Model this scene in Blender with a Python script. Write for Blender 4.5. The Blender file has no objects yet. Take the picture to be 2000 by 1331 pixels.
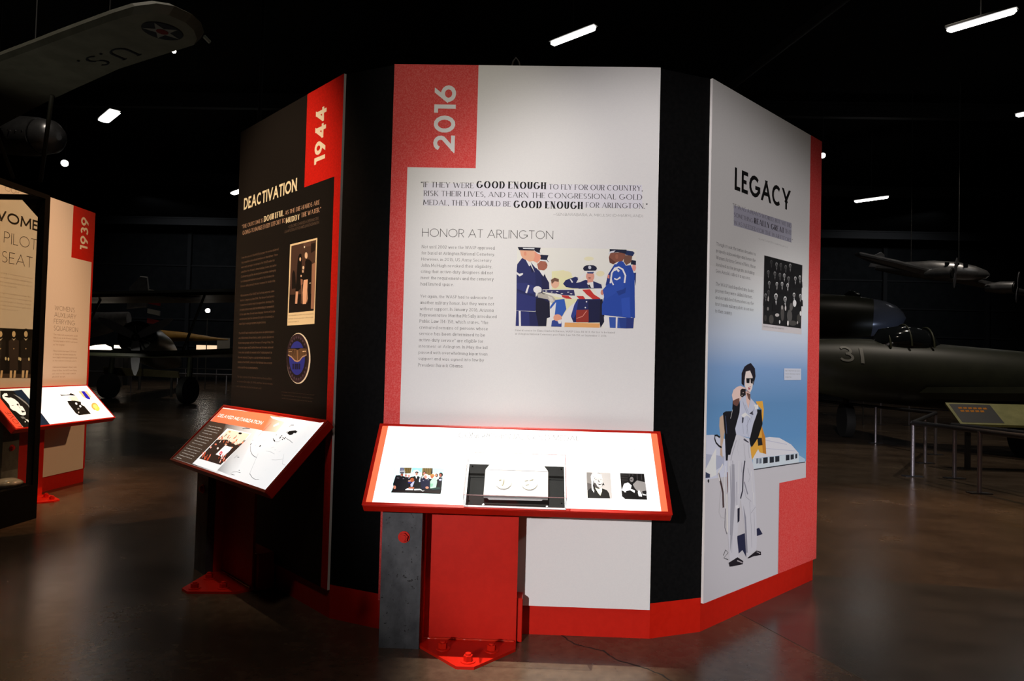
import bpy, math, random
from mathutils import Vector, Matrix
C = bpy.context.scene.collection
sc = bpy.context.scene
PI = math.pi
# ------------------------------------------------------------------ camera, world, exposure
cam_d = bpy.data.cameras.new('camera'); cam = bpy.data.objects.new('camera', cam_d); C.objects.link(cam); sc.camera = cam
cam_d.sensor_fit = 'HORIZONTAL'; cam_d.sensor_width = 36.0; cam_d.lens = 1335.37 * 36 / 2000
cam_d.shift_x = 0.00156; cam_d.shift_y = 0.00843; cam_d.clip_end = 300
yaw, pitch, roll = -0.02934, 0.026867, 0.025964
f0 = Vector((math.sin(yaw), math.cos(yaw), 0)); r0 = Vector((math.cos(yaw), -math.sin(yaw), 0)); u0 = Vector((0, 0, 1))
f2 = f0 * math.cos(pitch) + u0 * math.sin(pitch); u2 = -f0 * math.sin(pitch) + u0 * math.cos(pitch)
r3 = r0 * math.cos(roll) + u2 * math.sin(roll); u3 = -r0 * math.sin(roll) + u2 * math.cos(roll)
cam.matrix_world = Matrix(((r3.x, u3.x, -f2.x, 0.049), (r3.y, u3.y, -f2.y, -3.10983), (r3.z, u3.z, -f2.z, 1.19695), (0, 0, 0, 1)))
w = bpy.data.worlds.new('world'); sc.world = w; w.use_nodes = True
w.node_tree.nodes['Background'].inputs[0].default_value = (0.5, 0.6, 0.8, 1)
w.node_tree.nodes['Background'].inputs[1].default_value = 0.0
sc.view_settings.view_transform = 'Standard'; sc.view_settings.look = 'None'
sc.view_settings.exposure = 0.0; sc.view_settings.gamma = 1.0; sc.view_settings.use_curve_mapping = False
sc.cycles.max_bounces = 6; sc.cycles.transparent_max_bounces = 16; sc.cycles.use_denoising = True
sc.cycles.sample_clamp_indirect = 4.0; sc.cycles.caustics_reflective = False; sc.cycles.caustics_refractive = False

def spot(name, loc, aim, power, size, blend, col, rad=0.06):
    d = bpy.data.lights.new(name, 'SPOT'); d.energy = power; d.spot_size = math.radians(size); d.spot_blend = blend
    d.color = col; d.shadow_soft_size = rad
    o = bpy.data.objects.new(name, d); C.objects.link(o); o.location = loc
    o.rotation_euler = (Vector(aim) - Vector(loc)).to_track_quat('-Z', 'Y').to_euler()
    return o
# track spots high under the roof, plus added fill lamps as marked
spot('rail_spot', (-1.19, -.98, 9), (.02, -.40, .64), 6400, 7.8, 1.0, (1, .92, .80), .05)
spot('panel_spot', (-2.5, -7.5, 8.5), (-.26, 0, 2.12), 1350, 8, 1.0, (1, .92, .78), .08)
spot('front_wash_spot', (-6.6, -20, 5.4), (.91, .2, .98), 12800, 9.3, .5, (1, .93, .93), .16)
spot('left_rail_spot', (-3.2, -.6, 9), (-1.40, .42, .8), 450, 8.2, .9, (1, .80, .60), .05)
spot('left_panel_spot', (-5.2, -4.2, 8), (-1.34, .54, 1.78), 4600, 12, .8, (1, .66, .42), .05)
spot('right_panel_fill', (13, -3.5, 7), (1.38, .65, .8), 3600, 9.5, .8, (1, .97, .95), .08)  # added lamp, lifts the brightness of the right panel
spot('hall_fill', (1.0, -7, 11), (-.4, -.5, 0), 420, 100, .9, (1, .86, .72), .4)  # added broad fill, stands in for spill from the other lamps
spot('far_rail_spot', (-3.3, 3.1, 9), (-4.02, 2.6, .80), 900, 10, .9, (1, .80, .60), .05)
spot('far_panel_spot', (-.6, .6, 8.5), (-4.19, 2.3, 1.2), 2700, 22, .8, (1, .52, .25), .05)
spot('hall_spot_behind', (8, 11.5, 9), (-3.2, 1.3, 0), 3300, 30, .8, (1, .50, .22), .1)
spot('hall_spot_far_side', (4.5, 6.5, 9), (3.8, 1.9, 0), 1900, 34, .9, (1, .55, .26), .1)
for x, y, p in ((-12, 21, 500), (9, 14, 180), (15, 22, 500), (5.5, 5.5, 400), (8, 7.5, 900), (-6, 6, 600), (-16, 28, 500)):
    spot('aircraft_fill', (x, y - 2, 10.5), (x, y, 0), p, 80, .9, (1, .88, .74), .15)  # unseen lamps added to brighten the dim aircraft
spot('aircraft_fill_uplight', (-8.2, 4.5, .3), (-5.2, 5.3, 5), 90, 60, .9, (1, .95, .8), .1)  # unseen uplights added to lighten the aircraft from below
spot('aircraft_fill_uplight', (-10.2, 12.8, .3), (-10.4, 16, 2.6), 60, 110, .9, (1, .95, .8), .1)
spot('aircraft_fill_uplight', (9.8, 13.6, .4), (10.1, 16.4, 2.5), 45, 40, .9, (.7, .8, 1), .1)  # added bluish lamp for the sheen under the olive nose
for x in (-26, -8, 10, 26): spot('wall_fill', (x, 40, 11.3), (x, 52, 4), 450, 110, .9, (.9, .95, 1), .2)  # unseen lamps added so the back wall shows faintly
# ------------------------------------------------------------------ materials
def mat(name, col, rough=0.5, metal=0.0, spec=0.5, emit=None, estr=0.0, coat=0.0):
    m = bpy.data.materials.new(name); m.use_nodes = True; b = m.node_tree.nodes['Principled BSDF']
    b.inputs['Base Color'].default_value = (*col, 1); b.inputs['Roughness'].default_value = rough
    b.inputs['Metallic'].default_value = metal; b.inputs['Specular IOR Level'].default_value = spec
    b.inputs['Coat Weight'].default_value = coat
    if emit: b.inputs['Emission Color'].default_value = (*emit, 1); b.inputs['Emission Strength'].default_value = estr
    return m
def noise_mat(name, c1, c2, scale, rough=0.5, p0=0.4, p1=0.6, detail=6, bump=0.0, metal=0.0, spec=0.5, stretch=(1, 1, 1), r2=None):
    m = mat(name, c1, rough, metal, spec); nt = m.node_tree; N = nt.nodes; L = nt.links; b = N['Principled BSDF']
    tc = N.new('ShaderNodeTexCoord'); mp = N.new('ShaderNodeMapping'); mp.inputs['Scale'].default_value = stretch
    L.new(tc.outputs['Object'], mp.inputs[0])
    n = N.new('ShaderNodeTexNoise'); n.inputs['Scale'].default_value = scale; n.inputs['Detail'].default_value = detail
    n.inputs['Roughness'].default_value = 0.65; L.new(mp.outputs[0], n.inputs['Vector'])
    r = N.new('ShaderNodeValToRGB'); r.color_ramp.elements[0].position = p0; r.color_ramp.elements[1].position = p1
    r.color_ramp.elements[0].color = (*c1, 1); r.color_ramp.elements[1].color = (*c2, 1)
    L.new(n.outputs['Fac'], r.inputs[0]); L.new(r.outputs[0], b.inputs['Base Color'])
    if bump:
        bp = N.new('ShaderNodeBump'); bp.inputs['Strength'].default_value = bump; bp.inputs['Distance'].default_value = 0.002
        L.new(n.outputs['Fac'], bp.inputs['Height']); L.new(bp.outputs[0], b.inputs['Normal'])
    if r2:
        mr = N.new('ShaderNodeMapRange'); mr.inputs['To Min'].default_value = r2[0]; mr.inputs['To Max'].default_value = r2[1]
        L.new(n.outputs['Fac'], mr.inputs['Value']); L.new(mr.outputs[0], b.inputs['Roughness'])
    return m
RED = noise_mat('red_paint', (.55, .012, .004), (.51, .010, .003), 30, .42, bump=.05, spec=.25)
REDPRINT = noise_mat('red_print', (.70, .045, .042), (.76, .13, .115), 190, .6, .42, .66, detail=3, spec=.2)
REDDARK = noise_mat('dark_red_print', (.62, .012, .006), (.50, .008, .004), 120, .6, .4, .6, spec=.2)
BLACK = noise_mat('black_wall', (.0030, .0031, .0033), (.0046, .0046, .0048), 60, .7, spec=.05)
WHITE = noise_mat('white_print', (.80, .80, .79), (.78, .78, .775), 200, .6, spec=.2)
EDGE = mat('foam_edge', (.8, .78, .76), .7)
STEEL = noise_mat('pitted_steel', (.022, .025, .03), (.085, .092, .10), 7, .55, .3, .62, detail=10, bump=.3, spec=.4, stretch=(1, 1, .7))
def pits(m):
    nt = m.node_tree; N = nt.nodes; L = nt.links; b = N['Principled BSDF']
    src = b.inputs['Base Color'].links[0].from_socket
    tc = N.new('ShaderNodeTexCoord'); v = N.new('ShaderNodeTexNoise'); v.inputs['Scale'].default_value = 75; v.inputs['Detail'].default_value = 3
    L.new(tc.outputs['Object'], v.inputs['Vector'])
    r = N.new('ShaderNodeValToRGB'); r.color_ramp.elements[0].position = .66; r.color_ramp.elements[1].position = .70
    L.new(v.outputs['Fac'], r.inputs[0]); mx = N.new('ShaderNodeMix'); mx.data_type = 'RGBA'
    L.new(r.outputs[0], mx.inputs['Factor']); L.new(src, mx.inputs['A']); mx.inputs['B'].default_value = (.006, .006, .007, 1)
    L.new(mx.outputs['Result'], b.inputs['Base Color'])
pits(STEEL)
BLKMETAL = mat('black_metal', (.0012, .0012, .0012), .7, spec=.06)
CHROME = mat('brushed_steel', (.55, .55, .60), .28, 1.0)
PRINT = mat('printed_ink', (.8, .8, .8), .62, spec=.2)
_a = PRINT.node_tree.nodes.new('ShaderNodeAttribute'); _a.attribute_name = 'ink'
PRINT.node_tree.links.new(_a.outputs['Color'], PRINT.node_tree.nodes['Principled BSDF'].inputs['Base Color'])
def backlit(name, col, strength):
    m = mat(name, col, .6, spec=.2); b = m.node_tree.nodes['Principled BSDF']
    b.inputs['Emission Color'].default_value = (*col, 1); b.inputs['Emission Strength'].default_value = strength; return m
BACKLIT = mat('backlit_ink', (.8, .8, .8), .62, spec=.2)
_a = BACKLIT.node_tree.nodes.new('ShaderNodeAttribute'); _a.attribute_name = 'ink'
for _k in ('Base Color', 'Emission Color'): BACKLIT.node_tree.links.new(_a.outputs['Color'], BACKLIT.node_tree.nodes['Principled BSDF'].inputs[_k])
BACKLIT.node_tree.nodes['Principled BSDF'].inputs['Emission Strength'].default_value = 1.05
def clear_mat(name, tint, refl=0.06, rough=0.02):
    m = bpy.data.materials.new(name); m.use_nodes = True; nt = m.node_tree; N = nt.nodes; L = nt.links; N.clear()
    o = N.new('ShaderNodeOutputMaterial'); mx = N.new('ShaderNodeMixShader'); t = N.new('ShaderNodeBsdfTransparent'); g = N.new('ShaderNodeBsdfGlossy')
    lw = N.new('ShaderNodeLayerWeight'); pw_ = N.new('ShaderNodeMath'); pw_.operation = 'POWER'; pw_.inputs[1].default_value = 5
    lw.inputs['Blend'].default_value = .5; L.new(lw.outputs['Facing'], pw_.inputs[0])
    fr = N.new('ShaderNodeMath'); fr.operation = 'MULTIPLY_ADD'; fr.inputs[1].default_value = .7; fr.inputs[2].default_value = .035; L.new(pw_.outputs[0], fr.inputs[0])
    t.inputs[0].default_value = (*tint, 1); g.inputs['Roughness'].default_value = rough
    L.new(fr.outputs[0], mx.inputs[0]); L.new(t.outputs[0], mx.inputs[1]); L.new(g.outputs[0], mx.inputs[2]); L.new(mx.outputs[0], o.inputs[0])
    return m
GLASS = clear_mat('clear_acrylic', (.985, .985, .985)); PANE = clear_mat('case_glass', (.93, .95, .93))
ACRY = mat('acrylic_edge', (.55, .30, .32), .15); ACRYW = mat('acrylic_corner', (.75, .70, .72), .2)

# ------------------------------------------------------------------ mesh helpers
class M:
    def __init__(s): s.v = []; s.f = []; s.m = []; s.sm = []
    def add(s, vs, fs, mi=0, smooth=False):
        b = len(s.v); s.v += [tuple(v) for v in vs]
        for f in fs: s.f.append([b + i for i in f]); s.m.append(mi); s.sm.append(smooth)
    def box(s, x0, x1, y0, y1, z0, z1, bev=0.0, mi=0, T=None):
        if bev <= 0:
            vs = [(x, y, z) for x in (x0, x1) for y in (y0, y1) for z in (z0, z1)]
            fs = [(0, 1, 3, 2), (4, 6, 7, 5), (0, 4, 5, 1), (2, 3, 7, 6), (0, 2, 6, 4), (1, 5, 7, 3)]
        else:
            vs = []; idx = {}
            for i, x in enumerate((x0, x1)):
                for j, y in enumerate((y0, y1)):
                    for k, z in enumerate((z0, z1)):
                        sx, sy, sz = (1 if i == 0 else -1), (1 if j == 0 else -1), (1 if k == 0 else -1)
                        for a, (dx, dy, dz) in enumerate(((0, 1, 1), (1, 0, 1), (1, 1, 0))):
                            idx[i, j, k, a] = len(vs); vs.append((x + sx * dx * bev, y + sy * dy * bev, z + sz * dz * bev))
            fs = []
            for i in (0, 1): fs.append([idx[i, 0, 0, 0], idx[i, 0, 1, 0], idx[i, 1, 1, 0], idx[i, 1, 0, 0]][::(1 if i == 0 else -1)])
            for j in (0, 1): fs.append([idx[0, j, 0, 1], idx[1, j, 0, 1], idx[1, j, 1, 1], idx[0, j, 1, 1]][::(1 if j == 0 else -1)])
            for k in (0, 1): fs.append([idx[0, 0, k, 2], idx[0, 1, k, 2], idx[1, 1, k, 2], idx[1, 0, k, 2]][::(1 if k == 0 else -1)])
            for j in (0, 1):
                for k in (0, 1): fs.append([idx[0, j, k, 1], idx[1, j, k, 1], idx[1, j, k, 2], idx[0, j, k, 2]])
            for i in (0, 1):
                for k in (0, 1): fs.append([idx[i, 0, k, 0], idx[i, 1, k, 0], idx[i, 1, k, 2], idx[i, 0, k, 2]])
            for i in (0, 1):
                for j in (0, 1): fs.append([idx[i, j, 0, 0], idx[i, j, 1, 0], idx[i, j, 1, 1], idx[i, j, 0, 1]])
            for i in (0, 1):
                for j in (0, 1):
                    for k in (0, 1): fs.append([idx[i, j, k, 0], idx[i, j, k, 1], idx[i, j, k, 2]])
        if T: vs = [T(*v) for v in vs]
        s.add(vs, fs, mi); return s
    def prism(s, poly, z0, z1, T=None, mi=0):
        n = len(poly); vs = [(x, y, z0) for x, y in poly] + [(x, y, z1) for x, y in poly]
        fs = [list(range(n))[::-1], [n + i for i in range(n)]] + [[i, (i + 1) % n, n + (i + 1) % n, n + i] for i in range(n)]
        if T: vs = [T(*v) for v in vs]
        s.add(vs, fs, mi); return s
    def tube(s, path, rad, n=12, caps=True, up=(0, 0, 1), mi=0, smooth=True):
        up = Vector(up); P = [Vector(p) for p in path]; rings = []
        for i, p in enumerate(P):
            d = (P[min(i + 1, len(P) - 1)] - P[max(i - 1, 0)]).normalized()
            a = d.cross(up)
            if a.length < 1e-4: a = d.cross(Vector((1, 0, 0)))
            a.normalize(); b = a.cross(d).normalized()
            r = rad[i] if isinstance(rad, (list, tuple)) else rad
            ra, rb = r if isinstance(r, tuple) else (r, r)
            rings.append([p + a * ra * math.cos(2 * PI * k / n) + b * rb * math.sin(2 * PI * k / n) for k in range(n)])
        vs = [v for r in rings for v in r]; fs = []
        for i in range(len(P) - 1):
            for k in range(n): fs.append((i * n + k, i * n + (k + 1) % n, (i + 1) * n + (k + 1) % n, (i + 1) * n + k))
        s.add(vs, fs, mi, smooth)
        if caps: s.add(rings[0] + rings[-1], [list(range(n))[::-1], list(range(n, 2 * n))], mi)
        return s
    def slab(s, pts, t, inset=.06, mi=0, direction=(0, 0, 1)):
        # a thin wing-like plate: full outline at mid thickness, inset outline above and below
        P = [Vector(p) for p in pts]; c = sum(P, Vector()) / len(P); n = len(P); D = Vector(direction) * t / 2
        vs = P + [p.lerp(c, inset) + D for p in P] + [p.lerp(c, inset) - D for p in P]
        fs = [[n + i for i in range(n)], [2 * n + i for i in range(n)][::-1]]
        for i in range(n):
            j = (i + 1) % n; fs += [(i, j, n + j, n + i), (j, i, 2 * n + i, 2 * n + j)]
        s.add(vs, fs, mi); return s
    def build(s, name, mats, parent=None, loc=None, rotz=0):
        me = bpy.data.meshes.new(name); me.from_pydata(s.v, [], s.f); me.update()
        if not isinstance(mats, (list, tuple)): mats = [mats]
        for m in mats: me.materials.append(m)
        for p, mi, sm in zip(me.polygons, s.m, s.sm): p.material_index = mi; p.use_smooth = sm
        o = bpy.data.objects.new(name, me); C.objects.link(o)
        if parent: o.parent = parent
        if loc: o.location = loc
        if rotz: o.rotation_euler = (0, 0, rotz)
        return o
def tag(o, label=None, cat=None, group=None, kind=None):
    if label: o['label'] = label
    if cat: o['category'] = cat
    if group: o['group'] = group
    if kind: o['kind'] = kind
    return o
def thing(name, label, cat, loc=(0, 0, 0), rotz=0, group=None):
    o = bpy.data.objects.new(name, None); C.objects.link(o); o.location = loc; o.rotation_euler = (0, 0, rotz); o.empty_display_size = .1
    return tag(o, label, cat, group)
def copy_tree(o, parent=None):
    c = o.copy(); C.objects.link(c); c.parent = parent
    for ch in o.children: copy_tree(ch, c)
    return c

# ------------------------------------------------------------------ stroke lettering
GL = {
'A': (.85, "0,0 .5,1|1,0 .5,1|.2,.33 .8,.33"), 'B': (.58, "0,0 0,1|0,1 .5,1 @.5,.76,.42,.24,90,-90 0,.52|0,.52 .55,.52 @.55,.26,.45,.26,90,-90 0,0"),
'C': (.88, "@.52,.5,.52,.5,48,312"), 'D': (.78, "0,0 0,1|0,1 .38,1 @.38,.5,.62,.5,90,-90 0,0"), 'E': (.52, "0,0 0,1|0,1 1,1|0,.52 .9,.52|0,0 1,0"),
'F': (.5, "0,0 0,1|0,1 1,1|0,.5 .88,.5"), 'G': (.95, "@.5,.5,.5,.5,45,350|1,.45 .55,.45|1,.45 1,.2"), 'H': (.72, "0,0 0,1|1,0 1,1|0,.52 1,.52"),
'I': (0, "0,0 0,1"), 'J': (.36, "1,1 1,.25 @.4,.25,.6,.25,0,-140"), 'K': (.64, "0,0 0,1|0,.36 .95,1|.28,.56 1,0"), 'L': (.46, "0,0 0,1|0,0 1,0"),
'M': (.92, "0,0 .06,1|.06,1 .5,.15|.94,1 .5,.15|1,0 .94,1"), 'N': (.76, "0,0 0,1|0,1 1,0|1,0 1,1"), 'O': (.98, "@.5,.5,.5,.5,0,360"),
'P': (.54, "0,0 0,1|0,1 .48,1 @.48,.73,.52,.27,90,-90 0,.46"), 'Q': (.98, "@.5,.5,.5,.5,0,360|.6,.3 1,-.04"), 'R': (.58, "0,0 0,1|0,1 .48,1 @.48,.74,.5,.26,90,-90 0,.48|.45,.48 1,0"),
'S': (.52, "@.52,.75,.46,.25,40,270 @.48,.25,.52,.25,90,-140"), 'T': (.6, ".5,0 .5,1|0,1 1,1"), 'U': (.7, "0,1 0,.34 @.5,.34,.5,.34,180,360 1,1"),
'V': (.84, "0,1 .5,0|1,1 .5,0"), 'W': (1.2, "0,1 .27,0|.5,.95 .27,0|.5,.95 .73,0|1,1 .73,0"), 'X': (.72, "0,0 1,1|0,1 1,0"), 'Y': (.74, "0,1 .5,.46|1,1 .5,.46|.5,.48 .5,0"),
'Z': (.64, "0,1 1,1|1,1 0,0|0,0 1,0"),
'a': (.56, "@.48,.33,.48,.33,0,360|1,.66 1,0"), 'b': (.56, "0,1 0,0|@.52,.33,.48,.33,0,360"), 'c': (.5, "@.52,.33,.52,.33,50,310"), 'd': (.56, "1,1 1,0|@.48,.33,.48,.33,0,360"),
'e': (.56, "0.02,.36 1,.36 @.5,.33,.5,.33,5,315"), 'f': (.32, "1,.97 @.75,.76,.35,.24,90,180 .4,0|0,.64 .95,.64"), 'g': (.56, "@.48,.33,.48,.33,0,360|1,.66 1,-.08 @.5,-.08,.5,.22,0,-150"),
'h': (.5, "0,1 0,0|0,.4 @.5,.4,.5,.26,180,0 1,0"), 'i': (0, "0,.64 0,0|0,.86 0,.94"), 'j': (.1, "1,.64 1,-.2|1,.86 1,.94"), 'k': (.48, "0,1 0,0|0,.26 .9,.66|.3,.4 1,0"), 'l': (0, "0,1 0,0"),
'm': (.84, "0,.66 0,0|0,.4 @.25,.4,.25,.26,180,0 .5,0|.5,.4 @.75,.4,.25,.26,180,0 1,0"), 'n': (.5, "0,.66 0,0|0,.4 @.5,.4,.5,.26,180,0 1,0"), 'o': (.58, "@.5,.33,.5,.33,0,360"),
'p': (.56, "0,.66 0,-.28|@.52,.33,.48,.33,0,360"), 'q': (.56, "1,.66 1,-.28|@.48,.33,.48,.33,0,360"), 'r': (.32, "0,.66 0,0|0,.38 @.7,.38,.7,.28,180,70"),
's': (.42, "@.52,.49,.44,.17,40,270 @.48,.16,.5,.16,90,-140"), 't': (.3, ".4,.9 .4,.14 @.75,.14,.35,.14,180,290|0,.64 1,.64"), 'u': (.5, "0,.66 0,.26 @.5,.26,.5,.26,180,360 1,.66|1,.66 1,0"),
'v': (.52, "0,.66 .5,0|1,.66 .5,0"), 'w': (.78, "0,.66 .27,0|.5,.62 .27,0|.5,.62 .73,0|1,.66 .73,0"), 'x': (.5, "0,0 1,.66|0,.66 1,0"), 'y': (.52, "0,.66 .5,0|1,.66 .5,0 .3,-.28"), 'z': (.46, "0,.66 1,.66|1,.66 0,0|0,0 1,0"),
'0': (.62, "@.5,.5,.5,.5,0,360"), '1': (.3, "1,0 1,1|0,1 1,1"), '2': (.56, "@.5,.7,.48,.3,165,-32 0,0|0,0 1,0"), '3': (.54, "@.46,.76,.44,.24,150,-90|@.46,.27,.54,.27,90,-150"),
'4': (.64, ".76,0 .76,1|.76,1 0,.27|0,.27 1,.27"), '5': (.54, ".92,1 .2,1|.2,1 .1,.56|@.45,.32,.55,.32,125,-140"), '6': (.6, "@.5,.32,.5,.32,0,360|.06,.46 .66,1"),
'7': (.54, "0,1 1,1|1,1 .25,0"), '8': (.56, "@.5,.76,.42,.24,0,360|@.5,.27,.5,.27,0,360"), '9': (.6, "@.5,.68,.5,.32,0,360|.94,.54 .34,0"),
'.': (0, "0,.0 0,.1"), ',': (.06, "1,.1 0,-.14"), '-': (.3, "0,.36 1,.36"), '—': (.8, "0,.42 1,.42"), '’': (.06, "1,1 0,.76"), "'": (0, "0,1 0,.76"),
'“': (.28, "0,.76 .1,1|.9,.76 1,1"), '”': (.28, ".1,1 0,.76|1,1 .9,.76"), '(': (.2, "@1,.42,1,.62,120,240"), ')': (.2, "@0,.42,1,.62,60,-60"), ':': (0, "0,0 0,.1|0,.5 0,.6"), '&': (.7, "@.5,.76,.3,.24,0,360|@.45,.27,.45,.27,0,360"),
}
ST = {'didone': (.135, .04, .62, .055, .035), 'didoneb': (.25, .05, .72, .06, .04), 'futura': (.19, .18, 1.0, 0, 0), 'thin': (.062, .06, .95, 0, 0), 'slab': (.088, .075, .9, .06, .07), 'slabb': (.15, .13, .9, .05, .1)}
def parse(g):
    out = []
    for st in g.split('|'):
        pts = []; arc = False
        for tk in st.split():
            if tk[0] == '@':
                cx, cy, rx, ry, a0, a1 = map(float, tk[1:].split(',')); n = max(3, int(abs(a1 - a0) / 24)); arc = True
                pts += [(cx + rx * math.cos(math.radians(a0 + (a1 - a0) * i / n)), cy + ry * math.sin(math.radians(a0 + (a1 - a0) * i / n))) for i in range(n + 1)]
            else: pts.append(tuple(map(float, tk.split(','))))
        out.append((pts, arc))
    for i, (pts, arc) in enumerate(out): out[i] = ([p for k, p in enumerate(pts) if k == 0 or math.dist(p, pts[k - 1]) > 1e-3], arc)
    return out
PARSED = {k: (v[0], parse(v[1])) for k, v in GL.items()}
def clipy(poly, y0, y1):
    for s, lim in ((1, y0), (-1, -y1)):
        out = []
        for i in range(len(poly)):
            a, b = poly[i - 1], poly[i]; ia, ib = s * a[1] >= lim, s * b[1] >= lim
            if ia != ib: t = (s * lim - a[1]) / (b[1] - a[1]); out.append((a[0] + (b[0] - a[0]) * t, s * lim))
            if ib: out.append(b)
        poly = out
        if len(poly) < 3: return []
    return poly
def glyph(ch, st, k):
    tv, th, xs, ser, sth = ST[st]; W, strokes = PARSED[ch]
    bw = W * k + tv if W == 0 or st != 'x' else W * k
    if st == 'didoneb' and ch in 'EFL': W *= 1.15
    bw = max(tv, W * k) if W else tv
    MX = lambda x: tv / 2 + x * (bw - tv)
    MY = lambda y: th / 2 + y * (1 - th)
    polys = []
    lows = [p[1] for pts, a in strokes for p in pts]; lo, hi = MY(min(lows)) - th / 2, MY(max(lows)) + th / 2
    for si, (pts, arc) in enumerate(strokes):
        P = [(MX(x), MY(y)) for x, y in pts]
        closed = arc and math.dist(P[0], P[-1]) < 1e-4
        n = len(P); segw = []; dirs = []
        for i in range(n - 1):
            dx, dy = P[i + 1][0] - P[i][0], P[i + 1][1] - P[i][1]; l = math.hypot(dx, dy) or 1e-6; dx /= l; dy /= l; dirs.append((dx, dy))
            ww = th + (tv - th) * abs(dy) ** 1.2
            if st.startswith('didone') and not arc and abs(dx) > .15 and dx * dy > 0: ww = th * 1.3
            if st.startswith('didone') and ch == 'N' and abs(dx) < .05: ww = th * 1.4
            segw.append(ww)
        if not arc or not closed:
            for e, di in ((0, 0), (n - 1, n - 2)):
                x, y = P[e]; yy = pts[e][1]; dx, dy = dirs[di]; s = -1 if e == 0 else 1
                if abs(dy) > .3 and yy in (0, 1, .66, -.28, .64, .46): ext = segw[di] * .5 + th * .5; P[e] = (x + dx * s * ext, y + dy * s * ext)
                elif abs(dy) <= .3 and not arc: P[e] = (x + dx * s * tv * .5 * (1 if pts[e][0] in (0, 1) else 0), y)
        Lp, Rp = [], []
        for i in range(n):
            ds = [j for j in (i - 1, i) if 0 <= j < n - 1]
            if closed and i in (0, n - 1): ds = [0, n - 2]
            nx = sum(-dirs[j][1] for j in ds); ny = sum(dirs[j][0] for j in ds); l = math.hypot(nx, ny) or 1e-6; nx /= l; ny /= l
            hw = sum(segw[j] for j in ds) / len(ds) / 2; c = max(.6, nx * -dirs[ds[0]][1] + ny * dirs[ds[0]][0]); hw /= c
            Lp.append((P[i][0] + nx * hw, P[i][1] + ny * hw)); Rp.append((P[i][0] - nx * hw, P[i][1] - ny * hw))
        for i in range(n - 1):
            q = clipy([Lp[i], Lp[i + 1], Rp[i + 1], Rp[i]], lo, hi)
            if len(q) >= 3: polys.append((si, q))
        if ser and ch.isalnum():
            for e, di in ((0, 0), (n - 1, n - 2)):
                x, y = MX(pts[e][0]), MY(pts[e][1]); dx, dy = dirs[di]; yy = pts[e][1]
                straight = not arc or (e == n - 1 and len(pts) > 1 and abs(dx) < .05) or (e == 0 and abs(dx) < .05)
                if straight and abs(dy) > .5 and yy in (0, 1, .66, -.28) and not (ch in 'AVWMvwyY' and pts[e][0] in (.5, .27, .73)) and not closed:
                    hw = segw[di] / 2 + ser; b0 = y - th / 2 if yy <= 0 else y + th / 2 - sth
                    polys.append((6 + si % 3 * 2 + e % 2, [(x - hw, b0), (x + hw, b0), (x + hw, b0 + sth), (x - hw, b0 + sth)]))
                elif not arc and abs(dy) < .2 and yy in (0, 1) and pts[e][0] == 1 and ch in 'EFLTZ' or (ch == 'T' and not arc and abs(dy) < .2):
                    d = -1 if yy == 1 else 1; yb = y + th / 2 if yy == 1 else y - th / 2
                    polys.append((12 + si, [(x + tv * .3, yb), (x + tv * .3 + th, yb), (x + tv * .3 + th, yb + d * .17), (x + tv * .3, yb + d * .17)]))
    return polys, bw
def layout(txt, st, cap, width):
    tv, th, xs, ser, sth = ST[st]
    sb = .10 + ser * 1.1 + (.04 if st in ('thin', 'slab') else 0); wmin = tv * 1.15
    def total(k): return sum((k * .34 if c == ' ' else (max(tv, PARSED[c][0] * k * (1.15 if st == 'didoneb' and c in 'EFL' else 1)) if PARSED[c][0] else tv) + sb * k) for c in txt) - sb * k
    lo, hi = .1, 4.0
    target = width / cap
    for _ in range(30):
        mid = (lo + hi) / 2
        if total(mid) > target: hi = mid
        else: lo = mid
    k = lo; x = 0; out = []
    for c in txt:
        if c == ' ': x += k * .34; continue
        ps, bw = glyph(c, st, k); out += [(si, [((x + px) * cap, py * cap) for px, py in p]) for si, p in ps]; x += bw + sb * k
    return out
def lin(h):
    c = [x / 255 for x in h]
    return [x / 12.92 if x <= .04045 else ((x + .055) / 1.055) ** 2.4 for x in c]
TC = None
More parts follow.
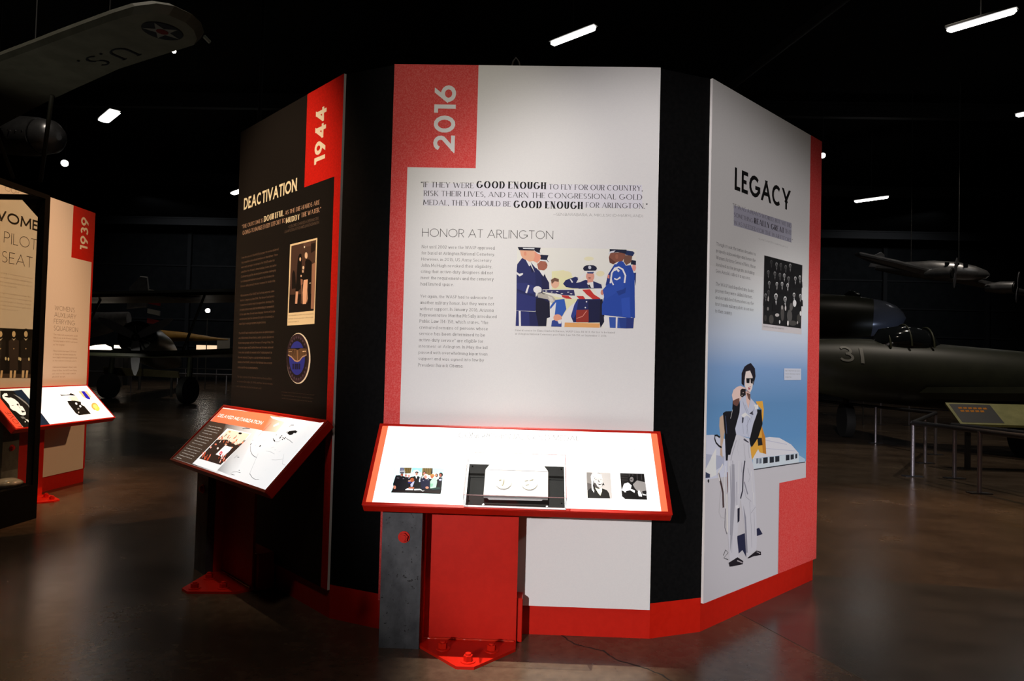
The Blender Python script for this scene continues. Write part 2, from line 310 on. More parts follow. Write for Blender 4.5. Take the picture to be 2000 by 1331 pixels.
class Ink:
    """flat printing: coloured faces lying on one surface; T maps (u, w, off) of the surface to parent space"""
    def __init__(s, T, off=.0004, step=.00001): s.T = T; s.off = off; s.step = step; s.v = []; s.f = []; s.c = []
    def poly(s, pts, cols):
        b = len(s.v); s.v += [tuple(s.T(u, w_, s.off)) for u, w_ in pts]; s.f.append(list(range(b, b + len(pts))))
        s.c.append(cols if isinstance(cols[0], (list, tuple)) else [cols] * len(pts))
    def rect(s, u0, w0, u1, w1, hexc): s.poly([(u0, w0), (u1, w0), (u1, w1), (u0, w1)], lin(hexc)); s.off += s.step; return s
    def art(s, key):
        for ln in ART[key].split('\n'):
            c, q = ln.split('|'); q = [int(x) / 1e4 for x in q.split()]; pts = list(zip(q[::2], q[1::2])); c = [int(x) for x in c.split()]; cs = [lin(c[i:i + 3]) for i in range(0, len(c), 3)]
            s.poly(pts, cs if len(cs) > 1 else cs[0]); s.off += s.step
        return s
    def text(s, key):
        for t, st, c, u, z, wd, cap, rot in TXT[key]:
            u, z, wd, cap = u / 1e4, z / 1e4, wd / 1e4, cap / 1e4
            o0 = s.off
            for si, p in layout(t, st, cap, wd): s.off = o0 + si * .000015; s.poly([(u - y, z + x) if rot else (u + x, z + y) for x, y in p], lin(c))
            s.off = o0
        s.off += s.step; return s
    def build(s, name, parent, label=None):
        me = bpy.data.meshes.new(name); me.from_pydata(s.v, [], s.f); me.update(); me.materials.append(BACKLIT if s.T is TC else PRINT)
        at = me.color_attributes.new('ink', 'FLOAT_COLOR', 'CORNER'); flat = []
        for cs in s.c:
            for c in cs: flat += [c[0], c[1], c[2], 1.0]
        at.data.foreach_set('color', flat)
        o = bpy.data.objects.new(name, me); C.objects.link(o); o.parent = parent
        if label: o['label'] = label
        return o
ART = {
 'quote_strip': '''226 225 234|-4590 20310 5370 20410 5400 19340 -4580 19280''',
 'funeral': '''234 234 226|-230 17450 5160 17470 5180 13860 -210 13860
234 232 184|1370 16380 1890 16450 2210 16330 2480 15880 3480 14480 3580 14100 2010 14060 1880 13860 1430 13860
234 234 234|2190 14780 2500 15040 2840 14470 2520 14040 1880 13860 1840 14250
234 229 186|2280 16270 2230 16190 2100 16120 1930 16100 1750 16120 1620 16170 1570 16250 1620 16330 1740 16400 1920 16420 2100 16400 2230 16350
234 227 189|3760 16330 3730 16270 3660 16220 3570 16200 3470 16210 3400 16260 3370 16320 3400 16390 3470 16440 3560 16460 3660 16440 3730 16400
234 230 195|3260 17000 3230 16950 3150 16920 3040 16900 2920 16910 2840 16940 2810 16990 2840 17040 2920 17080 3030 17090 3150 17080 3230 17050
234 184 155|1720 15850 1700 15730 1630 15650 1540 15610 1440 15640 1370 15730 1340 15840 1370 15960 1430 16050 1530 16080 1620 16050 1690 15970
118 83 67|1330 15990 1510 16100 1700 16030 1690 15910 1510 15940 1390 15810
52 96 186|1530 15080 1970 15140 2070 14680 1870 14320 1420 14430 1320 14760
234 234 234|1350 14660 1600 14990 1550 14410 1430 13890 1210 13880 1260 14240
50 71 148|1430 14140 1870 14280 1870 13870 1400 13870
234 165 137|1870 14280 1850 14200 1780 14140 1690 14120 1590 14140 1520 14190 1490 14270 1510 14360 1580 14420 1680 14440 1770 14420 1850 14360
234 234 234|1680 14150 1880 14220 1850 14020 1740 14010
170 103 83|1170 16650 1140 16530 1060 16450 950 16420 840 16450 760 16530 730 16640 750 16750 830 16840 940 16870 1050 16840 1130 16760
170 103 83|690 16720 940 16820 1110 16730 1030 16420 760 16440
26 30 57|830 17130 1200 17120 1140 16920 1220 16800 1070 16820 840 16900
229 233 234|840 16910 1130 16890 1210 16780 1070 16830 840 16850
30 33 76|760 16450 1050 16210 1260 15860 1340 14300 1200 14240 840 13860 680 14530 670 15190 940 15650
234 234 234|760 16460 940 16380 1050 16270 990 16140 910 16240
24 26 50|1050 16270 1100 16140 1060 16110 1020 16170
20 21 47|690 15130 950 15140 1310 14950 1330 14300 1200 14240 1180 13880 830 13870 680 14530
234 159 133|560 17300 790 17180 860 17020 800 16850 700 16750 490 16850
23 26 47|560 17460 840 17450 800 17280 850 17160 740 17180 570 17300
221 225 232|570 17300 740 17220 850 17210 860 17150 720 17170
32 38 89|400 16790 670 16520 890 16270 940 15680 650 15670 620 16260
234 234 234|420 16810 690 16560 650 16500 440 16740
39 45 100|-210 16670 0 16960 200 16890 410 16620 630 16260 690 14580 -190 14570 -230 16340
45 52 115|-200 15820 220 15830 580 15710 530 15370 230 15360 -190 15560
32 38 91|-200 15560 200 15410 560 15320 670 15230 680 15160 200 15310 -200 15470
42 49 113|-210 15370 670 15190 670 14550 -200 14560
40 47 109|-200 14550 680 14530 830 13870 -210 13860
30 35 85|680 14530 830 13870 430 13870 380 14530
234 234 234|-90 14560 0 14560 30 13860 -60 13860
234 234 234|300 15740 370 15720 270 15360 190 15390
234 234 234|-230 16330 -110 16240 70 16280 50 16190 -90 16120 -220 16220
234 178 146|-110 17340 510 17350 570 17220 580 17040 510 16840 330 16800 30 16950 -50 17090
230 155 126|200 17160 200 17120 170 17080 140 17070 110 17080 90 17110 80 17160 80 17210 110 17250 140 17260 170 17250 190 17210
23 26 47|-210 17460 560 17460 570 17330 510 17310 -140 17320
225 230 234|20 17430 560 17430 550 17370 50 17380
234 234 234|160 16910 330 16800 410 16710 400 16600 330 16600
23 27 65|360 16680 420 16620 530 16360 470 16290
32 38 89|650 15670 940 15680 940 15430 670 15390
234 234 234|930 15540 920 15470 860 15420 790 15390 700 15380 620 15410 570 15460 550 15530 560 15600 620 15660 690 15690 780 15690 860 15660 910 15610
234 232 225|930 15480 910 15440 880 15410 830 15400 780 15410 750 15440 730 15470 740 15510 780 15530 830 15540 880 15540 910 15510
65 41 36|810 17110 800 17100 780 17100 770 17110 780 17110 800 17110
50 30 28|1120 16680 1110 16670 1090 16670 1080 16680 1090 16690 1110 16690
32 41 96|1890 15830 2010 16000 2440 16160 2600 16110 2480 15880 2830 15960 2840 15630 2360 15630 2030 15680
234 234 234|2190 16040 2250 16050 2350 15910 2290 15880
234 234 234|2530 16080 2830 16320 2920 16280 2690 16050
33 40 94|2590 15890 2900 16030 3280 15970 3620 15840 3680 15620 3580 15130 3580 14110 2400 14090 2280 14360 2420 14880 2610 15240
24 28 67|3050 15120 3560 15130 3580 14110 3070 14090
47 63 142|2420 14880 2610 15140 2510 14460 2400 14260 2290 14360
222 158 140|3300 16190 3280 16080 3210 16000 3120 15970 3020 16000 2950 16080 2920 16180 2940 16300 3010 16380 3110 16410 3200 16380 3280 16300
222 158 140|2990 16060 3250 16060 3250 15900 3120 15800 3000 15890
26 30 57|3410 16560 3370 16480 3250 16410 3100 16390 2940 16410 2820 16460 2780 16540 2820 16630 2930 16690 3090 16710 3250 16700 3370 16640
234 234 234|2860 16440 3330 16460 3330 16410 3240 16380 2920 16370
57 72 122|2960 16390 3280 16400 3240 16320 2990 16320
203 208 219|3150 16600 3140 16560 3120 16530 3080 16520 3050 16530 3020 16560 3010 16600 3020 16640 3040 16670 3080 16680 3110 16670 3140 16640
234 234 234|2970 15890 3250 15950 3280 15670 3080 15660
23 26 47|3020 15800 3090 15820 3170 15670 3080 15670
118 52 45|3160 16130 3150 16120 3120 16110 3090 16100 3050 16110 3030 16110 3020 16120 3030 16130 3050 16140 3090 16140 3120 16140 3150 16130
234 234 234|3000 15040 3000 15020 2990 15010 2970 15000 2960 15010 2940 15020 2940 15040 2940 15050 2950 15060 2970 15070 2990 15070 3000 15050
234 234 234|2960 14770 2950 14750 2940 14740 2930 14740 2910 14740 2900 14750 2890 14770 2900 14780 2910 14800 2920 14800 2940 14800 2950 14780
153 52 43|2520 14650 3070 14680 3090 14100 2520 14090
234 153 137|2530 14460 2710 14530 2710 14530 2530 14460
234 153 137|2710 14530 2830 14650 2830 14650 2710 14530
234 153 137|2536 14282 2802 14380 2818 14360 2544 14258
234 153 137|2802 14380 2980 14637 3000 14623 2818 14360
234 153 137|2880 14110 2930 14370 2930 14370 2880 14110
234 153 137|2930 14370 3060 14510 3060 14510 2930 14370
234 173 107|2010 14070 3600 14070 3590 13870 2000 13870
186 181 170|720 15350 1140 15430 1400 15280 1570 15120 1510 14980 1340 14970 1210 15110 770 15180
120 115 109|1140 15400 1130 15360 1090 15330 1040 15320 990 15330 960 15350 940 15390 960 15440 990 15470 1040 15480 1090 15470 1120 15440
221 216 205|1210 15270 1400 15210 1500 15020 1340 14980
234 234 221|970 15550 3680 15660 3750 15200 3240 15160 2340 15150 1850 15170 1400 15270 990 15400
50 50 98|990 15530 2390 15560 2450 15300 1980 15310 1400 15390 1010 15430
234 234 230|1190 15480 1170 15460 1110 15460 1080 15480 1110 15500 1160 15500
234 234 230|1450 15450 1420 15430 1370 15420 1340 15440 1370 15460 1420 15460
234 234 230|1690 15470 1670 15450 1610 15450 1580 15470 1610 15490 1670 15490
234 234 230|1910 15380 1880 15360 1820 15360 1790 15380 1820 15400 1880 15400
234 234 230|2190 15460 2170 15440 2110 15430 2080 15450 2110 15470 2170 15470
234 234 230|2330 15380 2300 15360 2240 15360 2210 15380 2240 15400 2300 15400
234 234 230|1650 15360 1620 15340 1560 15340 1530 15360 1560 15380 1620 15380
200 54 52|1820 15320 2140 15290 2320 15150 2050 15160 1880 15220
200 54 52|2500 15290 2820 15290 2920 15150 2630 15160
203 54 50|2760 15580 3110 15610 3300 15380 3610 15190 3250 15160 2960 15370
234 234 234|3330 15640 3620 15650 3760 15300 3730 15190 3500 15260 3400 15450
212 135 113|3730 15470 3730 15410 3700 15370 3670 15350 3640 15370 3610 15410 3600 15470 3610 15530 3630 15580 3670 15600 3700 15580 3720 15540
21 23 47|3570 15160 3690 15170 3820 14200 3630 13870 3580 14130
234 234 234|3770 14390 4010 14330 4050 13880 3810 13880
232 158 148|5170 16640 5160 16560 5130 16500 5080 16480 5040 16500 5000 16550 4990 16630 5000 16720 5030 16780 5080 16800 5120 16780 5150 16720
24 30 54|4940 16980 5160 16950 5160 16750 4930 16780
30 47 107|5060 16390 5170 16410 5170 15810
119 83 69|4600 17190 4990 17190 4950 16880 4720 16740 4610 16900
30 47 91|4690 17410 5020 17370 5090 17300 5060 17250 5010 17160 4670 17210
35 71 162|4690 16710 4930 16750 5110 16300 5170 14350 4960 14390
234 234 234|4880 16450 5040 16260 5040 16260 4880 16450
234 234 234|5040 16260 5130 16040 5130 16040 5040 16260
234 234 234|5130 16040 5100 15810 5100 15810 5130 16040
39 54 124|4790 14370 5130 14360 5100 13880 4770 13870
39 75 170|4190 16760 4430 16950 4590 16890 4880 16450 4940 15490 4980 14340 4550 14380 3680 14460 3670 14910 3760 15270 3690 15590 3840 15780 3900 16270
32 53 129|3900 16270 4150 16670 4030 15920 3810 15780
47 84 184|4530 15220 4900 15290 4960 14370 4600 14410
44 80 176|4090 16500 4340 16640 4660 16130 4620 15640 4300 15470 3860 15190 3710 15460 3720 15620 4170 15760
31 61 142|4300 15540 4620 15640 4740 15740 4710 15480 4420 15350
234 234 234|3993 15904 4044 16380 4116 16360 4067 15896
234 234 234|4044 16380 4195 16618 4245 16562 4116 16360
234 234 234|4195 16618 4395 16677 4385 16603 4245 16562
234 234 234|4395 16677 4599 16564 4541 16516 4385 16603
234 234 234|4599 16564 4737 16265 4663 16255 4541 16516
234 234 234|4737 16265 4697 15925 4623 15935 4663 16255
234 234 234|4143 15807 4062 15970 4118 15990 4197 15833
234 234 234|4062 15970 4011 16173 4069 16187 4118 15990
234 234 234|4155 16533 4311 16609 4289 16511 4205 16447
234 234 234|4311 16609 4447 16474 4373 16406 4289 16511
234 234 234|4190 16150 4320 16100 4460 16220 4490 16140 4320 16040 4200 16080
234 234 234|3930 15720 3900 15590 3900 15590 3930 15720
234 234 234|3900 15590 3990 15400 3990 15400 3900 15590
234 234 234|3990 15400 4100 15260 4100 15260 3990 15400
221 133 120|3900 16290 3980 16270 3980 16110 3890 16130
135 83 67|4000 17280 4660 17320 4670 17160 4560 16930 4270 16850 4140 16760 3970 16850 3930 17070
102 58 47|3960 17080 4070 16990 4260 16860 4140 16760 3970 16840
157 98 78|4360 17120 4350 17070 4330 17020 4290 17010 4250 17020 4230 17060 4220 17120 4230 17180 4250 17220 4290 17240 4320 17220 4350 17180
26 32 57|3960 17450 4730 17440 4710 17250 4330 17320 3970 17270
221 225 234|3880 17240 4000 17350 4230 17400 4140 17300
234 234 234|4180 16790 4400 16910 4270 16760
53 88 173|4000 14370 4790 14350 4780 13870 4050 13880
39 65 142|4440 14360 4790 14350 4780 13870 4520 13880
234 234 234|4310 14360 4390 14360 4380 13870 4310 13860''',
 'quote_strip_legacy': '''177 177 194|-3960 20200 2310 20350 2330 19270 -3930 19210''',
 'caption_card': '''206 211 226|1640 12310 3730 12330 3750 11690 1670 11670''',
 'sky': '''226 231 234 226 231 234 234 234 234 234 234 234|-6100 15410 4570 15410 4570 16990 -6100 16990
199 212 233 199 212 233 226 231 234 226 231 234|-6100 13830 4570 13830 4570 15410 -6100 15410
132 167 214 132 167 214 199 212 233 199 212 233|-6100 12255 4570 12255 4570 13830 -6100 13830
100 147 196 100 147 196 132 167 214 132 167 214|-6100 10415 4570 10415 4570 12255 -6100 12255
100 152 204 100 152 204 100 147 196 100 147 196|-6100 8575 4570 8575 4570 10415 -6100 10415
122 172 214 122 172 214 100 152 204 100 152 204|-6100 6740 4570 6740 4570 8575 -6100 8575''',
 'scene_legacy': '''205 203 210|-6510 7110 -1440 7130 4670 7070 4950 5350 1340 5730 1310 460 -6490 1050
212 216 234|-6290 9070 -5460 9050 -4470 8820 -3650 8540 -3590 6970 -6330 7010
179 185 209|-6260 8200 -4440 7970 -4460 7560 -6220 7150
234 234 234|-6060 7290 -5610 8050 -5200 8430 -5200 7210
226 226 234|-1630 7560 -1660 8320 -800 8650 140 8670 1240 8570 2670 8130 3630 7590 -1460 7650
194 196 219|-798 8615 2152 8175 2148 8145 -802 8585
196 199 221|-1018 8185 3222 7755 3218 7725 -1022 8155
212 224 234|-1640 7640 3630 7580 3670 7080 -1620 7110
179 206 228|3660 7470 4470 7200 4450 6990 3670 7080
45 50 60|-1620 7120 1670 7090 4470 7050 4470 7000 1670 7030 -1620 7070
38 43 53|-540 7630 -40 7620 -30 7320 -530 7320
38 43 53|170 7620 660 7600 670 7300 180 7300
38 43 53|800 7610 1280 7600 1290 7300 820 7300
38 43 53|2040 7590 2480 7580 2490 7290 2050 7290
38 43 53|2610 7570 3010 7570 3020 7300 2620 7290
38 43 53|3190 7560 3440 7570 3440 7330 3200 7310
117 127 144|-1270 7640 -1050 7640 -1040 7380 -1270 7380
117 127 144|-950 7620 -720 7610 -710 7360 -950 7350
231 233 234|-6120 7520 -5630 8000 -5230 7930 -5140 7150 -5600 7070 -6140 7180
55 63 92|-6180 7360 -5720 7230 -5720 7070 -6170 7080
159 159 172|-6160 6910 -5510 6830 -5510 6830 -6160 6910
159 159 172|-5510 6830 -5080 6820 -5080 6820 -5510 6830
28 28 33|-5770 6920 -5780 6880 -5800 6850 -5840 6840 -5870 6860 -5900 6890 -5910 6930 -5900 6970 -5880 7000 -5850 7010 -5810 6990 -5780 6960
40 43 73|-3110 3970 -2330 4000 -2150 2780 -2550 3200 -2910 3080
40 43 73|-1190 4050 -860 4060 -470 3680 -1080 3670
201 174 152|-4940 9860 -4610 9970 -4420 9250 -4670 8450 -4600 7910 -4840 8060 -4830 8880 -4970 9460
134 112 97|-4820 9760 -4750 8910 -4750 8910 -4820 9760
28 28 35|-4896 8858 -5170 8966 -5150 9054 -4864 8942
28 28 35|-5170 8966 -5324 8973 -5376 9047 -5150 9054
28 28 35|-5324 8973 -5318 8885 -5402 8855 -5376 9047
28 28 35|-5318 8885 -5199 8703 -5261 8637 -5402 8855
28 28 35|-5199 8703 -4940 8540 -4980 8460 -5261 8637
28 28 35|-4940 8540 -4704 8452 -4736 8368 -4980 8460
234 174 68|-1440 10560 -710 10570 -560 10130 -590 9710 -760 9300 -340 8650 -220 7800 -930 7930 -1100 8110 -1760 7580 -1990 8170 -1460 8670 -800 9300 -780 10130 -1270 10390
201 132 43|-800 9300 -340 8650 -220 7800 -580 7870 -690 8540
18 18 26|-3750 10590 -3090 10580 -2910 9940 -3270 9000 -3930 7740 -4310 7760 -4440 9050 -4650 10050 -4390 10130 -3780 10130
78 95 137|-4390 9913 -4240 9053 -4280 9047 -4430 9907
19 18 23|-1660 9500 -1470 10150 -830 10130 -670 9380 -1120 8690 -1780 8240 -2090 8540
33 31 35|-1210 8700 -730 8670 -630 8290 -1110 8280
234 234 234|-3729 10195 -3919 9765 -3941 9775 -3751 10205
201 206 226|-3010 10740 -2540 10980 -2180 10210 -1950 10730 -1350 10390 -1250 9980 -1660 9410 -1970 8730 -3350 8960 -3470 9250 -3070 10030
149 157 181|-2508 10420 -2165 10002 -2195 9998 -2532 10400
149 157 181|-2165 10002 -2295 8948 -2325 8952 -2195 9998
174 179 201|-2796 9786 -2606 8976 -2654 8964 -2844 9774
117 122 147|-1990 9742 -2308 9358 -2332 9362 -2010 9758
117 122 147|-2308 9358 -2128 8784 -2152 8776 -2332 9362
75 78 92|-2820 9780 -2620 9810 -2690 9530 -2830 9500
55 55 68|-2090 9960 -1720 10090 -1670 9870
234 234 234|-2900 9900 -2500 10030 -2000 9790 -1660 9580 -2000 9750 -2340 9880 -2660 9770
231 194 181|-2500 11100 -2040 10980 -1990 10730 -2180 10210 -2400 10570
115 83 73|-2420 11020 -2000 10930 -2030 10610 -2240 10730
28 23 35|-2930 11980 -2660 12310 -2340 12440 -2010 12510 -1580 12250 -1500 11840 -1720 11380 -2070 11790 -2400 11870 -2640 11660 -2670 11340 -2920 11460
234 221 216|-2510 12070 -2080 12130 -1820 11830 -1730 11550 -1840 11220 -2040 11000 -2380 11100 -2590 11380 -2600 11790
18 16 21|-2460 11740 -2090 11740 -2130 11490 -2420 11500
18 16 21|-2030 11740 -1730 11750 -1780 11460 -1990 11500
18 16 21|-2110 11740 -2020 11740 -2020 11700 -2110 11700
174 63 73|-2260 11280 -1990 11340 -2050 11180 -2200 11160
234 234 234|-2220 11260 -2020 11300 -2050 11240
234 204 196|-3840 10910 -3700 11160 -3350 11310 -3030 11360 -2510 11260 -2540 10980 -2850 10820 -3090 10580 -3470 10390 -3700 10550
115 78 68|-3740 10630 -3410 10710 -3110 10760 -3100 10540 -3320 10350 -3630 10430 -3730 10510
35 28 31|-3030 11140 -2870 11220 -2500 11200 -2490 10900 -2850 10780 -3030 10860
221 201 191|-2680 11020 -2710 11000 -2770 11000 -2800 11020 -2770 11050 -2710 11040
221 201 191|-2810 10880 -2830 10860 -2880 10860 -2900 10880 -2880 10900 -2830 10900
221 216 211|-1580 10230 -1470 9000 -1470 9000 -1580 10230
221 216 211|-1470 9000 -1210 8570 -1210 8570 -1470 9000
221 216 211|-1210 8570 -1090 8070 -1090 8070 -1210 8570
234 234 234|-1610 10400 -1180 10390 -1130 10180 -1510 10150
234 234 234|-4460 9090 -4310 7760 -4310 7760 -4460 9090
211 211 221|-3350 8980 -2050 8700 -1910 8200 -1750 7560 -4020 7730 -3790 8240
97 97 115|-2614 8781 -2074 8511 -2086 8489 -2626 8759
194 194 206|-3009 8745 -3238 8281 -3262 8279 -3031 8755
194 194 206|-3238 8281 -2899 7666 -2921 7654 -3262 8279
58 58 73|-2609 8723 -2119 8553 -2141 8487 -2631 8657
75 58 58|-4928 7253 -4627 6680 -4753 6620 -5052 7187
75 58 58|-4627 6680 -4461 6264 -4599 6236 -4753 6620
75 58 58|-4461 6264 -4390 5537 -4530 5523 -4599 6236
115 75 68|-4113 7193 -4023 6203 -4097 6197 -4187 7187
234 234 234|-4305 7497 -4395 6750 -4445 6750 -4355 7503
234 234 234|-4395 6750 -4265 5473 -4315 5467 -4445 6750
194 194 199|-4702 6357 -4842 5371 -4878 5369 -4738 6363
194 194 199|-4842 5371 -4630 5105 -4650 5075 -4878 5369
194 194 199|-4630 5105 -4275 4997 -4285 4963 -4650 5075
55 50 63|-4263 5460 -4273 4543 -4307 4537 -4297 5460
55 50 63|-4273 4543 -4075 4219 -4105 4201 -4307 4537
31 28 38|-4405 3253 -4193 3490 -4187 3450 -4375 3227
31 28 38|-4193 3490 -3922 3292 -3958 3308 -4187 3450
31 28 38|-3922 3292 -4320 3111 -4360 3109 -3958 3308
31 28 38|-4320 3111 -3923 2979 -3937 2941 -4360 3109
231 228 226|-4100 6134 -3990 4294 -4110 4286 -4220 6126
231 228 228|-4548 7574 -4964 7205 -5056 7235 -4612 7646
231 228 228|-4964 7205 -4796 6849 -4884 6811 -5056 7235
211 211 221|-4100 8020 -1830 7860 -1580 7240 -1390 6330 -1230 5090 -1080 3500 -1130 3010 -2060 2750 -2230 3900 -2530 4860 -2830 5720 -2910 5650 -2980 4660 -3110 3810 -2900 2910 -3800 2850 -3970 4150 -4040 5440 -4070 6710 -4170 7570
167 167 179|-3750 7540 -3490 7520 -3350 5780 -3550 4090 -3770 3270 -3760 5400
147 147 162|-2550 5430 -2260 4780 -2020 2980 -2160 3000 -2340 4350
55 55 70|-2412 7607 -2550 7003 -2670 7017 -2528 7633
55 55 70|-2550 7003 -2591 6129 -2709 6151 -2670 7017
55 55 70|-2591 6129 -2787 5743 -2893 5797 -2709 6151
137 137 152|-2463 6591 -2083 5931 -2157 5889 -2537 6549
167 167 179|-1272 5177 -1722 4917 -1738 4943 -1288 5203
157 157 172|-3645 7713 -3505 6661 -3555 6659 -3695 7707
157 157 172|-3505 6661 -3565 5379 -3615 5381 -3555 6659
226 226 233|-3340 5480 -3040 5490 -2990 5310 -3200 5290
35 35 53|-3120 5320 -2900 5340 -2900 4690 -3090 4610
31 26 35|-3880 2800 -3040 2930 -2460 2640 -2500 2490 -3490 2560 -3790 2600
31 26 35|-2060 2720 -1110 2940 -630 2800 -610 2630 -1380 2700 -1920 2680
174 167 172|-3059 2798 -2529 2598 -2551 2542 -3081 2742
174 167 172|-1092 2898 -712 2738 -728 2702 -1108 2862
159 159 174|-3885 7472 -3745 5831 -3795 5829 -3935 7468
159 159 174|-3745 5831 -3755 4120 -3805 4120 -3795 5829
159 159 174|-3658 6681 -3548 4950 -3572 4950 -3682 6679
159 159 174|-3548 4950 -3588 3240 -3612 3240 -3572 4950
159 159 174|-3225 6642 -3155 5502 -3205 5498 -3275 6638
159 159 174|-2748 7550 -2758 7070 -2782 7070 -2772 7550
159 159 174|-2159 7246 -1918 6782 -1942 6778 -2181 7234
159 159 174|-1918 6782 -2039 6515 -2061 6525 -1942 6778
159 159 174|-1918 5532 -1688 4262 -1712 4258 -1942 5528
159 159 174|-1688 4262 -1608 3181 -1632 3179 -1712 4258
159 159 174|-1438 4941 -1308 3761 -1332 3759 -1462 4939
159 159 174|-2479 6215 -2291 5809 -2309 5791 -2501 6205
159 159 174|-2291 5809 -1744 5521 -1756 5499 -2309 5791
231 231 234|-3975 7732 -3905 6192 -3975 6188 -4045 7728
231 231 234|-3053 7660 -3033 6050 -3067 6050 -3087 7660
231 231 234|-1783 7033 -1603 5953 -1637 5947 -1817 7027
231 231 234|-1495 5944 -1425 5304 -1495 5296 -1565 5936
157 164 189|-3200 9390 -3030 8990 -3030 8990 -3200 9390
157 164 189|-1669 10145 -1979 9505 -2001 9515 -1691 10155
157 164 189|-2760 10587 -2460 10178 -2480 10162 -2780 10573
157 164 189|-2460 10178 -2330 10018 -2350 10002 -2480 10162
157 164 189|-1510 10303 -1670 10063 -1690 10077 -1530 10317
167 167 179|-3319 8677 -3688 8068 -3732 8092 -3361 8703
167 167 179|-3688 8068 -3827 7721 -3873 7739 -3732 8092
167 167 179|-2598 8493 -2408 7633 -2432 7627 -2622 8487
167 167 179|-2158 8462 -2008 7722 -2032 7718 -2182 8458
194 157 152|-2500 11220 -2130 11060 -2040 11000 -2340 11060''',
 'group': '''211 206 209|-790 18170 3750 18200 3760 14260 -910 14250
21 21 23|-770 18150 3730 18180 3660 14590 -800 14580
16 14 17|-230 17670 10 17740 280 17700 320 17390 -250 17330
79 79 79|150 17910 120 17830 60 17780 -30 17770 -100 17810 -130 17870 -110 17940 -40 18000 50 18010 120 17970
26 23 26|130 17870 110 17810 50 17770 -10 17770 -70 17790 -90 17840 -70 17900 -20 17940 50 17950 110 17920
57 57 57|110 17830 90 17780 50 17740 0 17730 -40 17760 -50 17810 -40 17870 0 17900 50 17910 90 17880
68 68 68|-40 17710 90 17730 30 17570
50 45 48|90 17840 60 17830 -10 17820 -40 17830 -10 17840 60 17850
63 55 58|60 17790 50 17780 10 17770 -10 17780 10 17780 50 17790
16 14 17|360 17620 610 17690 880 17650 920 17340 340 17270
133 133 133|750 17860 720 17780 650 17730 560 17720 490 17760 460 17820 490 17900 560 17950 650 17960 720 17920
26 23 26|730 17820 710 17760 650 17720 580 17720 520 17740 500 17790 520 17850 580 17890 650 17900 700 17870
96 96 96|700 17780 690 17730 650 17690 600 17680 560 17710 540 17760 550 17820 590 17860 640 17860 690 17830
115 115 115|550 17660 690 17680 630 17510
50 45 48|690 17790 660 17780 590 17770 550 17780 590 17790 660 17800
63 55 58|660 17740 640 17730 610 17720 590 17730 600 17730 640 17740
16 14 17|850 17640 1100 17720 1380 17670 1420 17360 830 17290
100 100 100|1240 17880 1220 17810 1150 17760 1060 17750 980 17780 950 17850 980 17920 1050 17970 1140 17990 1210 17950
26 23 26|1220 17850 1200 17790 1140 17750 1070 17740 1020 17770 990 17820 1010 17870 1070 17910 1140 17920 1200 17900
73 73 73|1200 17810 1180 17750 1140 17710 1090 17710 1050 17730 1030 17790 1040 17840 1090 17880 1140 17890 1180 17860
86 86 86|1040 17680 1180 17700 1120 17540
50 45 48|1180 17820 1150 17810 1080 17800 1050 17800 1080 17820 1150 17820
63 55 58|1150 17760 1140 17750 1100 17750 1080 17750 1100 17760 1130 17760
16 14 17|1420 17610 1680 17680 1970 17630 2010 17310 1400 17250
111 111 111|1830 17850 1800 17770 1730 17720 1640 17710 1560 17740 1530 17810 1560 17890 1630 17940 1720 17950 1800 17910
26 23 26|1800 17810 1780 17750 1730 17710 1650 17700 1590 17730 1570 17780 1590 17840 1650 17880 1720 17890 1780 17860
80 80 80|1780 17770 1770 17710 1730 17670 1670 17670 1630 17700 1610 17750 1620 17810 1670 17840 1720 17850 1760 17820
96 96 96|1620 17640 1760 17660 1700 17500
50 45 48|1770 17780 1730 17770 1660 17760 1630 17770 1660 17780 1730 17790
63 55 58|1740 17720 1720 17710 1680 17710 1660 17710 1680 17720 1720 17730
16 14 17|1950 17740 2210 17810 2500 17770 2550 17450 1930 17380
154 154 154|2360 17980 2330 17910 2260 17850 2170 17840 2090 17880 2060 17950 2090 18020 2160 18080 2250 18090 2330 18050
26 23 26|2340 17940 2320 17890 2260 17850 2180 17840 2120 17860 2100 17920 2120 17970 2180 18010 2250 18020 2310 18000
111 111 111|2320 17910 2300 17850 2260 17810 2200 17800 2160 17830 2140 17880 2160 17940 2200 17980 2250 17990 2300 17960
133 133 133|2150 17780 2300 17790 2240 17630
50 45 48|2300 17920 2260 17900 2190 17900 2160 17900 2190 17910 2260 17920
63 55 58|2270 17860 2250 17850 2210 17840 2190 17850 2210 17860 2250 17860
16 14 17|-550 17100 -310 17170 -50 17120 -10 16820 -570 16760
122 122 122|-180 17330 -200 17260 -270 17210 -350 17200 -420 17230 -450 17300 -430 17370 -360 17420 -280 17430 -210 17400
26 23 26|-200 17290 -220 17240 -270 17200 -340 17190 -390 17220 -410 17270 -400 17320 -340 17360 -280 17370 -220 17340
87 87 87|-220 17260 -230 17200 -270 17170 -320 17160 -360 17190 -380 17240 -360 17290 -320 17330 -280 17340 -230 17310
105 105 105|-370 17140 -240 17150 -290 16990
50 45 48|-230 17270 -270 17260 -330 17250 -360 17250 -330 17270 -270 17270
63 55 58|-260 17210 -280 17200 -310 17200 -330 17200 -310 17210 -280 17210
16 14 17|180 17110 430 17180 700 17140 740 16820 160 16760
133 133 133|560 17350 540 17270 470 17220 380 17210 310 17250 280 17310 300 17390 370 17440 460 17450 530 17410
26 23 26|540 17310 520 17250 470 17210 400 17210 340 17230 320 17280 340 17340 390 17380 460 17390 520 17360
96 96 96|520 17270 510 17220 470 17180 410 17170 370 17200 360 17250 370 17310 410 17340 460 17350 500 17320
115 115 115|370 17150 500 17160 450 17000
50 45 48|500 17280 470 17270 400 17260 370 17270 400 17280 470 17290
63 55 58|480 17220 460 17220 420 17210 400 17220 420 17220 460 17230
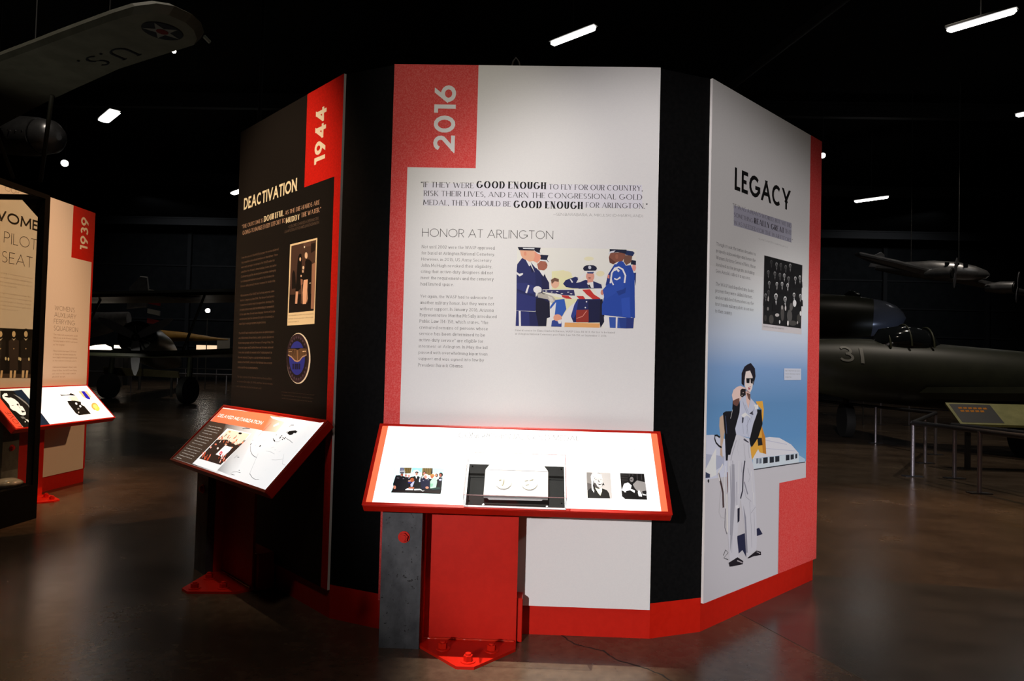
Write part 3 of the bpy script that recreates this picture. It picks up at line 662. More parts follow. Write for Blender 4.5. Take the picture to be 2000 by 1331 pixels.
16 14 17|750 17110 1010 17180 1280 17130 1320 16810 730 16750
122 122 122|1140 17340 1120 17270 1050 17220 960 17210 890 17240 860 17310 880 17380 950 17430 1040 17440 1110 17410
26 23 26|1120 17300 1100 17250 1050 17210 980 17200 920 17230 900 17280 920 17330 970 17370 1040 17380 1100 17350
87 87 87|1100 17260 1090 17210 1050 17170 990 17170 950 17190 930 17250 950 17300 990 17340 1040 17350 1080 17320
105 105 105|950 17140 1080 17160 1030 17000
50 45 48|1090 17280 1050 17260 980 17260 950 17260 980 17270 1050 17280
63 55 58|1060 17220 1040 17210 1000 17200 980 17210 1000 17220 1040 17220
16 14 17|1260 17130 1520 17200 1800 17150 1840 16830 1240 16770
198 198 198|1660 17360 1640 17290 1560 17240 1470 17230 1400 17260 1370 17330 1390 17400 1470 17460 1560 17470 1630 17430
26 23 26|1640 17320 1620 17270 1560 17230 1490 17220 1430 17250 1410 17300 1430 17360 1480 17400 1560 17400 1620 17380
142 142 142|1620 17290 1600 17230 1560 17190 1510 17190 1470 17210 1450 17270 1460 17320 1500 17360 1560 17370 1600 17340
170 170 170|1460 17160 1600 17180 1540 17010
50 45 48|1600 17300 1570 17290 1500 17280 1460 17280 1500 17300 1570 17300
63 55 58|1570 17240 1550 17230 1510 17230 1500 17230 1510 17240 1550 17240
16 14 17|1770 17020 2030 17090 2320 17040 2360 16720 1750 16660
133 133 133|2180 17260 2150 17180 2080 17130 1980 17120 1910 17160 1880 17220 1900 17300 1980 17350 2070 17360 2150 17330
26 23 26|2150 17220 2130 17160 2080 17120 2000 17110 1940 17140 1920 17190 1940 17250 2000 17290 2070 17300 2130 17270
96 96 96|2130 17180 2120 17120 2080 17090 2020 17080 1980 17110 1960 17160 1970 17220 2020 17260 2070 17260 2110 17230
115 115 115|1970 17060 2110 17070 2050 16910
50 45 48|2120 17190 2080 17180 2010 17170 1970 17180 2010 17190 2080 17200
63 55 58|2090 17130 2070 17120 2030 17120 2010 17120 2030 17130 2070 17140
16 14 17|2580 17100 2860 17180 3150 17130 3200 16800 2560 16740
198 198 198|3010 17350 2980 17270 2900 17220 2810 17210 2730 17240 2700 17310 2720 17390 2800 17440 2890 17450 2970 17420
26 23 26|2980 17310 2960 17250 2900 17210 2830 17200 2760 17230 2740 17280 2760 17340 2820 17380 2890 17390 2960 17360
142 142 142|2960 17270 2940 17210 2900 17170 2840 17170 2800 17200 2780 17250 2800 17310 2840 17350 2890 17350 2940 17320
170 170 170|2790 17140 2940 17160 2880 16990
50 45 48|2940 17280 2910 17270 2830 17260 2800 17270 2830 17280 2910 17290
63 55 58|2910 17220 2890 17210 2850 17210 2830 17210 2850 17220 2890 17220
16 14 17|3150 17220 3430 17290 3730 17240 3780 16910 3130 16850
198 198 198|3580 17460 3550 17390 3480 17330 3380 17320 3300 17360 3270 17430 3290 17510 3370 17560 3470 17570 3550 17530
26 23 26|3560 17420 3540 17370 3470 17320 3400 17320 3330 17340 3310 17400 3330 17460 3390 17500 3470 17510 3530 17480
142 142 142|3530 17390 3520 17330 3470 17290 3420 17280 3370 17310 3350 17370 3370 17420 3410 17460 3470 17470 3510 17440
170 170 170|3360 17260 3510 17270 3450 17100
50 45 48|3520 17400 3480 17380 3400 17380 3370 17380 3400 17400 3480 17400
63 55 58|3490 17340 3460 17330 3420 17320 3400 17330 3420 17340 3460 17340
16 14 17|-450 16550 -200 16610 60 16560 100 16260 -460 16200
154 154 154|-70 16770 -90 16700 -160 16650 -250 16640 -320 16680 -350 16740 -320 16810 -250 16860 -170 16870 -100 16840
26 23 26|-90 16740 -110 16680 -160 16640 -230 16640 -290 16660 -310 16710 -290 16770 -240 16810 -170 16810 -110 16790
111 111 111|-110 16700 -130 16640 -160 16610 -210 16600 -250 16630 -270 16680 -260 16740 -220 16770 -170 16780 -130 16750
133 133 133|-260 16580 -130 16590 -180 16440
50 45 48|-130 16710 -160 16700 -220 16690 -260 16700 -230 16710 -160 16720
63 55 58|-150 16650 -170 16650 -210 16640 -230 16650 -210 16650 -170 16660
16 14 17|410 16580 660 16650 930 16600 970 16280 390 16230
198 198 198|800 16810 770 16740 700 16690 610 16680 540 16710 510 16780 540 16850 610 16900 700 16910 770 16880
26 23 26|780 16770 760 16720 700 16680 630 16670 570 16700 550 16750 570 16800 630 16840 700 16850 750 16820
142 142 142|750 16730 740 16680 700 16640 650 16640 610 16670 590 16720 600 16770 640 16810 690 16820 740 16790
170 170 170|600 16610 740 16630 680 16470
50 45 48|740 16750 710 16730 640 16730 600 16730 640 16750 710 16750
63 55 58|710 16690 690 16680 660 16680 640 16680 650 16690 690 16690
16 14 17|1010 16640 1270 16710 1550 16660 1590 16340 990 16290
209 209 209|1410 16870 1380 16800 1310 16750 1220 16740 1150 16770 1120 16840 1140 16920 1210 16970 1300 16980 1380 16940
26 23 26|1380 16830 1360 16780 1310 16740 1240 16730 1180 16760 1150 16810 1170 16870 1230 16910 1300 16910 1360 16890
149 149 149|1360 16800 1350 16740 1310 16700 1260 16700 1210 16730 1190 16780 1210 16830 1250 16870 1300 16880 1340 16850
179 179 179|1210 16670 1340 16690 1290 16530
50 45 48|1350 16810 1310 16800 1240 16790 1210 16790 1240 16810 1310 16810
63 55 58|1320 16750 1300 16740 1260 16740 1240 16740 1260 16750 1300 16750
16 14 17|1660 16630 1930 16700 2210 16650 2260 16330 1640 16270
220 220 220|2070 16870 2050 16790 1970 16740 1880 16730 1800 16770 1770 16840 1800 16910 1870 16960 1960 16970 2040 16940
26 23 26|2050 16830 2030 16770 1970 16730 1900 16730 1840 16750 1810 16810 1830 16860 1890 16900 1960 16910 2020 16880
158 158 158|2030 16790 2010 16730 1970 16700 1920 16690 1870 16720 1850 16770 1870 16830 1910 16870 1960 16870 2010 16840
189 189 189|1870 16670 2010 16680 1950 16520
50 45 48|2010 16800 1980 16790 1900 16780 1870 16790 1900 16800 1970 16810
63 55 58|1980 16740 1960 16740 1920 16730 1900 16740 1920 16740 1960 16750
16 14 17|2450 16190 2720 16250 3020 16200 3060 15870 2430 15820
220 220 220|2870 16420 2850 16340 2770 16290 2680 16280 2600 16320 2570 16390 2590 16470 2670 16520 2760 16530 2840 16490
26 23 26|2850 16380 2830 16320 2770 16280 2690 16280 2630 16310 2610 16360 2630 16420 2690 16460 2760 16460 2820 16430
158 158 158|2830 16340 2810 16290 2770 16250 2710 16240 2670 16270 2650 16330 2660 16380 2710 16420 2760 16430 2810 16400
189 189 189|2660 16220 2810 16230 2750 16070
50 45 48|2810 16360 2770 16340 2700 16340 2660 16340 2700 16360 2770 16360
63 55 58|2780 16290 2760 16290 2720 16280 2700 16290 2720 16300 2760 16300
16 14 17|-820 15860 -580 15930 -320 15870 -280 15570 -830 15520
133 133 133|-450 16080 -470 16010 -540 15960 -620 15950 -690 15990 -720 16060 -690 16130 -630 16180 -540 16180 -470 16150
26 23 26|-470 16040 -490 15990 -540 15950 -600 15950 -660 15980 -680 16030 -660 16080 -610 16120 -540 16120 -490 16100
96 96 96|-490 16010 -500 15960 -540 15920 -590 15920 -630 15940 -640 15990 -630 16050 -590 16080 -540 16090 -500 16060
115 115 115|-630 15890 -510 15900 -560 15750
50 45 48|-500 16020 -530 16010 -600 16000 -630 16010 -600 16020 -530 16030
63 55 58|-530 15960 -550 15960 -580 15950 -600 15960 -580 15970 -550 15970
16 14 17|-500 16060 -260 16130 0 16070 40 15770 -520 15720
90 90 90|-130 16280 -150 16210 -220 16160 -300 16150 -370 16190 -400 16260 -380 16330 -310 16380 -230 16380 -160 16350
26 23 26|-150 16250 -170 16190 -220 16150 -290 16150 -340 16180 -360 16230 -350 16280 -290 16320 -230 16320 -170 16300
65 65 65|-170 16210 -180 16160 -220 16120 -270 16120 -310 16140 -330 16200 -310 16250 -280 16290 -230 16290 -190 16260
78 78 78|-320 16090 -190 16100 -240 15950
50 45 48|-180 16220 -220 16210 -280 16200 -310 16210 -280 16220 -220 16230
63 55 58|-210 16160 -230 16160 -260 16150 -280 16160 -260 16170 -230 16170
16 14 17|3220 16180 3500 16250 3810 16190 3850 15860 3200 15810
198 198 198|3660 16420 3630 16340 3550 16290 3450 16280 3370 16320 3340 16390 3370 16470 3450 16520 3540 16530 3620 16490
26 23 26|3630 16380 3610 16320 3550 16280 3470 16270 3410 16300 3380 16360 3410 16410 3470 16450 3540 16460 3610 16430
142 142 142|3610 16340 3590 16280 3550 16240 3490 16240 3450 16270 3430 16320 3440 16380 3490 16420 3540 16420 3590 16390
170 170 170|3440 16210 3590 16230 3530 16060
50 45 48|3590 16350 3560 16340 3480 16330 3440 16340 3480 16350 3550 16360
63 55 58|3560 16290 3540 16280 3500 16280 3480 16280 3500 16290 3540 16300
16 14 17|210 15820 570 15910 970 15840 1030 15380 180 15320
220 220 220|770 16150 730 16040 630 15970 510 15960 400 16010 360 16110 400 16210 500 16280 620 16300 730 16240
26 23 26|740 16090 710 16010 630 15960 530 15950 450 15990 410 16060 440 16140 520 16200 620 16210 700 16170
158 158 158|710 16040 690 15960 630 15910 560 15900 500 15940 470 16020 490 16100 550 16150 620 16160 680 16110
189 189 189|490 15870 680 15880 600 15650
50 45 48|690 16060 640 16040 540 16030 490 16040 540 16060 640 16070
63 55 58|650 15970 620 15960 570 15960 540 15960 560 15970 620 15980
16 14 17|1310 15810 1640 15890 2000 15820 2050 15420 1290 15370
220 220 220|1820 16090 1790 16000 1700 15940 1580 15930 1490 15980 1450 16060 1480 16150 1570 16220 1690 16230 1780 16180
26 23 26|1790 16050 1760 15980 1690 15930 1600 15920 1530 15960 1500 16020 1520 16090 1600 16140 1690 16150 1760 16110
158 158 158|1760 16000 1750 15930 1690 15880 1630 15880 1570 15920 1550 15980 1570 16050 1620 16100 1690 16100 1740 16070
189 189 189|1560 15850 1740 15860 1670 15660
50 45 48|1740 16020 1700 16000 1610 15990 1570 16000 1610 16020 1700 16020
63 55 58|1710 15940 1680 15930 1630 15930 1610 15930 1630 15940 1680 15950
75 73 70|350 14890 320 14760 220 14670 80 14630 -60 14650 -160 14730 -200 14850 -170 14970 -70 15070 70 15110 210 15090 310 15010
78 75 73|1550 15290 1530 15070 1460 14910 1350 14850 1240 14900 1160 15050 1120 15260 1140 15470 1220 15630 1320 15700 1430 15650 1520 15500
87 85 83|2520 15210 2480 15030 2370 14890 2210 14830 2050 14870 1930 14990 1880 15170 1920 15350 2030 15490 2190 15550 2350 15510 2470 15390
95 92 90|2590 15730 2560 15620 2490 15530 2390 15490 2280 15510 2200 15590 2170 15690 2200 15800 2270 15890 2370 15930 2480 15910 2560 15830
58 55 53|-420 14900 -440 14820 -500 14750 -570 14720 -650 14740 -710 14800 -740 14880 -720 14970 -660 15040 -580 15060 -510 15050 -450 14990
75 73 70|3100 14850 3030 14780 2860 14710 2610 14680 2370 14680 2200 14720 2130 14790 2190 14870 2370 14930 2610 14970 2850 14960 3030 14920
65 63 60|3580 15140 3550 15010 3470 14910 3340 14870 3220 14890 3120 14980 3090 15110 3120 15240 3200 15340 3330 15380 3450 15360 3540 15270
194 189 186|970 15160 940 15110 860 15070 740 15050 620 15050 530 15080 490 15120 520 15170 610 15210 730 15230 850 15230 940 15200
226 221 219|2120 14790 2110 14710 2070 14660 2020 14630 1960 14650 1920 14700 1900 14780 1920 14850 1950 14910 2010 14930 2060 14920 2110 14870
234 234 233|1110 14800 1100 14750 1070 14710 1030 14690 1000 14700 970 14740 960 14790 960 14840 990 14870 1030 14890 1070 14880 1100 14850
196 191 189|3240 14900 3240 14850 3210 14820 3180 14810 3150 14820 3120 14850 3110 14890 3120 14930 3140 14970 3170 14980 3210 14970 3230 14940
134 130 127|-220 15400 -230 15350 -270 15310 -320 15300 -370 15300 -410 15340 -420 15380 -410 15430 -380 15470 -330 15490 -270 15480 -240 15450
169 164 162|1390 15600 1380 15530 1340 15490 1290 15470 1240 15480 1200 15520 1180 15580 1190 15640 1230 15690 1280 15710 1340 15700 1380 15650
211 206 204|1790 15590 1780 15520 1750 15460 1700 15440 1660 15460 1620 15510 1600 15580 1610 15650 1650 15700 1690 15730 1740 15710 1780 15660
234 234 233|3670 15440 3660 15380 3620 15320 3560 15300 3500 15320 3460 15360 3440 15430 3450 15490 3490 15540 3550 15570 3610 15550 3650 15510
234 234 234|3010 15960 2980 15860 2910 15780 2800 15740 2690 15760 2610 15830 2570 15920 2600 16030 2680 16110 2780 16140 2890 16120 2980 16060
181 177 174|-330 16080 -220 15980 -250 15780 -390 15830''',
 'couple': '''234 223 187|1030 18170 3990 18170 3990 13880 1020 13870
74 56 49|1190 18070 3870 18080 3870 14540 1140 14530
22 18 18|1170 15490 3870 15400 3870 14540 1140 14530
157 121 101|3490 16880 3910 16970 3910 15210 3900 14630 3560 14650 3560 15900
33 24 22|3370 17940 3820 17960 3800 17560 3360 17460
96 74 67|2530 18080 3320 18060 3330 17840 2550 17850
234 234 218|2720 17850 2710 17820 2690 17810 2660 17800 2630 17810 2600 17830 2590 17860 2600 17890 2620 17900 2650 17910 2680 17900 2710 17880
18 15 15|1380 16590 1530 16770 1710 16620 1900 15790 1400 15780
47 33 29|2830 17688 2970 17448 2910 17412 2770 17652
15 13 13|2030 17450 2170 17570 2350 17530 2430 17030 2410 16280 2400 15750 2110 15590 1820 15640 1900 16240 1930 17040
234 205 178|2340 17260 2330 17210 2300 17170 2250 17160 2200 17180 2160 17220 2140 17280 2150 17330 2190 17360 2230 17370 2280 17360 2320 17310
218 175 151|1870 15620 2140 15610 2070 14980 1830 14990
13 11 11|2760 17090 2950 17210 3230 17160 3510 17000 3530 16410 3470 15940 3160 15920 2670 16160 2810 16960
234 209 182|3030 17380 3020 17300 2970 17240 2890 17230 2810 17260 2740 17330 2720 17420 2730 17500 2790 17560 2860 17570 2940 17540 3010 17470
234 191 162|2700 16160 3140 16160 3110 15560 3040 14920 2670 14930 2620 15510
200 160 133|3100 15710 3210 15180 3110 14960 3020 15190
16 14 14|2390 16540 2680 16590 2770 16180 2450 15970
234 218 191|2710 16790 2700 16740 2670 16710 2620 16710 2570 16720 2520 16760 2510 16810 2520 16850 2550 16880 2600 16890 2660 16870 2700 16830
234 209 182|2660 16600 2650 16570 2630 16540 2590 16530 2550 16550 2530 16580 2510 16620 2520 16650 2540 16680 2580 16690 2620 16670 2640 16640
234 205 178|2470 16390 2470 16360 2440 16340 2410 16330 2370 16340 2340 16370 2330 16400 2340 16430 2360 16450 2400 16450 2430 16440 2460 16420
157 115 96|2360 16240 2590 16190 2610 15960 2410 15900
191 151 124|2472 15971 2522 14961 2498 14959 2448 15969
234 234 214|3310 15965 3480 15965 3480 15935 3310 15935
14 12 12|3210 15920 3470 15940 3480 14940 3230 14960''',
 'badge': '''234 232 218|3700 12160 3700 11970 3660 11770 3600 11590 3510 11410 3390 11260 3250 11130 3090 11020 2910 10930 2720 10880 2510 10860 2310 10860 2100 10900 1900 10980 1710 11080 1540 11210 1390 11360 1260 11540 1160 11730 1100 11930 1060 12140 1060 12350 1100 12560 1170 12750 1270 12930 1400 13090 1550 13220 1720 13330 1910 13400 2110 13450 2320 13460 2530 13440 2730 13390 2920 13310 3100 13200 3270 13070 3410 12910 3520 12740 3610 12560 3670 12360
51 38 47|3540 12170 3540 11980 3510 11790 3450 11610 3370 11440 3260 11290 3130 11160 2970 11060 2800 10980 2620 10920 2430 10900 2230 10910 2040 10950 1850 11020 1670 11120 1510 11250 1370 11400 1250 11570 1160 11750 1090 11950 1060 12150 1060 12350 1100 12550 1160 12740 1250 12910 1370 13060 1520 13190 1680 13300 1860 13370 2050 13410 2240 13420 2440 13410 2630 13360 2810 13280 2980 13170 3130 13040 3270 12900 3380 12730 3460 12550 3520 12360
33 27 33|3340 12170 3340 11970 3290 11770 3210 11590 3090 11420 2940 11290 2760 11190 2570 11120 2360 11090 2150 11110 1940 11160 1740 11260 1560 11390 1410 11550 1290 11740 1210 11940 1170 12150 1170 12370 1220 12570 1310 12760 1440 12930 1600 13060 1790 13160 1990 13220 2200 13240 2410 13210 2620 13150 2810 13050 2980 12920 3130 12760 3230 12570 3310 12380
47 56 160|3110 12180 3110 12010 3070 11850 3010 11700 2910 11570 2790 11460 2650 11380 2490 11320 2320 11300 2150 11310 1980 11360 1830 11440 1680 11540 1560 11670 1470 11820 1400 11990 1370 12160 1380 12330 1420 12500 1490 12650 1590 12790 1720 12900 1860 12980 2030 13020 2200 13040 2370 13020 2530 12970 2690 12890 2820 12780 2940 12650 3030 12500 3090 12340
80 65 83|3320 11680 3290 11620 3210 11620 3170 11680 3200 11740 3280 11740
80 65 83|3200 11470 3170 11410 3090 11410 3050 11470 3080 11530 3160 11530
80 65 83|3040 11300 3000 11240 2920 11230 2880 11290 2910 11350 2990 11350
80 65 83|2830 11170 2790 11110 2710 11110 2670 11170 2710 11230 2790 11230
80 65 83|2600 11100 2560 11040 2480 11040 2440 11100 2470 11160 2550 11160
80 65 83|2350 11100 2310 11040 2230 11030 2190 11090 2220 11150 2310 11160
80 65 83|2100 11150 2070 11090 1980 11090 1940 11150 1980 11210 2060 11210
80 65 83|1870 11270 1840 11200 1750 11200 1710 11260 1740 11320 1830 11330
80 65 83|1670 11430 1630 11370 1550 11370 1500 11430 1540 11490 1620 11490
80 65 83|1510 11650 1470 11580 1390 11580 1340 11640 1380 11710 1460 11710
80 65 83|1430 12660 1390 12600 1310 12600 1260 12660 1300 12720 1380 12720
80 65 83|1560 12880 1520 12820 1440 12820 1390 12880 1430 12940 1510 12940
80 65 83|1740 13050 1700 12990 1620 12990 1570 13050 1610 13110 1690 13110
80 65 83|1950 13170 1920 13110 1830 13110 1790 13170 1820 13230 1910 13230
80 65 83|2190 13230 2160 13170 2070 13170 2030 13230 2070 13290 2150 13290
80 65 83|2440 13220 2410 13160 2320 13170 2280 13230 2320 13290 2400 13280
80 65 83|2680 13160 2650 13100 2570 13100 2520 13160 2560 13220 2640 13220
80 65 83|2910 13040 2870 12980 2790 12980 2750 13040 2790 13100 2870 13100
80 65 83|3100 12870 3070 12810 2990 12810 2940 12870 2980 12930 3060 12930
80 65 83|3250 12660 3220 12600 3140 12600 3100 12660 3130 12720 3210 12720
15 13 20|1180 12670 3350 12700 3360 12560 2260 12600 1190 12560
99 76 55|1220 12640 1980 12650 2300 12590 2660 12670 3320 12650 3280 12360 2890 12260 2700 12170 2540 12020 2270 12000 2030 12030 1810 12160 1530 12270 1280 12320
182 155 137|1248 12354 1612 12273 1588 12207 1232 12286
182 155 137|1612 12273 2041 12063 2019 11997 1588 12207
182 155 137|2041 12063 2309 12035 2311 11965 2019 11997
182 155 137|2309 12035 2526 12072 2554 12008 2311 11965
182 155 137|2526 12072 2817 12262 2843 12198 2554 12008
182 155 137|2817 12262 3272 12374 3288 12306 2843 12198
218 191 164|1299 12520 1679 12530 1681 12490 1301 12480
234 209 182|2839 12535 3199 12545 3201 12495 2841 12485
51 38 29|1454 12616 1534 12286 1486 12274 1406 12604
51 38 29|1664 12616 1744 12296 1696 12284 1616 12604
51 38 29|1874 12616 1954 12296 1906 12284 1826 12604
51 38 29|2072 12613 2142 12293 2118 12287 2048 12607
51 38 29|2472 12603 2552 12293 2528 12287 2448 12597
51 38 29|2670 12600 2740 12290 2740 12290 2670 12600
51 38 29|2870 12600 2940 12290 2940 12290 2870 12600
51 38 29|3072 12603 3152 12293 3128 12287 3048 12597
157 124 92|2295 12575 2375 12045 2305 12035 2225 12565
33 33 72|1780 11870 1940 11870 1960 11590 1800 11580
33 33 72|2010 11880 2200 11880 2210 11590 2040 11590
33 33 72|2210 11880 2400 11890 2410 11600 2250 11590
33 33 72|2450 11890 2640 11890 2650 11600 2480 11600''',
 'women': '''21 18 18|-6170 13970 2030 14160 2050 10000 -5950 10150
75 63 55|-5970 10530 2110 10340 2050 10000 -5950 10150
38 35 35|-2300 13020 -1780 13270 -1230 13060 -1190 11670 -2190 11660
31 27 28|-2110 11660 -1280 11670 -1180 10680 -2070 10680
234 216 181|-2030 10680 -1780 10680 -1790 10090 -2040 10100
234 216 181|-1610 10680 -1380 10680 -1440 10090 -1640 10090
18 16 16|-1550 13780 -1570 13650 -1670 13550 -1800 13510 -1930 13540 -2030 13630 -2080 13760 -2050 13890 -1960 13990 -1830 14030 -1690 14000 -1590 13910
234 221 189|-1610 13590 -1630 13470 -1690 13380 -1790 13340 -1880 13370 -1960 13450 -1990 13570 -1970 13690 -1910 13780 -1820 13820 -1720 13790 -1650 13710
234 234 221|-2000 13260 -1770 13050 -1560 13300 -1780 13150
234 234 199|-2150 11570 -2150 11510 -2180 11460 -2220 11440 -2270 11460 -2300 11500 -2320 11570 -2310 11640 -2280 11690 -2240 11710 -2200 11690 -2160 11640
234 234 199|-1060 11630 -1060 11560 -1090 11510 -1140 11490 -1180 11510 -1220 11560 -1240 11630 -1230 11700 -1200 11750 -1160 11770 -1110 11750 -1070 11700
234 211 177|-1680 12420 -1700 12370 -1760 12370 -1790 12410 -1760 12460 -1710 12460
63 55 53|-930 13070 -390 13330 190 13120 230 11690 -820 11680
58 50 48|-730 11680 140 11690 250 10670 -690 10670
234 216 181|-640 10670 -390 10670 -400 10070 -650 10080
234 216 181|-200 10670 30 10670 -20 10070 -240 10070
18 16 16|-140 13860 -170 13720 -260 13620 -400 13580 -540 13610 -650 13700 -690 13830 -670 13960 -570 14060 -430 14110 -290 14080 -180 13990
234 221 189|-210 13660 -230 13540 -290 13440 -390 13400 -490 13430 -570 13520 -600 13640 -580 13770 -520 13860 -420 13900 -320 13870 -240 13780
234 234 221|-620 13320 -370 13110 -150 13360 -380 13210
234 234 199|-770 11590 -780 11520 -810 11470 -850 11450 -900 11470 -930 11520 -950 11590 -940 11660 -910 11710 -870 11730 -820 11710 -780 11660
234 234 199|380 11650 370 11580 340 11530 290 11510 240 11530 200 11580 190 11650 200 11720 230 11770 270 11790 320 11770 360 11720
234 211 177|-270 12460 -300 12410 -360 12410 -390 12450 -360 12500 -310 12500
38 35 35|380 13130 950 13390 1560 13170 1600 11710 500 11700
58 50 48|590 11700 1500 11710 1610 10670 630 10670
234 216 181|680 10670 950 10670 930 10060 670 10060
234 216 181|1140 10670 1390 10670 1330 10050 1100 10050
18 16 16|1210 13930 1180 13790 1080 13690 930 13650 790 13670 670 13770 630 13900 660 14040 760 14140 900 14190 1050 14160 1160 14060
234 221 189|1140 13730 1120 13600 1050 13500 950 13460 840 13490 760 13580 720 13710 740 13830 810 13930 910 13970 1020 13940 1100 13850
234 234 221|710 13380 960 13160 1190 13420 960 13270
234 234 199|550 11610 540 11540 510 11490 460 11470 410 11480 370 11540 360 11610 370 11680 400 11730 440 11750 490 11730 530 11680
234 234 199|1750 11670 1740 11600 1710 11540 1660 11520 1610 11540 1570 11600 1550 11670 1560 11740 1590 11800 1640 11820 1690 11800 1730 11740
234 211 177|1070 12490 1040 12450 980 12440 940 12490 970 12540 1030 12540
38 35 35|-3410 12980 -2920 13220 -2390 13020 -2360 11660 -3310 11640
31 27 28|-3230 11640 -2440 11660 -2340 10680 -3200 10680
234 216 181|-3150 10680 -2920 10680 -2930 10110 -3160 10110
234 216 181|-2750 10680 -2540 10680 -2590 10110 -2780 10110
18 16 16|-2690 13720 -2720 13590 -2810 13500 -2940 13460 -3060 13490 -3160 13570 -3200 13700 -3180 13820 -3090 13920 -2970 13960 -2840 13930 -2740 13850
234 221 189|-2760 13530 -2780 13410 -2840 13330 -2930 13290 -3020 13320 -3090 13400 -3120 13520 -3100 13630 -3040 13720 -2950 13760 -2860 13730 -2790 13650
234 234 221|-3130 13210 -2910 13000 -2710 13250 -2910 13100
234 234 199|-3270 11560 -3280 11490 -3300 11440 -3340 11430 -3390 11440 -3420 11490 -3430 11560 -3430 11620 -3400 11670 -3360 11690 -3320 11680 -3280 11630
234 234 199|-2220 11620 -2230 11550 -2260 11500 -2300 11480 -2350 11500 -2380 11550 -2400 11610 -2390 11680 -2360 11730 -2320 11750 -2270 11730 -2240 11680
234 211 177|-2820 12380 -2840 12340 -2900 12340 -2930 12380 -2900 12420 -2850 12430
38 35 35|-4540 12930 -4060 13170 -3560 12970 -3520 11640 -4440 11630
58 50 48|-4360 11630 -3610 11640 -3510 10680 -4330 10690
234 216 181|-4290 10690 -4060 10690 -4070 10130 -4290 10130
234 216 181|-3900 10690 -3690 10680 -3740 10120 -3930 10130
18 16 16|-3850 13660 -3870 13540 -3960 13440 -4080 13400 -4200 13430 -4300 13510 -4340 13640 -4310 13760 -4230 13860 -4110 13900 -3980 13870 -3890 13780
234 221 189|-3910 13480 -3930 13360 -3980 13270 -4070 13240 -4160 13260 -4220 13350 -4250 13460 -4240 13580 -4180 13660 -4100 13700 -4010 13670 -3940 13590
234 234 221|-4270 13160 -4050 12960 -3860 13200 -4060 13060
234 234 199|-4400 11550 -4400 11480 -4430 11430 -4470 11410 -4510 11430 -4540 11480 -4560 11540 -4550 11610 -4520 11660 -4480 11670 -4440 11660 -4410 11610
234 234 199|-3400 11600 -3400 11530 -3430 11480 -3470 11470 -3510 11480 -3550 11530 -3560 11600 -3550 11660 -3530 11710 -3490 11730 -3440 11710 -3410 11670
234 211 177|-3970 12350 -3990 12310 -4040 12310 -4070 12350 -4040 12390 -3990 12390
38 35 35|1330 13160 1920 13440 2550 13210 2590 11730 1450 11710
31 27 28|1550 11710 2480 11730 2600 10660 1590 10670
18 16 16|2190 13980 2160 13840 2050 13740 1900 13690 1750 13720 1630 13820 1580 13950 1620 14090 1720 14200 1870 14240 2020 14210 2140 14120
234 221 189|2110 13780 2090 13650 2020 13550 1910 13510 1810 13540 1720 13630 1680 13750 1710 13880 1780 13980 1880 14020 1990 13990 2080 13900
234 234 221|1670 13420 1930 13200 2170 13470 1930 13310
234 234 199|1500 11620 1490 11550 1460 11500 1410 11480 1360 11490 1320 11550 1300 11620 1310 11690 1350 11750 1390 11770 1450 11750 1490 11690
234 234 199|2750 11680 2740 11610 2700 11560 2650 11530 2600 11550 2560 11610 2540 11680 2550 11760 2580 11810 2630 11830 2690 11810 2730 11760
234 211 177|2040 12520 2010 12470 1950 12470 1910 12520 1940 12570 2000 12570''',
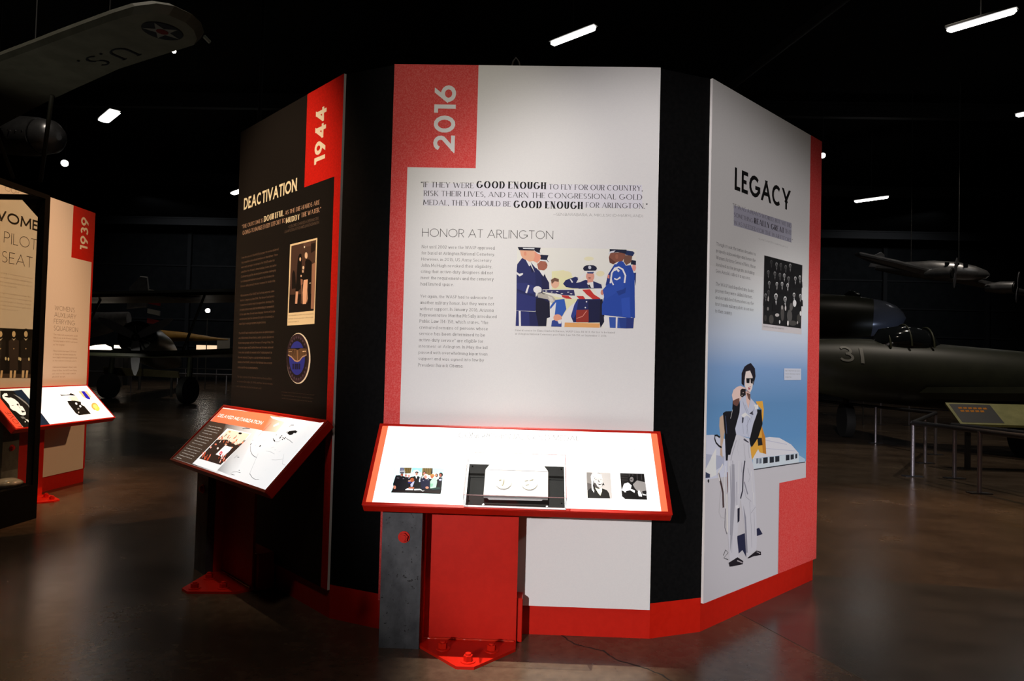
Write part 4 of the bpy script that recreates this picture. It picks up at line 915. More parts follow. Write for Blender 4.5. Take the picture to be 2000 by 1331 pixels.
 'signing': '''197 234 234|-5206 1898 -3016 1904 -3037 627 -5090 622
130 190 197|-4386 1888 -3961 1888 -3959 1622 -4165 1802 -4315 1750 -4373 1607
152 234 234|-3511 1889 -3028 1891 -3028 1656 -3239 1680 -3479 1624
40 40 83|-4895 1877 -4752 1883 -4715 1719 -4891 1682
174 174 190|-4861 1831 -4771 1837 -4770 1823 -4860 1816
174 174 190|-4866 1776 -4763 1783 -4762 1768 -4865 1761
96 79 42|-4746 1883 -4410 1891 -4418 1605 -4655 1581
96 79 42|-3957 1888 -3525 1896 -3497 1670 -3573 1543 -3935 1492
54 42 18|-4612 1872 -4598 1599 -4613 1598 -4627 1871
54 42 18|-4534 1875 -4521 1602 -4535 1601 -4549 1874
54 42 18|-4456 1878 -4443 1605 -4458 1604 -4471 1877
54 42 18|-3858 1900 -3848 1626 -3863 1626 -3872 1899
54 42 18|-3766 1903 -3758 1630 -3772 1629 -3781 1903
54 42 18|-3675 1906 -3667 1633 -3682 1633 -3690 1906
54 42 18|-3597 1909 -3590 1636 -3604 1635 -3612 1909
6 5 10|-3564 1895 -3521 1896 -3494 1639 -3560 1544
6 6 14|-5028 1475 -4876 1496 -4632 1427 -4394 1390 -4249 1465 -4149 1491 -4014 1450 -3966 1283 -3973 1436 -3866 1502 -3563 1359 -3461 1363 -3274 1308 -3214 1464 -3057 1439 -3032 864 -3044 634 -5077 625 -5037 925 -5075 1045
190 197 234|-4017 1281 -4002 1404 -3954 1192 -4003 1175
174 171 167|-4544 1492 -4545 1446 -4562 1412 -4589 1398 -4620 1409 -4646 1442 -4660 1488 -4660 1535 -4643 1569 -4616 1583 -4585 1571 -4559 1538
160 102 96|-4557 1484 -4558 1452 -4570 1428 -4589 1418 -4611 1426 -4630 1449 -4640 1481 -4639 1514 -4628 1538 -4608 1547 -4586 1539 -4568 1516
234 194 192|-4400 1498 -4403 1447 -4427 1409 -4465 1394 -4507 1406 -4542 1442 -4560 1492 -4557 1543 -4533 1581 -4495 1596 -4453 1584 -4418 1548
182 130 123|-4425 1466 -4427 1432 -4440 1407 -4462 1397 -4486 1405 -4507 1429 -4518 1462 -4517 1496 -4503 1522 -4481 1532 -4457 1524 -4436 1499
11 9 16|-4091 1649 -4097 1617 -4120 1594 -4155 1584 -4193 1591 -4222 1613 -4236 1643 -4231 1675 -4207 1698 -4172 1708 -4135 1701 -4105 1679
159 116 102|-4109 1578 -4111 1539 -4126 1510 -4150 1499 -4177 1508 -4200 1536 -4212 1574 -4211 1613 -4196 1642 -4171 1653 -4144 1644 -4121 1616
24 16 14|-3777 1644 -3782 1609 -3802 1583 -3833 1573 -3867 1581 -3894 1605 -3907 1640 -3903 1675 -3882 1701 -3851 1712 -3818 1704 -3791 1679
160 102 89|-3789 1613 -3792 1578 -3807 1552 -3832 1542 -3859 1550 -3881 1575 -3892 1609 -3890 1644 -3874 1670 -3850 1681 -3823 1672 -3800 1648
194 186 180|-3625 1464 -3633 1399 -3670 1350 -3727 1330 -3789 1345 -3838 1391 -3862 1456 -3855 1522 -3817 1571 -3760 1591 -3699 1575 -3649 1529
175 118 106|-3707 1438 -3710 1392 -3728 1358 -3757 1344 -3790 1355 -3817 1388 -3831 1434 -3829 1480 -3810 1515 -3781 1528 -3748 1517 -3721 1484
152 109 57|-3395 1519 -3403 1473 -3434 1438 -3481 1423 -3531 1434 -3570 1466 -3588 1512 -3581 1559 -3550 1594 -3503 1608 -3453 1597 -3414 1565
152 83 57|-3439 1448 -3442 1410 -3460 1381 -3487 1370 -3517 1379 -3542 1406 -3554 1444 -3551 1482 -3533 1511 -3506 1523 -3475 1513 -3451 1486
28 19 16|-3249 1540 -3253 1492 -3275 1456 -3309 1442 -3346 1454 -3375 1487 -3391 1535 -3387 1583 -3365 1619 -3331 1633 -3294 1621 -3264 1587
152 109 89|-3294 1538 -3297 1501 -3312 1473 -3337 1463 -3364 1472 -3386 1498 -3397 1534 -3394 1572 -3379 1599 -3354 1610 -3327 1601 -3305 1575
13 8 9|-3046 1578 -3052 1520 -3080 1477 -3123 1460 -3170 1473 -3208 1514 -3226 1572 -3221 1630 -3193 1674 -3149 1691 -3102 1677 -3064 1636
130 70 57|-3104 1545 -3107 1503 -3123 1471 -3149 1459 -3177 1469 -3201 1499 -3213 1541 -3210 1584 -3194 1616 -3168 1628 -3140 1618 -3116 1587
130 67 51|-4712 1509 -4715 1475 -4734 1448 -4763 1438 -4795 1446 -4822 1471 -4835 1505 -4833 1540 -4814 1566 -4784 1577 -4752 1568 -4725 1544
144 144 150|-4651 1667 -4662 1629 -4705 1600 -4766 1588 -4831 1596 -4882 1621 -4905 1658 -4893 1696 -4851 1725 -4789 1737 -4724 1729 -4673 1704
67 67 75|-4679 1611 -4689 1589 -4725 1572 -4776 1564 -4828 1568 -4869 1583 -4886 1604 -4875 1626 -4840 1643 -4789 1651 -4736 1647 -4696 1633
16 8 9|-4209 1366 -4217 1324 -4251 1292 -4300 1278 -4353 1288 -4395 1317 -4415 1359 -4407 1401 -4374 1433 -4324 1446 -4271 1437 -4229 1408
144 71 42|-4222 1274 -4226 1220 -4251 1180 -4291 1165 -4334 1177 -4370 1215 -4389 1268 -4386 1321 -4361 1361 -4321 1377 -4277 1365 -4241 1327
234 234 234|-4826 1467 -4737 1439 -4803 1444
190 197 234|-4509 1386 -4464 1341 -4419 1389 -4456 1326
234 234 234|-4207 1489 -4110 1493 -4141 1338
234 234 234|-3931 1407 -3864 1486 -3897 1347
9 13 40|-3910 1346 -3815 1411 -3710 1293 -3589 1358 -3521 906 -3655 856 -3870 848 -3945 1223
159 159 174|-3859 1278 -3805 1257 -3810 1244 -3864 1265
159 159 174|-3661 1302 -3612 1319 -3606 1303 -3656 1286
159 159 174|-4706 1332 -4654 1326 -4655 1312 -4708 1318
144 144 159|-4963 1356 -4864 1348 -4865 1336 -4964 1345
144 182 159|-3547 1222 -3464 1393 -3314 1430 -3257 1218 -3269 930 -3505 884
109 155 133|-3534 1116 -3406 1121 -3415 985 -3501 952
234 234 234|-3288 1431 -3218 1495 -3198 1434 -3226 1341
182 182 234|-3200 1342 -3088 1376 -3091 1285 -3168 1282
155 159 194|-4346 1056 -4272 1165 -4195 1214 -4246 940 -4322 937
45 39 123|-4461 1143 -4337 1170 -4318 1133 -4430 1106
190 144 123|-4349 1216 -4356 1199 -4377 1186 -4409 1180 -4441 1183 -4466 1195 -4477 1211 -4471 1228 -4450 1241 -4418 1247 -4386 1243 -4360 1232
174 113 92|-4922 885 -4922 840 -4938 806 -4965 793 -4995 804 -5021 836 -5036 880 -5036 926 -5020 959 -4993 972 -4963 961 -4936 929
174 113 92|-3567 919 -3573 889 -3595 867 -3629 857 -3665 864 -3693 885 -3707 914 -3701 945 -3678 967 -3644 977 -3608 970 -3580 949
18 9 11|-5080 722 -4532 757 -3036 790 -3042 632 -5084 625
234 234 234|-4534 772 -4445 857 -4200 836 -4201 774
234 234 234|-4161 830 -3934 846 -3832 798 -4152 766
190 190 190|-3897 765 -3707 765 -3790 725
159 89 63|-4402 911 -4172 912 -4174 837 -4391 837
24 45 42|-3530 876 -3132 965 -3070 863 -3396 821''',
 'portrait_near': '''159 155 152|2971 1929 3979 1935 3974 662 2964 655
106 102 99|2971 1929 3204 1925 3137 1113 2977 1090
67 63 62|2980 1406 3177 1342 3151 1096 2975 1037
6 6 6|2983 1020 3170 1184 3248 961 3318 1190 3582 1147 3783 1067 3862 914 3890 667 2971 659
12 11 11|3230 1521 3313 1685 3366 1562 3323 1277 3375 1139 3251 1030 3204 1273
9 9 9|3631 1501 3701 1300 3621 1315 3586 1217
171 167 165|3269 1559 3390 1742 3623 1625 3645 1430 3574 1269 3466 1186 3350 1226 3267 1346
53 49 49|3255 1416 3329 1401 3395 1245 3466 1191 3419 1141 3302 1171
79 76 75|3442 1583 3510 1461 3478 1424 3438 1511
234 234 234|3147 1715 3200 1843 3293 1897 3398 1896 3591 1839 3622 1607 3463 1691 3313 1685 3253 1522 3211 1273 3249 918 3165 1079 3167 1448
14 13 13|3203 1735 3270 1720 3316 1748 3268 1693
30 27 27|3407 1856 3491 1914 3487 1902 3415 1846
30 27 27|3491 1914 3593 1808 3584 1799 3487 1902
234 234 197|3302 1171 3432 1115 3583 1173 3577 1008 3496 794 3408 932
16 14 14|3303 1558 3395 1597 3401 1583 3309 1544
16 14 14|3531 1602 3599 1614 3601 1599 3533 1588
30 24 24|3403 1404 3475 1353 3604 1411 3562 1330 3472 1309
234 234 234|3432 1387 3596 1407 3534 1356''',
 'portrait_far': '''18 16 16|4385 1937 5390 1938 5390 671 4493 664 4447 730 4379 787
42 40 40|4417 1865 4700 1848 4698 1822 4415 1838
42 40 40|4407 1739 4690 1722 4688 1696 4406 1712
42 40 40|4398 1613 4679 1597 4678 1570 4396 1587
48 46 46|4784 1909 4774 1612 4737 1614 4747 1910
48 46 46|4934 1914 4923 1618 4886 1619 4898 1916
48 46 46|5115 1921 5102 1624 5065 1626 5078 1922
48 46 46|5295 1927 5281 1631 5245 1632 5259 1929
130 126 123|4869 1387 5066 1598 5400 1512 5403 1083 5215 990 5072 1028 4941 1197
234 234 234|4388 1089 4516 1409 4684 1477 4820 1332 4762 1173 4931 1092 4907 979 4741 1102 4486 1032
234 234 234|5040 992 5097 1133 5195 929 5197 809 5067 821
6 5 6|4486 1032 4727 1102 4888 935 5051 804 5068 676 4500 664 4394 797 4398 1038
7 6 7|5042 1659 5018 1589 4963 1531 4889 1498 4810 1495 4741 1523 4696 1577 4684 1646 4707 1717 4762 1775 4837 1809 4917 1812 4986 1783 5031 1729
106 102 101|4929 1637 4912 1570 4877 1520 4835 1500 4795 1517 4770 1565 4764 1631 4781 1699 4815 1749 4858 1769 4898 1752 4924 1704
7 6 7|4818 1473 4890 1458 4852 1193 4814 1262
28 25 25|4876 1626 4869 1615 4852 1607 4829 1603 4807 1605 4791 1613 4786 1623 4793 1634 4810 1642 4833 1646 4855 1644 4870 1637
234 234 234|4570 1018 4563 1006 4548 996 4527 992 4506 995 4492 1003 4488 1015 4494 1027 4510 1037 4531 1041 4551 1038 4565 1030
186 186 186|5213 964 5369 918 5378 867 5233 879
30 28 28|5223 1068 5403 1109 5403 971 5245 1000''',
 'militarization': '''63 49 40|-5887 2989 118 2965 1055 157 -5865 48
47 40 37|-2969 183 -3057 728 -40 809 640 156
80 69 61 234 234 234 234 234 234 37 33 31|-2480 2951 1539 3014 1459 124 -2940 169
234 234 234|1494 3081 5032 3072 6328 2905 6403 37 739 105
234 234 234|-47 2987 2514 3182 6210 4078 6281 59 2230 6 1163 761
80 69 61 234 234 234 234 234 234 51 45 42|-3644 3079 1680 3045 2612 229 -841 322
234 234 234|686 2889 6210 4078 6281 59 2645 38
234 113 76|-5897 3948 564 4063 2440 3978 2523 3409 2146 3064 950 3020 -5818 2954
234 113 76 234 223 209 234 214 196 234 113 76|660 3926 2684 3786 2696 3065 1157 2986
234 234 234|628 3946 2424 3958 2769 3729 1573 3787 1052 3826
234 234 234|1822 3434 2101 3640 2308 3529 1981 3332
234 234 234|-2826 2710 371 2716 381 199 -2949 204
49 35 30|-2800 1864 -2213 2358 -100 2458 431 2230 209 602 -2742 587
230 209 187|-2531 2652 227 2662 361 2077 -157 1865 -1635 2047 -2735 1911 -2647 2308
234 218 205|-2444 2364 -2397 2271 -2472 2233 -2519 2326
214 106 65|-1201 1988 -1161 1875 -1213 1856 -1253 1970
187 91 61|-79 2043 -124 1947 -172 1970 -127 2065
187 91 61|-979 2315 -911 2210 -957 2180 -1026 2285
187 91 61|298 2002 298 1889 246 1889 246 2002
40 26 23|-1811 2315 -1669 2162 -1729 2106 -1871 2259
187 91 61|132 2010 153 1881 101 1872 80 2002
26 19 23|252 2067 326 1942 281 1915 207 2040
187 91 61|-1733 2319 -1763 2221 -1842 2244 -1812 2343
187 91 61|-2614 2105 -2556 1980 -2656 1933 -2714 2059
40 26 23|-1325 1946 -1292 1844 -1345 1827 -1378 1929
187 91 61|-975 2296 -964 2181 -1044 2173 -1055 2288
214 106 65|-708 2002 -699 1892 -753 1888 -762 1997
214 106 65|-655 2017 -668 1903 -746 1911 -733 2025
214 106 65|-2942 2230 -2840 2067 -2913 2022 -3015 2185
40 26 23|-3024 2276 -2887 2118 -2972 2045 -3109 2203
187 91 61|-567 2074 -485 1960 -568 1901 -650 2014
40 26 23|-2534 2218 -2494 2099 -2575 2073 -2614 2192
187 91 61|-1482 2252 -1436 2130 -1512 2102 -1558 2223
214 106 65|-1846 1982 -1707 1848 -1746 1807 -1885 1941
26 19 23|-540 1985 -478 1858 -526 1834 -588 1962
26 19 23|-2209 2390 -2187 2266 -2270 2251 -2292 2376
40 26 23|301 2231 310 2142 235 2134 225 2223
234 218 205|-1702 2290 -1699 2197 -1756 2195 -1759 2289
40 26 23|-2268 2290 -2226 2181 -2280 2160 -2322 2269
187 91 61|-1460 2020 -1350 1897 -1428 1826 -1538 1949
223 145 98|362 2178 448 2071 372 2009 285 2116
26 19 23|-1103 1993 -1007 1862 -1052 1830 -1147 1960
234 218 205|-150 2171 -31 2034 -107 1968 -226 2105
234 218 205|-400 2304 -245 2156 -298 2100 -454 2248
214 106 65|368 2129 340 2029 267 2049 296 2150
214 106 65|377 2147 408 2027 357 2015 327 2134
234 218 205|-1402 2219 -1409 2110 -1465 2114 -1458 2223
187 91 61|-2279 2117 -2169 1974 -2215 1939 -2325 2081
214 106 65|-1865 2318 -1752 2189 -1795 2151 -1908 2280
234 218 205|-143 2182 -131 2090 -230 2076 -243 2169
26 19 23|-909 2373 -905 2273 -985 2270 -988 2371
26 19 23|-1456 2058 -1393 1947 -1442 1920 -1505 2030
234 218 205|-2243 1959 -2086 1806 -2144 1746 -2301 1899
234 218 205|-1384 2071 -1228 1926 -1266 1885 -1422 2030
234 218 205|-377 2276 -325 2131 -398 2105 -450 2250
40 26 23|-2326 2001 -2197 1855 -2279 1783 -2408 1928
40 26 23|-1220 2028 -1240 1922 -1319 1936 -1299 2043
187 91 61|-2396 2177 -2283 2023 -2351 1974 -2464 2128
187 91 61|-963 2434 -911 2310 -962 2288 -1014 2412
214 106 65|-541 2237 -416 2095 -493 2028 -617 2169
19 16 16|-643 2598 -619 2567 -651 2539 -731 2521 -837 2517 -942 2530 -1018 2555 -1042 2586 -1010 2615 -929 2633 -822 2636 -718 2623
187 145 98|-2035 2552 -2012 2528 -2032 2506 -2088 2492 -2166 2491 -2246 2501 -2306 2522 -2329 2546 -2309 2568 -2252 2582 -2173 2584 -2094 2573
234 234 234|-1223 1707 -737 1679 -256 1707 -200 1426 -320 1033 -1335 1067 -1279 1386
214 30 47|-706 1190 -709 1140 -761 1110 -849 1107 -949 1133 -1034 1180 -1081 1237 -1078 1287 -1025 1318 -936 1320 -836 1294 -752 1246
234 234 234|-822 1204 -830 1175 -874 1168 -929 1188 -963 1222 -955 1251 -911 1258 -856 1239
234 161 129|-1119 1776 -1097 1753 -1116 1732 -1170 1718 -1245 1715 -1321 1724 -1377 1743 -1399 1766 -1380 1787 -1326 1801 -1251 1804 -1175 1795
234 161 129|-184 1698 -166 1679 -180 1661 -223 1650 -282 1647 -342 1655 -388 1671 -406 1690 -392 1708 -350 1720 -290 1722 -230 1714
234 218 209|-1604 1416 -1611 1373 -1689 1363 -1792 1391 -1859 1441 -1852 1483 -1774 1493 -1671 1465
234 161 145|-2485 1360 -2495 1322 -2576 1313 -2682 1339 -2750 1385 -2740 1424 -2658 1433 -2552 1406
223 121 91|-2265 1635 -2235 1608 -2245 1585 -2294 1571 -2367 1569 -2446 1581 -2510 1603 -2540 1629 -2530 1653 -2481 1667 -2407 1669 -2328 1657
223 74 37|-2267 816 -2101 649 -2132 618 -2298 785
35 23 26|-2008 897 -1844 730 -1875 700 -2039 867
35 23 26|-1968 790 -1804 624 -1835 594 -1999 760
234 129 98|-1784 955 -1622 788 -1653 758 -1815 925
223 92 54|-2185 944 -2019 776 -2050 745 -2216 913
35 23 26|-2493 860 -2325 691 -2356 660 -2525 828
223 92 54|-2962 1013 -2790 842 -2822 810 -2994 981
35 23 26|-2001 893 -1838 726 -1869 696 -2032 863
35 23 26|-1906 994 -1743 827 -1774 796 -1937 964
223 74 37|-1839 811 -1677 645 -1708 615 -1870 781
223 92 54|-2108 768 -1944 601 -1975 571 -2139 737
223 92 54|-2549 939 -2380 770 -2412 739 -2581 908
223 74 37|-2808 1049 -2637 878 -2669 846 -2840 1017
223 74 37|-2087 837 -1923 670 -1954 639 -2118 806
223 74 37|-1747 847 -1585 682 -1616 651 -1778 817
234 129 98|-2607 855 -2438 686 -2470 655 -2639 823
223 74 37|-1787 776 -1625 610 -1656 580 -1817 746
223 74 37|-1692 793 -1531 628 -1562 598 -1723 763
223 92 54|-2660 889 -2490 720 -2521 689 -2691 858
35 23 26|-1935 822 -1771 656 -1802 625 -1966 791
223 92 54|-1764 890 -1602 724 -1633 694 -1795 860
35 23 26|-1706 889 -1544 723 -1575 693 -1737 859
234 129 98|-2268 824 -2102 657 -2133 626 -2299 793
234 129 98|-1892 985 -1729 817 -1760 787 -1923 954
234 129 98|-1868 1019 -1705 852 -1736 821 -1899 989
223 92 54|-2687 1062 -2517 892 -2549 860 -2719 1031
40 23 23|46 1099 193 938 159 907 12 1068
223 74 37|-356 1071 -206 908 -240 877 -390 1039
40 23 23|-744 1154 -590 989 -625 957 -778 1121
223 74 37|-258 1118 -109 955 -143 923 -292 1086
234 223 214|-41 1076 107 914 73 883 -75 1045
223 92 54|240 992 385 832 351 802 206 962
223 92 54|-178 1233 -29 1070 -64 1038 -213 1202
40 23 23|-102 1204 46 1041 12 1010 -136 1173
223 74 37|-731 1079 -578 914 -612 882 -766 1046
223 74 37|-147 863 1 702 -33 671 -181 831
40 23 23|-773 1152 -620 987 -654 955 -808 1120
223 92 54|-54 1011 94 850 60 819 -88 980
223 92 54|49 1016 195 855 161 824 15 985
40 23 23|194 1010 339 850 305 819 160 980
223 92 54|64 989 210 829 177 798 30 959
40 23 23|-432 1161 -281 997 -316 965 -467 1129
223 92 54|-501 1188 -349 1024 -384 992 -536 1156
234 223 214|-215 878 -67 717 -101 686 -249 847
234 223 214|-313 1114 -163 951 -197 919 -347 1082
234 223 214|-412 1064 -262 901 -296 869 -447 1032
19 19 19|3800 3137 3834 3254 4117 3319 4354 3367 4631 3315 4597 3200 4416 3208 4411 3097 4220 3041 4024 3080
19 19 19|3479 3507 3504 3629 3520 3595 3516 3501
19 19 19|3504 3629 3781 3660 3785 3622 3520 3595
19 19 19|3664 3154 3706 3243 3746 3224 3704 3135
19 19 19|1301 2632 1349 3054 1369 3052 1322 2630
19 19 19|1349 3054 1405 3548 1425 3546 1369 3052
19 19 19|1163 2382 1221 2324 1202 2305 1144 2363
19 19 19|1352 2040 1270 2158 1314 2189 1396 2071
19 19 19|1438 2029 1919 1756 1911 1738 1429 2012
19 19 19|1919 1756 2433 1580 2428 1560 1911 1738
19 19 19|2433 1580 2842 1516 2839 1496 2428 1560
19 19 19|2842 1516 3057 1499 3055 1479 2839 1496
94 94 94|2873 1718 3756 620 3746 612 2863 1711
19 19 19|3716 637 4284 483 4280 466 3712 620
19 19 19|4284 483 4706 443 4707 425 4280 466
19 19 19|4706 443 4978 490 4981 473 4707 425
19 19 19|2992 2699 3216 2602 3206 2571 2979 2669
19 19 19|3216 2602 3455 2549 3448 2518 3206 2571
69 69 69|3526 2540 3745 2580 3753 2563 3529 2522
69 69 69|3745 2580 3812 2668 3827 2657 3753 2563
19 19 19|2977 2871 2958 2953 2989 2961 3008 2878
19 19 19|3618 2845 3623 2816 3557 2808 3487 2829 3482 2857 3548 2865
19 19 19|3630 2929 3635 2901 3569 2893 3499 2914 3494 2942 3560 2950
19 19 19|3909 2838 3913 2810 3848 2802 3779 2823 3774 2851 3839 2859
19 19 19|3982 2744 3986 2716 3921 2708 3852 2728 3848 2756 3913 2764
19 19 19|4105 2801 4109 2773 4044 2765 3976 2785 3972 2813 4036 2821
19 19 19|4088 2881 4092 2853 4027 2845 3959 2865 3954 2893 4019 2901
19 19 19|3639 2785 3644 2757 3578 2749 3508 2769 3503 2797 3569 2805
19 19 19|2481 2158 2487 2130 2418 2121 2345 2141 2340 2169 2408 2178
19 19 19|2476 2116 2481 2088 2413 2079 2340 2098 2334 2126 2403 2135
19 19 19|3350 2604 3354 2575 3288 2567 3217 2587 3212 2615 3279 2624
40 40 40|4191 2841 4633 2773 4630 2755 4188 2823
40 40 40|4633 2773 5078 2676 5074 2659 4630 2755
113 113 113|5202 2009 5779 1520 5774 1509 5194 2001
113 113 113|5779 1520 6222 1484 6221 1473 5774 1509
98 98 98|4603 1581 4947 1624 4949 1613 4604 1569
98 98 98|4947 1624 5445 1737 5448 1726 4949 1613
98 98 98|5445 1737 5501 1764 5506 1754 5448 1726
129 129 129|3370 1954 3862 1962 3861 1949 3370 1942
129 129 129|3862 1962 4388 1896 4386 1884 3861 1949
129 129 129|5970 2077 5977 2425 5988 2425 5981 2077
123 123 123|2170 2465 2251 2518 2261 2501 2181 2449
123 123 123|2381 2428 2461 2480 2472 2464 2392 2412
123 123 123|2335 2549 2415 2602 2426 2585 2346 2533
123 123 123|1875 2088 1956 2141 1967 2124 1886 2071
123 123 123|3720 2412 3796 2463 3807 2447 3730 2396
123 123 123|3690 2204 3767 2254 3777 2239 3700 2188
123 123 123|3625 2154 3702 2205 3712 2190 3635 2139
123 123 123|4074 2094 4150 2144 4160 2129 4085 2079
123 123 123|5492 2860 5564 2908 5574 2894 5501 2845
123 123 123|5611 3093 5683 3142 5693 3128 5620 3079
123 123 123|5206 3634 5280 3683 5290 3668 5216 3619
123 123 123|4602 2067 4676 2117 4686 2102 4612 2052
123 123 123|4815 990 4887 1040 4897 1026 4825 976
19 19 19|976 1155 1029 1352 1049 1347 995 1149
19 19 19|1185 1258 1407 1269 1409 1243 1187 1231
40 40 40|2018 292 2071 446 2081 429 2036 286
40 40 40|2071 446 2413 522 2415 504 2081 429
40 40 40|2413 522 2855 535 2856 517 2415 504
19 19 19|2582 628 2587 608 2538 600 2486 613 2481 633 2530 641
54 54 54|2149 319 2507 339 2508 320 2150 300
47 44 40|-1040 2900 -747 2979 -742 2934 -1028 2856
47 44 40|-747 2979 -256 2986 -255 2941 -742 2934''',
 'love': '''234 78 54|-3501 4347 -2927 3210 -3148 23 -4115 30 -4014 1900 -4021 3702
9 9 10|-2307 3958 -1016 3890 -520 1905 -1466 839 -2195 130 -3129 45 -2946 3187
9 28 47|-1016 3890 -5 3957 -55 2428 -102 1261 -215 54 -1325 79 -1559 848 -951 2691
17 17 19|-2439 3572 -2009 3747 -1254 3611 -581 2768 -741 1771 -1478 939 -1806 1366 -1615 2042 -1379 3118 -2040 3256
234 234 234|-2534 3431 -2134 3655 -1859 3641 -2040 3256 -1751 3140 -1594 2982 -1504 2629 -1640 2242 -1509 1934 -1646 1549 -1849 1345 -2160 1300 -2398 1420 -2536 1822 -2721 1886 -2796 2135 -2615 2461 -2618 2851 -2660 3194
234 234 234|-1745 2348 -1454 2228 -1503 1884 -1630 1795 -1794 2006
16 16 16|-2370 3373 -1921 3397 -1677 3285 -2027 3157 -2358 3274
12 12 12|-1833 2503 -1584 2535 -1785 2302 -1883 2359
47 47 47|-1930 1820 -1670 1749 -1612 1645 -2014 1581
40 40 40|-2449 2392 -2226 2400 -2225 2368 -2448 2360
40 40 40|-1809 2255 -1824 2009 -1856 2011 -1841 2257
125 125 125|-1295 3563 -919 3192 -706 2625 -696 2171 -824 1678 -973 1740 -805 2279 -1030 2947
106 106 106|-2548 1191 -2238 1210 -2162 958 -2523 994
205 205 205|-2292 922 -2059 849 -2004 402 -2192 472
223 223 223|-1744 867 -1559 848 -1839 532 -1811 676
187 187 187|-2421 667 -2465 628 -2513 601 -2554 594 -2576 608 -2573 639 -2547 680 -2504 719 -2455 746 -2414 754 -2392 740 -2395 708''',
 'camera_print': '''12 12 10|3868 3225 3892 3049 4405 3071 5011 3063 5708 2959 5585 3187 5299 3304 5051 3163 4527 3140 4108 3162
205 205 187|4682 2954 5729 2922 5571 2287 4857 2436 4659 2347
26 26 23|4627 2901 4530 2662 4495 2659 4593 2914
26 26 23|4530 2662 4653 2466 4638 2433 4495 2659
26 26 23|4653 2466 4901 2502 4906 2466 4638 2433
10 10 9|4076 2436 4728 2419 4964 2429 5688 2228 5410 1888 5649 1716 5642 765 4003 749 3806 1006 3891 1898 3916 2096
234 234 234|5063 2128 5031 2043 4951 1967 4855 1930 4779 1944 4752 2006 4784 2090 4863 2166 4959 2204 5035 2189
234 234 234|5284 1790 5252 1710 5172 1637 5075 1600 4998 1612 4971 1670 5003 1750 5082 1822 5179 1860 5256 1848
125 125 121|4721 1456 4658 1411 4578 1380 4502 1373 4451 1391 4439 1429 4467 1477 4530 1522 4610 1553 4686 1560 4737 1543 4750 1505
153 153 149|4331 1060 4276 1015 4216 983 4168 974 4143 990 4150 1026 4185 1073 4240 1118 4300 1150 4349 1159 4374 1143 4367 1107''',
 'medal_print': '''234 178 123|6567 3451 7692 3468 7682 2787 7389 2618 6711 2605 6520 2773
26 26 161|6938 3449 7390 3439 7342 2541 7159 2420 6927 2461 6785 2679
234 161 113|7182 2388 7069 1974 7032 1984 7145 2399
234 153 83|7567 1775 7517 1611 7388 1441 7199 1290 6981 1181 6766 1131 6587 1147 6470 1225 6433 1354 6480 1515 6606 1683 6791 1834 7008 1944 7225 1997 7408 1984 7528 1906
234 196 83|7508 1446 7462 1325 7342 1199 7173 1091 6987 1024 6823 1010 6711 1052 6674 1141 6718 1260 6836 1385 7004 1493 7189 1562 7356 1577 7470 1536
234 223 113|7394 1685 7344 1547 7215 1412 7043 1317 6874 1287 6754 1329 6713 1433 6762 1569 6889 1704 7060 1799 7230 1831 7352 1789''',
}
